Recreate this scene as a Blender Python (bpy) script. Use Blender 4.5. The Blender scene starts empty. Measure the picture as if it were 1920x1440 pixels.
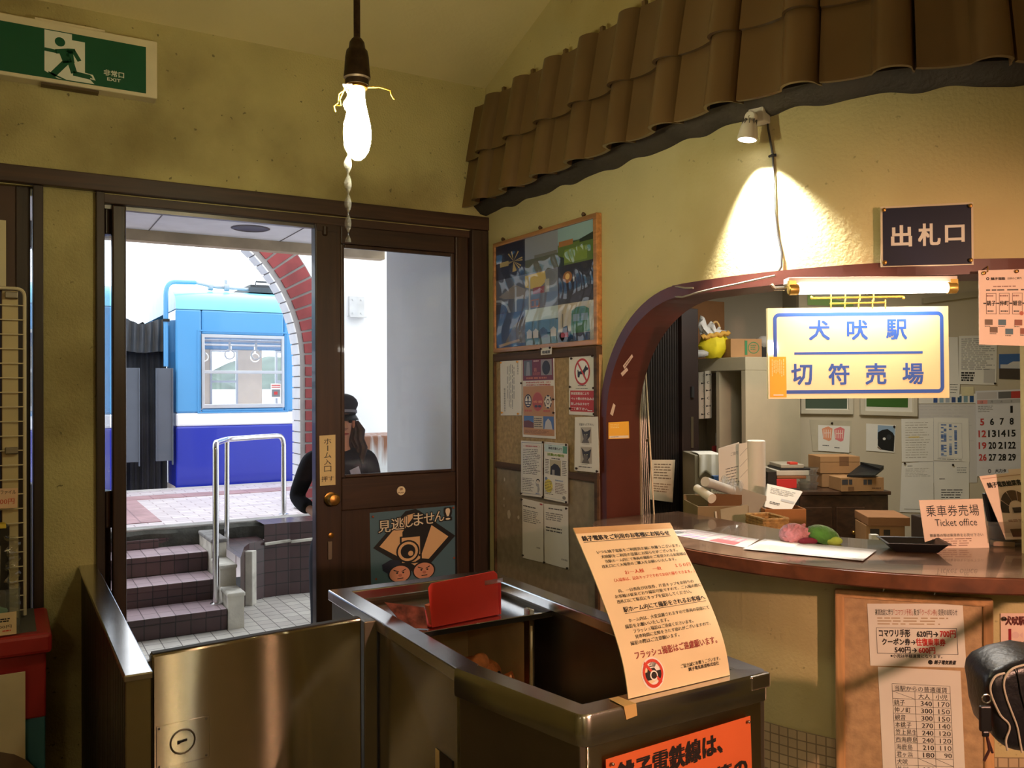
import bpy, math, random
from math import sin, cos, pi, radians, sqrt, atan2, hypot
from mathutils import Vector as V, Matrix
sc = bpy.context.scene
COL = sc.collection

# ------------------------------------------------------------------ camera, sky, lights, exposure
FOC, EYE, YAW = 1610.0, 1.58, radians(30.5)
CM = (Matrix.Rotation(-YAW, 3, 'Z') @ Matrix.Rotation(pi/2 + radians(.4), 3, 'X') @ Matrix.Rotation(radians(-.28), 3, 'Z'))
cam_d = bpy.data.cameras.new('camera'); cam = bpy.data.objects.new('camera', cam_d); COL.objects.link(cam)
cam_d.sensor_width = 36; cam_d.lens = FOC/1920*36; cam_d.clip_start = .02
cam.matrix_world = Matrix.Translation((0, 0, EYE)) @ CM.to_4x4()
sc.camera = cam
sc.view_settings.view_transform = 'Standard'; sc.view_settings.look = 'None'
sc.view_settings.exposure = 0; sc.view_settings.gamma = 1

wd = bpy.data.worlds.new('overcast'); sc.world = wd; wd.use_nodes = True
_n = wd.node_tree.nodes; _l = wd.node_tree.links
_bg = _n['Background']; _bg.inputs['Strength'].default_value = 2.9
_tc = _n.new('ShaderNodeTexCoord'); _no = _n.new('ShaderNodeTexNoise'); _no.inputs['Scale'].default_value = 2.2
_cr = _n.new('ShaderNodeValToRGB')
_cr.color_ramp.elements[0].color = (.84, .92, 1, 1); _cr.color_ramp.elements[1].color = (1, 1, 1, 1)
_l.new(_tc.outputs['Generated'], _no.inputs['Vector']); _l.new(_no.outputs['Fac'], _cr.inputs['Fac'])
_l.new(_cr.outputs['Color'], _bg.inputs['Color'])

def light(name, kind, loc, power, col, **k):
    d = bpy.data.lights.new(name, kind); d.energy = power; d.color = col
    for a, b in k.items():
        if a not in ('aim',): setattr(d, a, b)
    o = bpy.data.objects.new(name, d); COL.objects.link(o); o.location = loc
    if 'aim' in k: o.rotation_euler = (V(k['aim']) - V(loc)).to_track_quat('-Z', 'Y').to_euler()
    return o
# tungsten hall lamp hanging behind the viewer, unseen lights added for the steel's reflections, and the tubes on the office ceiling
light('unseen_hall_light', 'SPOT', (1.30, -.70, 1.78), 185, (1, .53, .36), spot_size=radians(76), spot_blend=.6, shadow_soft_size=.035, aim=(2.12, 1.5, .78))
light('unseen_hall_light', 'POINT', (1.78, -1.5, 2.6), 12, (1, .78, .52), shadow_soft_size=.08)
light('unseen_hall_light', 'POINT', (-1.0, -2.1, 2.5), 22, (1, .84, .62), shadow_soft_size=.1)  # unseen fill, added to brighten the rear hall mirrored in the steel
light('unseen_hall_light', 'POINT', (-2.9, -.6, 2.3), 4, (1, .84, .62), shadow_soft_size=.08)  # unseen fill, added to light the left wall that the booth reflects
light('unseen_hall_light', 'SPOT', (1.78, -1.5, 2.5), 11, (1, .76, .42), spot_size=radians(22), spot_blend=1, shadow_soft_size=.03, aim=(.36, 2.27, .62))  # narrow unseen beam, added to draw a yellow streak on the gate
light('unseen_hall_light', 'SPOT', (1.90, -1.5, 2.5), 5, (1, .95, .8), spot_size=radians(22), spot_blend=1, shadow_soft_size=.012, aim=(.36, 2.27, .62))  # narrow unseen beam, added for the gate's white streak
light('unseen_hall_light', 'SPOT', (2.28, -1.0, 2.4), 9, (1, .56, .36), spot_size=radians(22), spot_blend=1, shadow_soft_size=.03, aim=(.64, 2.3, .55))  # narrow unseen beam, added for the gate's orange streak
light('office_tube_light', 'AREA', (3.35, 2.75, 2.34), 22, (1, .93, .82), shape='RECTANGLE', size=1.2, size_y=.3)

# ------------------------------------------------------------------ rays from the photograph onto real surfaces
def ray(x, y): return CM @ V(((x-960)/FOC, (720-y)/FOC, -1))
C0 = V((0, 0, EYE))
def onX(x, y, v): d = ray(x, y); return C0 + d*(v/d.x)
def onY(x, y, v): d = ray(x, y); return C0 + d*(v/d.y)
def onZ(x, y, v): d = ray(x, y); return C0 + d*((v-EYE)/d.z)
def dep(x, y, z): return C0 + ray(x, y)*z
def onP(x, y, p0, n): d = ray(x, y); return C0 + d*((V(p0)-C0).dot(n)/d.dot(n))
ER = V((cos(YAW), -sin(YAW), 0)); EF = V((sin(YAW), cos(YAW), 0)); UP = V((0, 0, 1))
CX, CY, RW = 2.87, 2.1, .89              # the round ticket office: axis and wall radius
XW, YW = 1.98, 3.6                       # its straight flank and the doorway wall
def W(s, n, z):                          # a point on the office wall: run s from the corner, n out of the wall
    if s <= 1.5: return V((XW-n, YW-s, z))
    a = (s-1.5)/RW
    if a > pi/2: return V((CX+(a-pi/2)*RW, CY-RW-n, z))
    return V((CX-(RW+n)*cos(a), CY-(RW+n)*sin(a), z))
def onC(x, y, n=0):                      # pixel onto the round wall
    d = ray(x, y); r = RW+n
    a = d.x**2+d.y**2; b = -2*(d.x*CX+d.y*CY); c = CX*CX+CY*CY-r*r
    D = max(b*b-4*a*c, 0); t = (-b-sqrt(D))/2/a
    return C0+d*t
def s_of(p): return 1.5+atan2(CY-p.y, CX-p.x)*RW

# ------------------------------------------------------------------ materials
def lin(c):
    return tuple((x/12.92 if x <= .04045 else ((x+.055)/1.055)**2.4) for x in (v/255 for v in c))
MATS = {}
def mat(name, col, rough=.6, metal=0, var=.12, scale=8, bump=0, bscale=60, emit=None, estr=0, coat=0, spec=.5, aniso=0, alpha=None, trans=0, dirt=None, dscale=3, sheen=0, detail=3, specks=0):
    if name in MATS: return MATS[name]
    m = bpy.data.materials.new(name); m.use_nodes = True; MATS[name] = m
    nt = m.node_tree; n = nt.nodes; l = nt.links; b = n['Principled BSDF']
    c = lin(col)
    b.inputs['Roughness'].default_value = rough; b.inputs['Metallic'].default_value = metal
    b.inputs['Coat Weight'].default_value = coat; b.inputs['Specular IOR Level'].default_value = spec
    b.inputs['Sheen Weight'].default_value = sheen
    b.inputs['Base Color'].default_value = (*c, 1)
    tc = n.new('ShaderNodeTexCoord')
    if var or dirt:
        no = n.new('ShaderNodeTexNoise'); no.inputs['Scale'].default_value = scale; no.inputs['Detail'].default_value = detail
        l.new(tc.outputs['Object'], no.inputs['Vector'])
        r = n.new('ShaderNodeValToRGB'); r.color_ramp.elements[0].position = .3; r.color_ramp.elements[1].position = .7
        r.color_ramp.elements[0].color = (*[x*(1-var) for x in c], 1); r.color_ramp.elements[1].color = (*[min(1, x*(1+var)) for x in c], 1)
        l.new(no.outputs['Fac'], r.inputs['Fac']); out = r.outputs['Color']
        if dirt:
            n2 = n.new('ShaderNodeTexNoise'); n2.inputs['Scale'].default_value = dscale; n2.inputs['Detail'].default_value = 6
            l.new(tc.outputs['Object'], n2.inputs['Vector'])
            r2 = n.new('ShaderNodeValToRGB'); r2.color_ramp.elements[0].position = .52; r2.color_ramp.elements[1].position = .72
            r2.color_ramp.elements[0].color = (0, 0, 0, 1); r2.color_ramp.elements[1].color = (.8, .8, .8, 1)
            mx = n.new('ShaderNodeMix'); mx.data_type = 'RGBA'
            l.new(n2.outputs['Fac'], r2.inputs['Fac']); l.new(r2.outputs['Color'], mx.inputs[0])
            l.new(out, mx.inputs[6]); mx.inputs[7].default_value = (*lin(dirt), 1); out = mx.outputs[2]
        if specks:
            n3 = n.new('ShaderNodeTexNoise'); n3.inputs['Scale'].default_value = 42; n3.inputs['Detail'].default_value = 2
            l.new(tc.outputs['Object'], n3.inputs['Vector'])
            r3 = n.new('ShaderNodeValToRGB'); r3.color_ramp.elements[0].position = .71; r3.color_ramp.elements[1].position = .75
            r3.color_ramp.elements[0].color = (0, 0, 0, 1); r3.color_ramp.elements[1].color = (specks, specks, specks, 1)
            m3 = n.new('ShaderNodeMix'); m3.data_type = 'RGBA'; m3.inputs[7].default_value = (*[x*.25 for x in c], 1)
            l.new(n3.outputs['Fac'], r3.inputs['Fac']); l.new(r3.outputs['Color'], m3.inputs[0]); l.new(out, m3.inputs[6]); out = m3.outputs[2]
        l.new(out, b.inputs['Base Color'])
    if bump:
        nb = n.new('ShaderNodeTexNoise'); nb.inputs['Scale'].default_value = bscale; nb.inputs['Detail'].default_value = 4
        l.new(tc.outputs['Object'], nb.inputs['Vector'])
        bp = n.new('ShaderNodeBump'); bp.inputs['Strength'].default_value = bump; bp.inputs['Distance'].default_value = .01
        l.new(nb.outputs['Fac'], bp.inputs['Height']); l.new(bp.outputs['Normal'], b.inputs['Normal'])
    if emit:
        b.inputs['Emission Color'].default_value = (*lin(emit), 1); b.inputs['Emission Strength'].default_value = estr
    if aniso:                               # horizontal brushing: highlights smear up and down
        an = n.new('ShaderNodeBsdfAnisotropic'); an.inputs['Roughness'].default_value = rough; an.inputs['Anisotropy'].default_value = aniso
        tg = n.new('ShaderNodeTangent'); tg.direction_type = 'RADIAL'; tg.axis = 'Z'
        l.new(tg.outputs['Tangent'], an.inputs['Tangent']); l.new(b.inputs['Base Color'].links[0].from_socket, an.inputs['Color'])
        l.new(an.outputs[0], n['Material Output'].inputs['Surface'])
    return m

def wood(name, col, axis='Z', rough=.45, coat=.15, stretch=14):
    if name in MATS: return MATS[name]
    m = mat(name, col, rough, var=0, coat=coat); nt = m.node_tree; n = nt.nodes; l = nt.links; b = n['Principled BSDF']; c = lin(col)
    tc = n.new('ShaderNodeTexCoord'); mp = n.new('ShaderNodeMapping')
    mp.inputs['Scale'].default_value = {'X': (1.5, stretch*2, stretch*2), 'Y': (stretch*2, 1.5, stretch*2), 'Z': (stretch*2, stretch*2, 1.5)}[axis]
    no = n.new('ShaderNodeTexNoise'); no.inputs['Scale'].default_value = 1.6; no.inputs['Detail'].default_value = 5; no.inputs['Distortion'].default_value = .6
    r = n.new('ShaderNodeValToRGB'); r.color_ramp.elements[0].position = .3; r.color_ramp.elements[1].position = .72
    r.color_ramp.elements[0].color = (*[x*.6 for x in c], 1); r.color_ramp.elements[1].color = (*[min(1, x*1.35) for x in c], 1)
    l.new(tc.outputs['Object'], mp.inputs['Vector']); l.new(mp.outputs['Vector'], no.inputs['Vector']); l.new(no.outputs['Fac'], r.inputs['Fac']); l.new(r.outputs['Color'], b.inputs['Base Color'])
    bp = n.new('ShaderNodeBump'); bp.inputs['Strength'].default_value = .12; bp.inputs['Distance'].default_value = .004
    l.new(no.outputs['Fac'], bp.inputs['Height']); l.new(bp.outputs['Normal'], b.inputs['Normal'])
    return m

def tiles(name, c1, c2, mortar, w, h, coord='XY', gap=.006, offset=0, rough=.5, var=.3, bump=.4, scuff=0):
    if name in MATS: return MATS[name]
    m = mat(name, c1, rough, var=0); nt = m.node_tree; n = nt.nodes; l = nt.links; b = n['Principled BSDF']
    tc = n.new('ShaderNodeTexCoord'); src = tc.outputs['Object']
    if coord == 'UV': src = tc.outputs['UV']
    else:
        sp = n.new('ShaderNodeSeparateXYZ'); cb = n.new('ShaderNodeCombineXYZ'); l.new(src, sp.inputs[0])
        l.new(sp.outputs[coord[0]], cb.inputs[0]); l.new(sp.outputs[coord[1]], cb.inputs[1]); src = cb.outputs[0]
    br = n.new('ShaderNodeTexBrick'); br.offset = offset; br.squash = 1
    br.inputs['Scale'].default_value = 1; br.inputs['Brick Width'].default_value = w; br.inputs['Row Height'].default_value = h
    br.inputs['Mortar Size'].default_value = gap/2; br.inputs['Mortar Smooth'].default_value = .1; br.inputs['Bias'].default_value = 0
    br.inputs['Color1'].default_value = (*lin(c1), 1); br.inputs['Color2'].default_value = (*lin(c2), 1); br.inputs['Mortar'].default_value = (*lin(mortar), 1)
    l.new(src, br.inputs['Vector'])
    no = n.new('ShaderNodeTexNoise'); no.inputs['Scale'].default_value = 5; no.inputs['Detail'].default_value = 6; l.new(tc.outputs['Object'], no.inputs['Vector'])
    r = n.new('ShaderNodeValToRGB'); r.color_ramp.elements[0].position = .3; r.color_ramp.elements[1].position = .7
    r.color_ramp.elements[0].color = (1-var, 1-var, 1-var, 1); r.color_ramp.elements[1].color = (1, 1, 1, 1)
    mx = n.new('ShaderNodeMix'); mx.data_type = 'RGBA'; mx.blend_type = 'MULTIPLY'; mx.inputs[0].default_value = 1
    l.new(no.outputs['Fac'], r.inputs['Fac']); l.new(br.outputs['Color'], mx.inputs[6]); l.new(r.outputs['Color'], mx.inputs[7])
    l.new(mx.outputs[2], b.inputs['Base Color'])
    bp = n.new('ShaderNodeBump'); bp.inputs['Strength'].default_value = bump; bp.inputs['Distance'].default_value = .004; bp.invert = True
    l.new(br.outputs['Fac'], bp.inputs['Height']); l.new(bp.outputs['Normal'], b.inputs['Normal'])
    return m

def glass(name, tint=(1, 1, 1), haze=.05, refl=.06):
    if name in MATS: return MATS[name]
    m = bpy.data.materials.new(name); m.use_nodes = True; MATS[name] = m
    nt = m.node_tree; n = nt.nodes; l = nt.links; n.remove(n['Principled BSDF'])
    t = n.new('ShaderNodeBsdfTransparent'); t.inputs[0].default_value = (*tint, 1)
    g = n.new('ShaderNodeBsdfGlossy'); g.inputs['Roughness'].default_value = .03
    d = n.new('ShaderNodeBsdfTranslucent'); d.inputs[0].default_value = (.9, .92, .95, 1)
    no = n.new('ShaderNodeTexNoise'); no.inputs['Scale'].default_value = 6; no.inputs['Detail'].default_value = 5
    tc = n.new('ShaderNodeTexCoord'); l.new(tc.outputs['Object'], no.inputs['Vector'])
    mu = n.new('ShaderNodeMath'); mu.operation = 'MULTIPLY'; mu.inputs[1].default_value = haze*2; l.new(no.outputs['Fac'], mu.inputs[0])
    a = n.new('ShaderNodeMixShader'); b = n.new('ShaderNodeMixShader'); b.inputs[0].default_value = refl
    l.new(mu.outputs[0], a.inputs[0]); l.new(t.outputs[0], a.inputs[1]); l.new(d.outputs[0], a.inputs[2])
    l.new(a.outputs[0], b.inputs[1]); l.new(g.outputs[0], b.inputs[2]); l.new(b.outputs[0], n['Material Output'].inputs[0])
    return m

def ink(r, g, b, rough=.55): return mat('ink_%d_%d_%d' % (r, g, b), (r, g, b), rough, var=0)

plaster = mat('plaster_yellow', (195, 182, 124), .85, var=.10, scale=3, bump=.55, bscale=110, dirt=(120, 100, 55), dscale=1.3, specks=.8)
plasterR = mat('plaster_office', (202, 190, 138), .85, var=.06, scale=3, bump=.22, bscale=95, dirt=(176, 156, 92), dscale=1.1, specks=.4)
ceilm = mat('plaster_ceiling', (232, 216, 160), .9, var=.06, scale=2, bump=.2, bscale=60)
wdoor = wood('wood_door', (54, 34, 21), 'Z', .42)
wdoorX = wood('wood_door_rail', (54, 34, 21), 'X', .42)
wpost = wood('wood_post', (50, 33, 23), 'Z', .5)
wpostX = wood('wood_header', (66, 42, 28), 'X', .5)
maroon = mat('maroon_paint', (88, 40, 30), .45, var=.12, scale=10, coat=.05, dirt=(70, 30, 24), dscale=5)
steel = mat('brushed_steel', (182, 172, 152), .24, 1, var=.05, scale=5, aniso=.9)
steel_cap = mat('steel_cap', (200, 198, 196), .19, 1, var=.06, scale=12)
steel_dark = mat('steel_dull', (140, 132, 118), .42, 1, var=.1, scale=5)
white = ink(244, 242, 236); black = ink(18, 16, 16); red = ink(205, 44, 36)
paperw = mat('paper_white', (238, 234, 222), .7, var=.03, scale=6)
papery = mat('paper_aged', (240, 222, 178), .6, var=.05, scale=7, coat=.1)
brass = mat('brass', (168, 128, 66), .35, 1, var=.2, scale=30)
pinm = mat('pin_dark', (40, 28, 20), .35, var=0)
card = mat('cardboard', (170, 128, 84), .8, var=.08, scale=8)
cardd = mat('cardboard_dark', (120, 84, 52), .8, var=.1, scale=8)
chrome = mat('chrome', (214, 214, 216), .2, 1, var=.03)
blackp = mat('black_plastic', (20, 20, 22), .38, var=.05)
cream = mat('cream_paint', (228, 214, 178), .5, var=.06)
rubber = mat('rubber_black', (22, 20, 20), .7, var=.1)

# ------------------------------------------------------------------ mesh builder
RJ = random.Random(11)
class MB:
    def __init__(s): s.v = []; s.f = []; s.m = []; s.sm = []; s.uv = []
    def add(s, vs, fs, mi=0, sm=False, uv=None):
        k = len(s.v); s.v += [tuple(p) for p in vs]
        for i, f in enumerate(fs):
            s.f.append([k+j for j in f]); s.m.append(mi); s.sm.append(sm); s.uv.append(uv[i] if uv else None)
    def ob(s, o, a, b, c, mi=0):
        o, a, b, c = V(o), V(a), V(b), V(c)
        ea, eb, ec = (min(.0004*RJ.random()+.00003, .02*q.length)/max(q.length, 1e-9) for q in (a, b, c))   # no two faces ever coincide
        o = o+a*ea+b*eb+c*ec; a = a*(1-2*ea); b = b*(1-2*eb); c = c*(1-2*ec)
        p = [o, o+a, o+a+b, o+b, o+c, o+a+c, o+a+b+c, o+b+c]
        fs = [(0, 3, 2, 1), (4, 5, 6, 7), (0, 1, 5, 4), (1, 2, 6, 5), (2, 3, 7, 6), (3, 0, 4, 7)]
        if a.cross(b).dot(c) < 0: fs = [f[::-1] for f in fs]
        s.add(p, fs, mi); return s
    def box(s, x0, x1, y0, y1, z0, z1, mi=0): return s.ob((x0, y0, z0), (x1-x0, 0, 0), (0, y1-y0, 0), (0, 0, z1-z0), mi)
    def quad(s, a, b, c, d, mi=0): s.add([a, b, c, d], [(0, 1, 2, 3)], mi); return s
    def tube(s, pts, r, n=8, mi=0, cap=True, closed=False):
        pts = [V(p) for p in pts]; N = len(pts); rs = r if isinstance(r, (list, tuple)) else [r]*N
        vs = []; fs = []; pu = None
        for i, p in enumerate(pts):
            if closed: t = pts[(i+1) % N]-pts[i-1]
            else: t = pts[min(i+1, N-1)]-pts[max(i-1, 0)]
            t.normalize()
            if pu is None:
                pu = t.orthogonal().normalized()
            else:
                pu = (pu-t*pu.dot(t)); pu = pu.normalized() if pu.length > 1e-6 else t.orthogonal().normalized()
            w = t.cross(pu)
            for k in range(n): a = 2*pi*k/n; vs.append(p+(pu*cos(a)+w*sin(a))*rs[i])
        for i in range(N if closed else N-1):
            j = (i+1) % N
            for k in range(n): fs.append((i*n+k, i*n+(k+1) % n, j*n+(k+1) % n, j*n+k))
        if cap and not closed: fs += [tuple(range(n))[::-1], tuple(range((N-1)*n, N*n))]
        s.add(vs, fs, mi, True); return s
    def lathe(s, o, ax, prof, n=20, mi=0):
        o = V(o); ax = V(ax).normalized(); u = ax.orthogonal().normalized(); w = ax.cross(u); vs = []; fs = []
        for r, h in prof:
            for k in range(n): a = 2*pi*k/n; vs.append(o+ax*h+(u*cos(a)+w*sin(a))*max(r, 1e-5))
        for i in range(len(prof)-1):
            for k in range(n): fs.append((i*n+k, i*n+(k+1) % n, (i+1)*n+(k+1) % n, (i+1)*n+k))
        fs += [tuple(range(n))[::-1], tuple(range((len(prof)-1)*n, len(prof)*n))]
        s.add(vs, fs, mi, True); return s
    def ball(s, c, rx, ry=None, rz=None, n=16, mi=0, axes=None, fn=None):
        ry = ry or rx; rz = rz or rx; c = V(c); vs = []; fs = []; m = n//2
        A = axes or (V((1, 0, 0)), V((0, 1, 0)), V((0, 0, 1)))
        for i in range(m+1):
            t = pi*i/m
            for k in range(n):
                a = 2*pi*k/n; q = V((sin(t)*cos(a), sin(t)*sin(a), cos(t)))
                if fn: q = fn(q)
                vs.append(c+A[0]*q.x*rx+A[1]*q.y*ry+A[2]*q.z*rz)
        for i in range(m):
            for k in range(n): fs.append((i*n+k, (i+1)*n+k, (i+1)*n+(k+1) % n, i*n+(k+1) % n))
        s.add(vs, fs, mi, True); return s
    def prism(s, poly, a, mi=0):            # poly: 3-D points, a: extrusion
        a = V(a); poly = [V(p) for p in poly]; n = len(poly)
        nn = sum(((poly[i]-poly[0]).cross(poly[i+1]-poly[0]) for i in range(1, n-1)), V())
        if nn.dot(a) < 0: poly = poly[::-1]
        s.add(poly+[p+a for p in poly], [tuple(range(n))[::-1], tuple(range(n, 2*n))]+[(i, (i+1) % n, n+(i+1) % n, n+i) for i in range(n)], mi); return s
    def grid(s, fn, nu, nv, mi=0, sm=True, uvf=None, flip=False):
        vs = [fn(i/nu, j/nv) for j in range(nv+1) for i in range(nu+1)]; fs = []; uv = []
        for j in range(nv):
            for i in range(nu):
                a = j*(nu+1)+i; f = (a, a+1, a+nu+2, a+nu+1)
                if flip: f = f[::-1]
                fs.append(f)
                if uvf: uv.append([uvf((k % (nu+1))/nu, (k//(nu+1))/nv) for k in f])
        s.add(vs, fs, mi, sm, uv if uvf else None); return s
    def build(s, name, mats, parent=None, bevel=0, seg=2, label=None, solid=0, sub=0, loc=None, ang=True):
        me = bpy.data.meshes.new(name)
        vs = s.v
        if loc is not None: L = V(loc); vs = [tuple(V(p)-L) for p in vs]
        me.from_pydata(vs, [], s.f)
        if not isinstance(mats, (list, tuple)): mats = [mats]
        for m in mats: me.materials.append(m)
        me.polygons.foreach_set('material_index', s.m); me.polygons.foreach_set('use_smooth', s.sm)
        if any(s.uv):
            L_ = me.uv_layers.new(name='UVMap'); k = 0
            for i, f in enumerate(s.f):
                for j in range(len(f)):
                    if s.uv[i]: L_.data[k].uv = s.uv[i][j]
                    k += 1
        me.update()
        if any(s.sm): me.set_sharp_from_angle(angle=radians(38))
        o = bpy.data.objects.new(name, me); COL.objects.link(o)
        if loc is not None and parent is None: o.location = loc
        if parent is not None: o.parent = parent; o.matrix_parent_inverse = parent.matrix_world_inv if hasattr(parent, 'matrix_world_inv') else wm(parent).inverted()
        if label: o['label'] = label
        if solid: md = o.modifiers.new('solid', 'SOLIDIFY'); md.thickness = solid; md.offset = 0
        if bevel: md = o.modifiers.new('bevel', 'BEVEL'); md.width = bevel; md.segments = seg; md.limit_method = 'ANGLE'; md.angle_limit = radians(40)
        if sub: md = o.modifiers.new('subdivision', 'SUBSURF'); md.levels = sub; md.render_levels = sub
        return o
def wm(o):                                # world matrix of an unrotated chain
    m = Matrix.Translation(o.location)
    return (wm(o.parent) @ o.matrix_parent_inverse @ m) if o.parent else m
def tag(o, label, cat, group=None):
    o['label'] = label; o['category'] = cat
    if group: o['group'] = group
    return o
def empty(name, label, cat, loc, group=None):
    o = bpy.data.objects.new(name, None); COL.objects.link(o); o.location = loc; o.empty_display_size = .05
    return tag(o, label, cat, group)
def struct(o): o['kind'] = 'structure'; return o

# ------------------------------------------------------------------ lettering
GL = {}
def glyphs(s, bold):
    k = (s, bold)
    if k not in GL:
        c = bpy.data.curves.new('t', 'FONT'); c.body = s; c.resolution_u = 2; c.offset = bold
        o = bpy.data.objects.new('t', c); m = o.to_mesh()
        GL[k] = ([tuple(v.co) for v in m.vertices], [tuple(p.vertices) for p in m.polygons])
        o.to_mesh_clear(); bpy.data.objects.remove(o); bpy.data.curves.remove(c)
    return GL[k]

class Sheet:
    """a printed sheet: f(u, v, d) gives the point at u right, v down, d metres off the face"""
    def __init__(s, f, th=.0008, nu=1, nv=1, paper=None):
        s.f = f; s.mb = MB(); s.mats = []; s.lay = 0; s.paper = paper or paperw
        w = V(f(1, .5, 0))-V(f(0, .5, 0)); h = V(f(.5, 1, 0))-V(f(.5, 0, 0)); s.w = w.length; s.h = h.length
        mi = s.mi(s.paper); N = (nu+1)*(nv+1)
        vs = [f(i/nu, j/nv, d) for d in (0, -th) for j in range(nv+1) for i in range(nu+1)]; fs = []
        for j in range(nv):
            for i in range(nu):
                a = j*(nu+1)+i; q = (a, a+nu+1, a+nu+2, a+1); fs += [q, tuple(N+k for k in q[::-1])]
        rim = [i for i in range(nu+1)]+[j*(nu+1)+nu for j in range(1, nv+1)]+[nv*(nu+1)+i for i in range(nu-1, -1, -1)]+[j*(nu+1) for j in range(nv-1, 0, -1)]
        for a, b in zip(rim, rim[1:]+rim[:1]): fs.append((a, b, N+b, N+a))
        s.mb.add(vs, fs, mi, nu > 1 or nv > 1)
    def mi(s, m):
        if m not in s.mats: s.mats.append(m)
        return s.mats.index(m)
    def _l(s, z): return .0005+.00025*z
    def poly(s, pts, m, z=1): s.mb.add([s.f(u, v, s._l(z)) for u, v in pts], [tuple(range(len(pts)))], s.mi(m)); return s
    def rect(s, u0, v0, u1, v1, m, z=1):
        n = max(1, int(abs(v1-v0)*12)) if s.lay else 1; k = max(1, int(abs(u1-u0)*8)) if s.lay else 1
        for j in range(n):
            a = v0+(v1-v0)*j/n; b = v0+(v1-v0)*(j+1)/n
            for i in range(k):
                c = u0+(u1-u0)*i/k; e = u0+(u1-u0)*(i+1)/k
                s.poly([(c, a), (c, b), (e, b), (e, a)], m, z)
        return s
    def oval(s, u, v, ru, rv, m, z=1, a0=0, a1=2*pi, n=24):
        return s.poly([(u+ru*cos(a0+(a1-a0)*i/n), v+rv*sin(a0+(a1-a0)*i/n)) for i in range(n)], m, z)
    def ring(s, u, v, ru, rv, t, m, z=1, n=28, a0=0, a1=2*pi):
        for i in range(n):
            a = a0+(a1-a0)*i/n; b = a0+(a1-a0)*(i+1)/n
            s.poly([(u+ru*cos(a), v+rv*sin(a)), (u+ru*cos(b), v+rv*sin(b)), (u+(ru-t)*cos(b), v+(rv-t*rv/ru)*sin(b)), (u+(ru-t)*cos(a), v+(rv-t*rv/ru)*sin(a))], m, z)
        return s
    def line(s, u0, v0, u1, v1, t, m, z=1):     # t in metres
        dx, dy = (u1-u0)*s.w, (v1-v0)*s.h; L = hypot(dx, dy); nx, ny = -dy/L*t/2/s.w, dx/L*t/2/s.h
        return s.poly([(u0+nx, v0+ny), (u1+nx, v1+ny), (u1-nx, v1-ny), (u0-nx, v0-ny)], m, z)
    def frame(s, u0, v0, u1, v1, t, m, z=1):
        tu, tv = t/s.w, t/s.h
        s.rect(u0, v0, u1, v0+tv, m, z); s.rect(u0, v1-tv, u1, v1, m, z); s.rect(u0, v0, u0+tu, v1, m, z); s.rect(u1-tu, v0, u1, v1, m, z); return s
    def text(s, t, u0, v0, u1, v1, m, bold=.012, z=2, sk=0, rise=0, fit=True):
        vs, fs = glyphs(t, 0)
        if not vs: return s
        x0 = min(p[0] for p in vs); x1 = max(p[0] for p in vs); y0 = min(p[1] for p in vs); y1 = max(p[1] for p in vs)
        k = bold*.9; sh = [(0, 0)] if bold <= 0 else ([(-k, 0), (k, 0)] if bold < .016 else [(-k, -k), (k, -k), (k, k), (-k, k)])
        if bold > .05: sh += [(-k/2, 0), (k/2, 0), (0, k), (0, -k), (k, 0), (-k, 0)]
        for i, (ox, oy) in enumerate(sh):
            out = []
            for x, y, _ in vs:
                a = (x+ox-x0)/max(x1-x0, 1e-4); b = (y+oy-y0)/max(y1-y0, 1e-4)
                out.append(s.f(u0+(u1-u0)*a+sk*b, v1+(v0-v1)*b+rise*a, s._l(z)+.00002*i))
            s.mb.add(out, fs, s.mi(m))
        return s
    def col(s, t, u0, v0, u1, v1, m, bold=.012, z=2):   # vertical writing
        n = len(t); h = (v1-v0)/n
        for i, ch in enumerate(t):
            if ch in ' 　': continue
            if ch == 'ー': s.rect(u0+(u1-u0)*.45, v0+h*(i+.1), u0+(u1-u0)*.58, v0+h*(i+.9), m, z)
            else: s.text(ch, u0, v0+h*(i+.08), u1, v0+h*(i+.92), m, bold, z)
        return s
    def lines(s, u0, v0, u1, v1, n, m, seed=1, t=.45, z=1, ragged=.3):   # print too small to read in the photograph
        r = random.Random(seed); h = (v1-v0)/n
        for i in range(n):
            u = u0; end = u1-(u1-u0)*ragged*r.random()
            while u < end:
                w = (u1-u0)*r.uniform(.05, .22); e = min(u+w, end)
                s.poly([(u, v0+h*i), (u, v0+h*(i+t)), (e, v0+h*(i+t)), (e, v0+h*i)], m, z); u = e+(u1-u0)*r.uniform(.012, .05)
        return s
    def cols(s, u0, v0, u1, v1, n, m, seed=1, t=.45, z=1):
        r = random.Random(seed); h = (u1-u0)/n
        for i in range(n):
            v = v0+r.random()*.1*(v1-v0); end = v1-(v1-v0)*.3*r.random()
            while v < end:
                e = min(v+(v1-v0)*r.uniform(.05, .2), end); s.poly([(u0+h*i, v), (u0+h*i, e), (u0+h*(i+t), e), (u0+h*(i+t), v)], m, z); v = e+(v1-v0)*r.uniform(.01, .04)
        return s
    def build(s, name, label, cat, group=None, parent=None):
        o = s.mb.build(name, s.mats, parent)
        if parent is None: tag(o, label, cat, group)
        elif label: o['label'] = label
        return o
def quadf(tl, tr, br, bl, bulge=0, out=None):
    tl, tr, br, bl = V(tl), V(tr), V(br), V(bl)
    n = (bl-tl).cross(tr-tl).normalized()
    if out is not None and n.dot(V(out)) < 0: n = -n
    def f(u, v, d):
        p = tl*(1-u)*(1-v)+tr*u*(1-v)+br*u*v+bl*(1-u)*v
        return p+n*(d+bulge*sin(pi*v)*sin(pi*u))
    f.n = n
    return f
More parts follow.
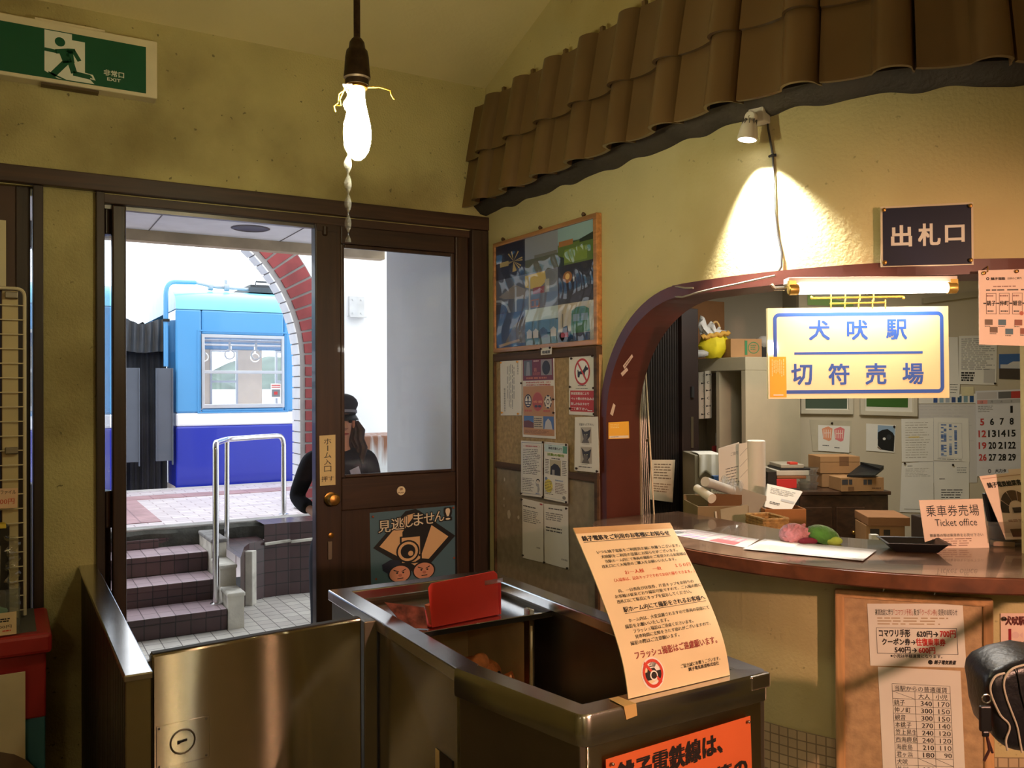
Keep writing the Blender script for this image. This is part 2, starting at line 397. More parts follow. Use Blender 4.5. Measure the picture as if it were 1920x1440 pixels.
def pins(o, f, spots, m=None, r=.006):
    for u, v in spots:
        b = MB(); c = f(u, v, .001); b.lathe(c, f.n, [(r*.5, 0), (r*.6, .004), (r, .005), (r*.9, .008), (r*.3, .0095)], 10); b.build('pushpin', m or pinm, o)

# ================================================================== SETTING
def ceil_z(y): return 3.025+(3.6-y)*.345 if y > .6 else 3.025+3.0*.345-(.6-y)*.345
b = MB(); b.box(-3.4, 5.4, -2.6, 3.7, -.08, 0)
struct(b.build('floor', tiles('floor_quarry', (164, 150, 128), (148, 134, 114), (92, 84, 74), .2, .2, 'XY', .008)))
b = MB()                                   # doorway wall, with its openings
b.box(-3.4, 2.13, 3.6, 3.78, 2.335, 3.06); b.box(-3.4, -.75, 3.6, 3.78, 0, 2.335); b.box(.118, .292, 3.605, 3.78, 0, 2.335)
struct(b.build('wall_back', plaster))
b = MB(); b.box(-3.55, -3.4, -2.6, 3.8, 0, 4.3); struct(b.build('wall_left', plaster))
b = MB(); b.box(-3.4, 5.4, -2.75, -2.6, 0, 4.3); struct(b.build('wall_rear', plaster))
b = MB(); b.box(5.4, 5.55, -2.75, 4.6, 0, 4.3); struct(b.build('wall_right', plaster))
b = MB()
b.ob((-3.55, 3.8, ceil_z(3.8)), (9.1, 0, 0), (0, -3.2, 3.2*.345), (0, 0, .1)); b.ob((-3.55, .6, ceil_z(.6)), (9.1, 0, 0), (0, -3.4, -3.4*.345), (0, 0, .1))
struct(b.build('ceiling', ceilm))

# ticket office wall: straight flank, round corner, arched opening
S0, SA, S1 = .933, 1.40, 1.5+radians(66)*RW
Z0, ZS, ZT = 1.05, 1.45, 1.93
def ztop(s):
    if s < SA: return ZS+(ZT-ZS)*sqrt(max(0, 1-((SA-s)/(SA-S0))**2))
    return ZT
ss = [0, .2, .4, .6, .8, S0]+[S0+(SA-S0)*(1-cos(pi/2*i/16)) for i in range(1, 17)]+[SA+(1.5-SA)*i/2 for i in (1, 2)]+[1.5+(S1-1.5)*i/22 for i in range(1, 23)]+[S1+(1.5+pi/2*RW-S1)*i/8 for i in range(1, 9)]+[1.5+pi/2*RW+.6*i for i in range(1, 5)]
b = MB(); bm_ = MB(); ds = .56
def strip(mb, s0, s1, za0, za1, zb0, zb1, n, flip=False):
    q = [W(s0, n, za0), W(s1, n, za1), W(s1, n, zb1), W(s0, n, zb0)]; uv = [(s0, za0), (s1, za1), (s1, zb1), (s0, zb0)]
    if flip: q = q[::-1]; uv = uv[::-1]
    mb.add(q, [(0, 1, 2, 3)], 0, True, [uv])
for s0, s1 in zip(ss, ss[1:]):
    t0, t1 = (ceil_z(W(s, 0, 0).y)+.05 for s in (s0, s1))
    op = S0-1e-6 <= s0 and s1 <= S1+1e-6
    for n, fl in ((0, False), (-.14, True)):
        if op:
            strip(b, s0, s1, ds, ds, Z0, Z0, n, fl); strip(b, s0, s1, ztop(s0), ztop(s1), t0, t1, n, fl)
        else: strip(b, s0, s1, ds, ds, t0, t1, n, fl)
    if op:
        b.add([W(s0, 0, Z0), W(s1, 0, Z0), W(s1, -.14, Z0), W(s0, -.14, Z0)], [(0, 1, 2, 3)])
        b.add([W(s0, 0, ztop(s0)), W(s1, 0, ztop(s1)), W(s1, -.14, ztop(s1)), W(s0, -.14, ztop(s0))], [(3, 2, 1, 0)])
    strip(bm_, s0, s1, 0, 0, ds, ds, .004); strip(bm_, s0, s1, 0, 0, ds, ds, -.14, True)
    bm_.add([W(s0, .004, ds), W(s1, .004, ds), W(s1, -.14, ds), W(s0, -.14, ds)], [(0, 1, 2, 3)])
b.add([W(S1, 0, Z0), W(S1, -.14, Z0), W(S1, -.14, ZT), W(S1, 0, ZT)], [(0, 1, 2, 3)])
struct(b.build('wall_office', plasterR))
struct(bm_.build('baseboard_office', tiles('mosaic_beige', (216, 194, 156), (204, 180, 142), (150, 132, 104), .028, .028, 'UV', .004, rough=.35)))

# red-brown lining of the arch
b = MB(); path = [(S0, Z0+.03), (S0, 1.2), (S0, 1.33)]+[(S0+(SA-S0)*(1-cos(pi/2*i/20)), ZS+(ZT-ZS)*sin(pi/2*i/20)) for i in range(21)]+[(SA+(S1-SA)*i/24, ZT) for i in range(1, 25)]
cs = S0+(SA-S0)
def inset(i, t):
    s, z = path[i]
    a, c = path[max(i-1, 0)], path[min(i+1, len(path)-1)]
    dx, dz = c[0]-a[0], c[1]-a[1]; L = hypot(dx, dz)
    return s+dz/L*t, z-dx/L*t
T = .036; N1, N2 = .016, -.145
for i in range(len(path)-1):
    p0, p1 = inset(i, -.006), inset(i+1, -.006); q0, q1 = inset(i, T), inset(i+1, T)
    A = lambda p, n: W(p[0], n, p[1])
    b.add([A(p0, N1), A(p1, N1), A(q1, N1), A(q0, N1)], [(0, 3, 2, 1)], 0, False)
    b.add([A(q0, N1), A(q1, N1), A(q1, N2), A(q0, N2)], [(0, 3, 2, 1)], 0, True)
    b.add([A(p0, N1), A(p1, N1), A(p1, 0), A(p0, 0)], [(0, 1, 2, 3)], 0, True)
    b.add([A(p0, N2), A(p1, N2), A(q1, N2), A(q0, N2)], [(0, 1, 2, 3)], 0, False)
arch_lining = struct(b.build('trim_1', maroon))

# timber frame round the doorway
b = MB(); b.box(-.75, 1.98, 3.565, 3.75, 2.338, 2.402); b.box(.292, 1.98, 3.60, 3.70, 2.300, 2.338); struct(b.build('trim_2', wpostX, bevel=.004))
b = MB(); b.box(.084, .118, 3.575, 3.76, 0, 2.338); struct(b.build('trim_3', wpost, bevel=.003))
b = MB(); b.box(.292, .322, 3.575, 3.76, 0, 2.338); struct(b.build('trim_4', wpost, bevel=.003))
b = MB(); b.box(1.89, 1.979, 3.57, 3.76, 0, 2.338); struct(b.build('trim_5', wpost, bevel=.004))
b = MB(); b.box(.322, 1.9, 3.63, 3.66, 2.285, 2.30); struct(b.build('trim_6', mat('rail_aluminium', (120, 116, 112), .35, 1)))

# door leaf with the glazed upper panel
DY0, DY1 = 3.615, 3.655
d1 = struct(bpy.data.objects.new('door_1', None)); COL.objects.link(d1); d1.location = (1.52, 3.63, 0)
def part(name, mb, m, par, **k): return mb.build(name, m, par, **k)
b = MB(); b.box(1.145, 1.262, DY0-.01, DY1+.01, .02, 2.315); part('stile', b, wdoor, d1, bevel=.006)
b = MB(); b.box(1.82, 1.889, DY0-.01, DY1+.01, .02, 2.315); part('stile', b, wdoor, d1, bevel=.006)
for nm, z0, z1 in (('top_rail', 2.225, 2.315), ('middle_rail', 1.055, 1.198), ('bottom_rail', .02, .2)):
    b = MB(); b.box(1.262, 1.82, DY0-.004, DY1, z0, z1); part(nm, b, wdoorX, d1, bevel=.005)
b = MB(); b.box(1.262, 1.82, DY0+.012, DY1-.012, .2, 1.055); part('lower_panel', b, wdoor, d1)
b = MB()
for x0, x1, z0, z1 in ((1.262, 1.28, 1.198, 2.225), (1.802, 1.82, 1.198, 2.225), (1.28, 1.802, 1.198, 1.212), (1.28, 1.802, 2.208, 2.225)): b.box(x0, x1, DY0+.002, DY0+.018, z0, z1)
part('glazing_bead', b, wdoor, d1, bevel=.004)
b = MB(); b.box(1.262, 1.82, DY0+.020, DY0+.025, 1.198, 2.225); part('glass_pane', b, glass('door_glass', (.99, .995, 1), .015, .025), d1)
b = MB(); b.lathe((1.208, DY0-.01, 1.114), (0, -1, 0), [(.026, 0), (.028, .006), (.012, .010), (.011, .03), (.024, .036), (.028, .05), (.022, .062), (.008, .066)], 20); part('knob', b, brass, d1)
b = MB(); b.lathe((1.21, DY0-.01, .955), (0, -1, 0), [(.012, 0), (.012, .004), (.006, .006)], 16); part('keyhole', b, brass, d1)
b = MB(); b.lathe((1.187, DY0-.012, 2.29), (0, 0, -1), [(.012, 0), (.012, .035), (.006, .04)], 12); b.box(1.15, 1.24, DY0-.016, DY0-.01, 2.27, 2.30); part('pivot_plate', b, wdoorX, d1)
b = MB(); b.box(1.195, 1.215, DY0-.016, DY0-.009, .85, .93); part('bolt', b, steel_dark, d1, bevel=.002)

# the other leaf, swung right out so that only its hinge stile and a sliver of glass show
d2 = struct(bpy.data.objects.new('door_2', None)); COL.objects.link(d2); d2.location = (.39, 3.66, 0)
du = V((-.46, .888, 0)); dn = V((-.888, -.46, 0))
o_ = V((.352, 3.625, 0))
b = MB(); b.box(.350, .400, 3.61, 3.66, .02, 2.30); part('stile', b, wdoor, d2, bevel=.006)
hp = V((.372, 3.65, 0))
b = MB(); b.ob(hp+du*.68+UP*.02, du*.1, dn*.04, UP*2.28); part('stile', b, wdoor, d2, bevel=.004)
for nm, z0, z1 in (('top_rail', 2.19, 2.30), ('middle_rail', 1.055, 1.198), ('bottom_rail', .02, .2)):
    b = MB(); b.ob(hp+du*.01+UP*z0, du*.68, dn*.04, UP*(z1-z0)); part(nm, b, wdoor, d2, bevel=.004)
b = MB(); b.ob(hp+dn*.015+du*.02+UP*.2, du*.67, dn*.01, UP*.86); part('lower_panel', b, wdoor, d2)
b = MB(); b.ob(hp+dn*.018+du*.02+UP*1.198, du*.67, dn*.005, UP*1.0); part('glass_pane', b, glass('leaf_glass', (.93, .96, 1), .22, .05), d2)

fl_ = lambda u, z: hp+dn*.028+du*u+UP*z
f = quadf(fl_(.06, 1.02), fl_(.46, 1.02), fl_(.46, .62), fl_(.06, .62), out=-dn); s = Sheet(f, .0008, paper=ink(222, 226, 240))
s.rect(.08, .30, .9, .62, ink(150, 120, 170)); s.rect(.08, .60, .9, .90, ink(70, 140, 200)); s.lines(.1, .06, .9, .26, 3, ink(96, 90, 120), 3, .5); s.rect(.1, .92, .9, .97, ink(210, 80, 100)); s.build('door_flyer', 'blue and violet flyer stuck low on the swung-out door leaf', 'flyer')
# plain brown leaf at the far left, a hair's breadth from its post
d3 = struct(bpy.data.objects.new('door_3', None)); COL.objects.link(d3); d3.location = (-.3, 3.63, 0)
b = MB(); b.box(-.75, .077, 3.62, 3.66, .02, 2.335); part('panel', b, mat('door_brown', (74, 46, 28), .5, var=.1), d3, bevel=.003)
b = MB(); b.box(.03, .077, 3.612, 3.625, .02, 2.335); part('stile', b, wpost, d3, bevel=.003)

# ================================================================== OUTSIDE
tile_out = tiles('paving_white', (230, 226, 216), (216, 210, 202), (120, 112, 106), .105, .105, 'XY', .006, rough=.45, var=.15)
b = MB(); b.box(-5, 5.5, 3.78, 6.65, -.06, 0); b.box(-.75, 1.98, 3.6, 3.79, -.05, .003); struct(b.build('ground', tile_out))
tp = tiles('platform_tile', (222, 212, 212), (204, 192, 194), (168, 150, 152), .21, .105, 'XY', .010, .5, rough=.5, var=.10)
b = MB(); b.box(-6, 7, 7.02, 9.64, .1, .56); plat = struct(b.build('platform', tp))
curb = mat('curb_concrete', (112, 108, 104), .9, var=.3, scale=6, bump=.6, bscale=30, dirt=(58, 62, 56), dscale=2.5)
b = MB(); b.box(-6, 2.9, 6.90, 7.03, .535, .561); part('kerb', b, mat('kerb_top', (150, 148, 144), .9, var=.2, scale=8, bump=.4), plat, bevel=.008)
b = MB(); b.grid(lambda u, v: V((-3+4.95*u, 6.868-.010*sin(u*61)*sin(u*23+v*4)-.012*(1-v)+.03*(v > .9), .545-.13*(1-v)+.004*sin(u*90))), 120, 5); part('broken_concrete', b, mat('kerb_dark', (64, 64, 58), .95, var=.4, scale=9, bump=.8, bscale=30), plat)
b = MB(); b.box(.30, .975, 6.835, 6.87, .422, .487); part('tile_row', b, tiles('riser_brown', (88, 66, 66), (74, 55, 57), (40, 34, 34), .094, .094, 'XZ', .007), plat, bevel=.004)
b = MB(); b.box(-6, 7, 9.5, 9.65, .1, .563); part('platform_edge', b, mat('edge_stone', (190, 184, 180), .7, var=.1), plat)
tact = tiles('tactile_pink', (196, 158, 158), (184, 146, 148), (150, 118, 122), .3, .04, 'XY', .012, rough=.6)
b = MB(); b.box(-6, 5, 8.75, 9.05, .555, .566); b.box(.2, 1.05, 7.2, 8.74, .555, .5655); part('tactile_strip', b, tact, plat)
rt = tiles('riser_brown', (88, 66, 66), (74, 55, 57), (40, 34, 34), .094, .094, 'XZ', .007, rough=.3, var=.25)
tt = tiles('tread_sky_sheen', (198, 178, 184), (184, 162, 170), (116, 102, 106), .094, .15, 'XY', .006, rough=.3, var=.15)  # tread tops paler than risers: sky reflection put into the tile colour
st = struct(bpy.data.objects.new('entrance_steps', None)); COL.objects.link(st); st.location = (.3, 6.4, 0)
YS = [5.885, 6.205, 6.52, 6.865]
for i in range(3):
    b = MB(); z1 = .14*(i+1)
    b.box(-3, 1.262, YS[i], YS[i+1]+.01, 0 if i == 0 else z1-.15, z1-.006)
    part('step', b, rt, st)
    b = MB(); b.box(-3, 1.262, YS[i]-.008, YS[i+1], z1-.045, z1); b.m = [1, 0, 1, 1, 1, 1]; part('tread', b, [tt, rt], st, bevel=.008)
    o = st.children[-1]
b = MB(); b.box(-3, 1.45, YS[3], 7.03, .2, .485); part('step', b, rt, st)
# cheek of the steps with its white caps
capm = mat('cap_stone', (206, 202, 190), .7, var=.12, scale=9, bump=.2, dirt=(92, 86, 70), dscale=5)
rough_c = mat('patched_concrete', (128, 126, 124), .95, var=.3, scale=10, bump=.8, bscale=25)
ry_ = tiles('cheek_brown', (88, 66, 66), (74, 55, 57), (40, 34, 34), .094, .094, 'YZ', .007, rough=.3, var=.25)
ck = struct(bpy.data.objects.new('step_cheek', None)); COL.objects.link(ck); ck.location = (1.32, 6.2, 0)
for y0, y1, z in ((5.86, 6.10, .24), (6.10, 6.40, .385), (6.40, 6.87, .52)):
    b = MB(); b.box(1.266, 1.372, y0+.012, y1+.02, 0, z-.02); part('core', b, [capm], ck)
    b = MB(); b.box(1.26, 1.38, y0, y1+.01, z-.03, z); part('cap', b, rough_c if z > .5 else capm, ck, bevel=.01)
# curved retaining wall to the right
pts = [(1.374, 5.99), (1.44, 6.22), (1.50, 6.42), (1.57, 6.56), (1.70, 6.635), (1.9, 6.64), (2.1, 6.61), (2.5, 6.55), (3.4, 6.4)]
b = MB(); u = 0
for (x0, y0), (x1, y1) in zip(pts, pts[1:]):
    L = hypot(x1-x0, y1-y0)
    zt = .44 if x0 < 1.6 else .56
    b.add([(x0, y0, 0), (x1, y1, 0), (x1, y1, zt), (x0, y0, zt)], [(0, 1, 2, 3)], 0, False, [[(u, 0), (u+L, 0), (u+L, zt), (u, zt)]])
    b.add([(x0, y0, zt), (x1, y1, zt), (x1, 7.03, zt), (x0, 7.03, zt)], [(0, 1, 2, 3)], 0, False, [[(x0, y0), (x1, y1), (x1, 7.03), (x0, 7.03)]]); u += L
struct(b.build('wall_ramp', tiles('ramp_brown', (88, 66, 66), (74, 55, 57), (42, 36, 36), .094, .094, 'UV', .007, rough=.3, var=.25)))
b = MB()
for (x0, y0), (x1, y1) in zip(pts[4:7], pts[5:8]): b.ob((x0, y0-.03, .40), (x1-x0, y1-y0, .01), (0, .03, 0), (0, 0, .022))
b.ob((1.50, 6.46, .0), (.045, .05, 0), (.06, -.03, 0), (0, 0, .40)); struct(b.build('trim_7', capm, bevel=.005))
# porch ceiling, beam and downlight
b = MB(); b.box(-3, 2.6, 3.78, 6.45, 2.70, 2.78)
pc = struct(b.build('ceiling_porch', mat('porch_board', (206, 206, 212), .8, var=.05)))
b = MB()
for x in (-.06, .85, 1.76): b.box(x, x+.006, 3.8, 6.4, 2.697, 2.701)
for y in (4.6, 5.5): b.box(-3, 2.6, y, y+.006, 2.697, 2.701)
part('joint', b, ink(90, 88, 88), pc)
b = MB(); b.box(-3, 2.6, 6.40, 6.5, 2.625, 2.76); part('edge_beam', b, mat('beam_stain', (168, 150, 124), .8, var=.2, scale=5), pc)
b = MB(); b.lathe((1.448, 5.99, 2.70), (0, 0, -1), [(.13, -.06), (.13, .002), (.118, .006), (.112, .002), (.108, .0005), (.002, .0006)], 32); tag(b.build('downlight', mat('downlight_dark', (42, 30, 28), .4)), 'round dark recessed downlight in the white porch ceiling', 'light')
b = MB(); b.box(-3.2, -2.9, 3.78, 6.4, 0, 2.78); struct(b.build('wall_porch', plaster))
# brick arch before the train
ar = struct(bpy.data.objects.new('brick_arch', None)); COL.objects.link(ar); ar.location = (.9, 7.3, .56)
AX, AZ, AR, AY, AD = .865, 1.80, 1.30, 7.25, .19
def arc_pt(r, a, y): return V((AX+r*cos(a), y, AZ+r*sin(a)))
mort = mat('arch_mortar', (150, 146, 146), .9, var=.1)
b = MB(); n = 40
prof = [(pi*i/n) for i in range(n+1)]
for a0, a1 in zip(prof, prof[1:]):
    for r in (AR, AR+.30):
        b.add([arc_pt(r, a0, AY), arc_pt(r, a1, AY), arc_pt(r, a1, AY+AD), arc_pt(r, a0, AY+AD)], [(0, 1, 2, 3)], 0, True)
    for y in (AY, AY+AD): b.add([arc_pt(AR, a0, y), arc_pt(AR+.3, a0, y), arc_pt(AR+.3, a1, y), arc_pt(AR, a1, y)], [(0, 1, 2, 3)])
for sx in (1, -1): b.box(AX+sx*AR, AX+sx*(AR+.3), AY, AY+AD, .56, AZ) if sx > 0 else b.box(AX-AR-.3, AX-AR, AY, AY+AD, .56, AZ)
part('ring', b, mort, ar)
brick = mat('brick_red', (136, 58, 60), .7, var=.25, scale=4)
b = MB(); nb = 44
for i in range(nb):
    a0 = pi*(i+.09)/nb; a1 = pi*(i+.91)/nb
    b.prism([arc_pt(AR+.045, a0, AY-.012), arc_pt(AR+.29, a0, AY-.012), arc_pt(AR+.29, a1, AY-.012), arc_pt(AR+.045, a1, AY-.012)], (0, .05, 0))
k = 0
z = .57
while z < AZ-.05:
    for x0 in (AX+AR+.045, AX-AR-.29): b.box(x0, x0+.245, AY-.012, AY+.04, z, z+.078)
    z += .095
part('bricks', b, brick, ar, bevel=.003)
b = MB(); soff = mat('soffit_tile', (226, 228, 232), .4, var=.06)
for i in range(nb):
    a0 = pi*(i+.06)/nb; a1 = pi*(i+.94)/nb
    b.prism([arc_pt(AR, a0, AY-.006), arc_pt(AR-.012, a0, AY-.006), arc_pt(AR-.012, a1, AY-.006), arc_pt(AR, a1, AY-.006)], (0, AD+.01, 0))
z = .57
while z < AZ-.05: b.box(AX+AR-.012, AX+AR, AY-.006, AY+AD, z, z+.085); b.box(AX-AR, AX-AR+.012, AY-.006, AY+AD, z, z+.085); z += .095
part('soffit_tiles', b, soff, ar)
# white walls seen through the door glass
wwall = mat('white_render', (242, 244, 247), .85, var=.04, scale=2, bump=.1)
b = MB(); b.box(1.985, 2.125, 3.785, 4.86, 0, 3.2); struct(b.build('wall_flank', wwall))
b = MB(); b.box(2.52, 5.4, 7.35, 7.5, .3, 4.2); struct(b.build('wall_outer', wwall))
b = MB(); b.box(2.0, 5.4, 4.62, 4.75, 0, 2.6); struct(b.build('wall_office_rear', wwall))
rust = bpy.data.materials.new('rusty_white'); rust.use_nodes = True; MATS['rusty_white'] = rust
nt = rust.node_tree; n = nt.nodes; l = nt.links
tc = n.new('ShaderNodeTexCoord'); sp = n.new('ShaderNodeSeparateXYZ'); l.new(tc.outputs['Object'], sp.inputs[0])
mp = n.new('ShaderNodeMapping'); mp.inputs['Scale'].default_value = (30, 30, 2.5); no = n.new('ShaderNodeTexNoise'); no.inputs['Scale'].default_value = 1; no.inputs['Detail'].default_value = 6
l.new(tc.outputs['Object'], mp.inputs[0]); l.new(mp.outputs[0], no.inputs['Vector'])
mr = n.new('ShaderNodeMapRange'); mr.inputs[1].default_value = .9; mr.inputs[2].default_value = 1.26; l.new(sp.outputs['Z'], mr.inputs[0])
mu = n.new('ShaderNodeMath'); mu.operation = 'MULTIPLY'; l.new(mr.outputs[0], mu.inputs[0]); l.new(no.outputs['Fac'], mu.inputs[1])
cr = n.new('ShaderNodeValToRGB'); cr.color_ramp.elements[0].position = .25; cr.color_ramp.elements[0].color = (*lin((232, 234, 232)), 1); cr.color_ramp.elements[1].position = .5; cr.color_ramp.elements[1].color = (*lin((150, 96, 62)), 1)
l.new(mu.outputs[0], cr.inputs[0]); l.new(cr.outputs[0], n['Principled BSDF'].inputs['Base Color'])
b = MB(); b.box(2.05, 2.75, 5.55, 6.0, 0, 1.27); tag(b.build('water_tank', rust, bevel=.015), 'white steel tank streaked with rust, seen through the door glass', 'tank')
b = MB(); c = onY(668, 575, 7.34)
b.box(c.x-.07, c.x+.07, 7.32, 7.352, c.z-.09, c.z+.09, 0); b.box(c.x-.08, c.x+.08, 7.28, 7.34, c.z-.10, c.z-.085, 0)
for dx in (-.04, .04):
    for dz in (-.06, .06): b.lathe((c.x+dx, 7.32, c.z+dz), (0, -1, 0), [(.008, 0), (.008, .01)], 8)
tag(b.build('wall_bracket', mat('bracket_white', (206, 208, 210), .5)), 'small bolted white bracket on the white outer wall', 'bracket')

# stainless handrail by the steps
rl = empty('handrail', 'tubular stainless steel handrail standing on the tiled steps outside', 'handrail', (1.22, 6.05, .14))
P1, P2, P3 = V((1.225, 6.05, .14)), V((1.443, 6.735, .42)), V((1.973, 7.075, .56))
def bend(a, c, d, r=.07, n=6):             # rounded corner at c
    u = (a-c).normalized(); w = (d-c).normalized(); return [c+u*r*(1-t)**2+w*r*t**2 for t in [i/n for i in range(n+1)]]
H1, H2, H3 = P1+UP*1.09, V((1.443, 6.735, 1.215)), V((1.973, 7.075, 1.215))
b = MB(); b.tube([P1]+bend(P1, H1, H2, .05)+bend(H1, H2, H3, .12)+bend(H2, H3, P3, .08)+[P3], .021, 12); part('rail', b, chrome, rl)
b = MB(); b.tube([P2, V((1.45, 6.75, 1.2))], .019, 12); part('post', b, chrome, rl)
for p in (P1, P2, P3):
    b = MB(); b.lathe(p, UP, [(.04, 0), (.04, .006), (.022, .012)], 16); part('flange', b, chrome, rl)

# ------------------------------------------------------------------ train
TY = 9.75
blue_l = mat('train_sky_blue', (82, 154, 208), .25, var=.03, scale=1, coat=.4); cyan = mat('train_roof_cyan', (120, 206, 236), .3, var=.03, coat=.3)
blue_d = mat('train_deep_blue', (36, 50, 168), .25, var=.04, scale=1, coat=.4); wh_t = mat('train_white', (244, 246, 250), .3, var=.02)
tdark = mat('train_underframe', (20, 19, 19), .8, var=.2); alu = mat('window_aluminium', (196, 200, 204), .35, .6, var=.05); seatm = mat('train_interior', (222, 206, 184), .6, var=.05)
tglass = glass('train_glass', (.95, .97, 1), .03, .07)
def carriage(name, label, xa, xb, wins, endside):
    r = empty(name, label, 'train', ((xa+xb)/2, TY+1.2, .1))
    ys = TY; ye = TY+2.45; rc = .14
    def prof(z0, z1, n=1, y0=None): pass
    bands = [(-.35, 1.205, blue_d), (1.205, 1.35, wh_t), (1.35, 2.47, blue_l)]
    nm = ['lower_side', 'white_stripe', 'upper_side']
    for (z0, z1, m), q in zip(bands, nm):
        b = MB()
        cuts = [(a, c) for a, c in wins] if q == 'upper_side' else []
        x = xa
        segs = []
        for a, c in cuts: segs.append((x, a, z0, z1)); segs.append((a, c, z0, 1.395)); segs.append((a, c, 2.205, z1)); x = c
        segs.append((x, xb, z0, z1))
        for a, c, u, w in segs: b.box(a, c, ys, ys+.05, u, w)
        b.box(xa, xb, ye-.05, ye, z0, z1 if q != 'upper_side' else 1.3)
        if q == 'upper_side': b.box(xa, xb, ye-.05, ye, 2.15, 2.47)
        for xe in ((xa,) if endside < 0 else (xb,)):
            s = 1 if endside < 0 else -1
            b.box(min(xe, xe+s*.05), max(xe, xe+s*.05), ys, ys+.75, z0, z1); b.box(min(xe, xe+s*.05), max(xe, xe+s*.05), ye-.75, ye, z0, z1)
        part(q, b, m, r, bevel=.02)
    b = MB(); N = 14                        # curved roof
    def rp(u, v):
        a = pi*v; yy = (ys+ye)/2-cos(a)*(ye-ys)/2*1.0; zz = 2.47+.30*sin(a)**.62
        return V((xa+(xb-xa)*u, yy, zz))
    b.grid(rp, 1, 24); part('roof', b, cyan, r)
    b = MB()
    xe = xa if endside < 0 else xb
    b.add([V((xe, (ys+ye)/2-cos(pi*i/24)*(ye-ys)/2, 2.47+.30*sin(pi*i/24)**.62)) for i in range(25)], [tuple(range(25))]); part('end_dome', b, mat('train_end', (176, 200, 222), .4, var=.1), r)
    b = MB(); b.box(xa, xb, ys+.05, ye-.05, .5, .56); part('floor_pan', b, seatm, r)
    b = MB(); b.box(xa+.1, xb-.1, ys+.1, ye-.1, 2.38, 2.44); part('inner_ceiling', b, wh_t, r)
    b = MB(); b.box(xa+.2, xb-.2, ys+.2, ye-.2, -.9, -.3); part('underframe', b, tdark, r)
    for a, c in wins:
        f = MB()
        for x0, x1, z0, z1 in ((a, a+.03, 1.395, 2.205), (c-.03, c, 1.395, 2.205), (a, c, 1.395, 1.44), (a, c, 2.17, 2.205), (a, c, 1.775, 1.81)): f.box(x0, x1, ys-.012, ys+.03, z0, z1)
        f.box(a+.03, c-.03, ys+.012, ys+.03, 1.775, 1.80)
        w = part('window', f, alu, r, bevel=.004)
        g = MB(); g.box(a+.03, c-.03, ys+.015, ys+.02, 1.44, 1.775); g.box(a+.03, c-.03, ys+.022, ys+.027, 1.81, 2.17); part('pane', g, tglass, w)
        g = MB()
        for x0, x1, z0, z1 in ((a-.045, a-.03, 1.35, 2.25), (c+.03, c+.045, 1.35, 2.25), (a-.045, c+.045, 2.235, 2.25), (a-.045, c+.045, 1.345, 1.36)): g.box(x0, x1, ys-.006, ys+.01, z0, z1)
        part('surround', g, blue_l, w)
        f = MB()                            # window on the far side
        for x0, x1 in ((a-.02, a+.34), (a+.56, c+.03)):
            for u0, u1, z0, z1 in ((x0, x0+.025, 1.3, 2.15), (x1-.025, x1, 1.3, 2.15), (x0, x1, 1.70, 1.73), (x0, x1, 1.3, 1.33), (x0, x1, 2.12, 2.15)): f.box(u0, u1, ye-.06, ye-.01, z0, z1)
        part('far_window', f, alu, r)
        f = MB(); f.box(a+.34, a+.56, ye-.05, ye-.01, 1.3, 2.15); f.box(c+.03, c+.36, ye-.05, ye-.01, 1.3, 2.15); part('pillar', f, seatm, r)
    return r
t1 = carriage('train_carriage', 'sky-blue and deep-blue train carriage with white stripe, window framed by the brick arch', 1.566, 8.0, [(1.83, 2.73), (3.3, 4.2), (4.8, 5.7)], -1)
t2 = carriage('train_carriage', 'neighbouring blue carriage left of the dark bellows, seen only through slits by the door', -7.5, 1.0, [(-1.4, -.5), (-.1, .62)], 1)
def pipe_on(r):
    b = MB(); a = V((1.475, TY+.06, 1.85)); c = V((1.475, TY+.06, 2.76)); d = V((1.82, TY+.32, 2.80))
    b.tube([a, V((1.475, TY+.06, 2.55))]+bend(a, c, d, .14, 8)+[d], .025, 12, 0); part('cable_pipe', b, blue_l, r)
    b = MB(); b.tube([d, V((2.05, TY+.42, 2.775)), V((2.5, TY+.5, 2.775))], .018, 10); 
    for x in (2.0, 2.18): b.lathe((x-.02, TY+.42, 2.775), (1, 0, 0), [(.045, 0), (.045, .05)], 12)
    b.box(2.16, 2.19, TY+.40, TY+.44, 2.76, 2.86); part('roof_pipe', b, mat('roof_grey', (170, 176, 184), .5), r)
    b = MB(); b.box(2.45, 4.6, TY+.45, TY+1.9, 2.74, 2.80); b.box(2.5, 2.85, TY+.6, TY+1.5, 2.80, 2.85); b.tube([(2.55, TY+.55, 2.82), (2.55, TY+.55, 2.88), (2.9, TY+.55, 2.88)], .012, 6); part('roof_gear', b, mat('roof_gear_dark', (70, 74, 78), .6, var=.2), r)
    b = MB(); b.box(1.44, 1.51, TY+.03, TY+.05, 2.33, 2.36); part('pipe_clip', b, tdark, r)
    b = MB(); c = V((2.58, TY+.013, 1.56))
    b.box(c.x, c.x+.115, TY+.008, TY+.0125, 1.50, 1.665, 0); b.box(c.x+.012, c.x+.103, TY+.006, TY+.009, 1.515, 1.60, 1); b.box(c.x+.008, c.x+.107, TY+.006, TY+.009, 1.64, 1.652, 2); b.box(c.x+.008, c.x+.107, TY+.006, TY+.009, 1.62, 1.63, 2)
    b.box(c.x+.035, c.x+.075, TY+.004, TY+.007, 1.54, 1.575, 2); part('window_sticker', b, [white, ink(120, 124, 128), ink(196, 60, 60)], r)
pipe_on(t1)
tag_grey = mat('guard_grey', (88, 94, 104), .5, .2, var=.12, scale=2)
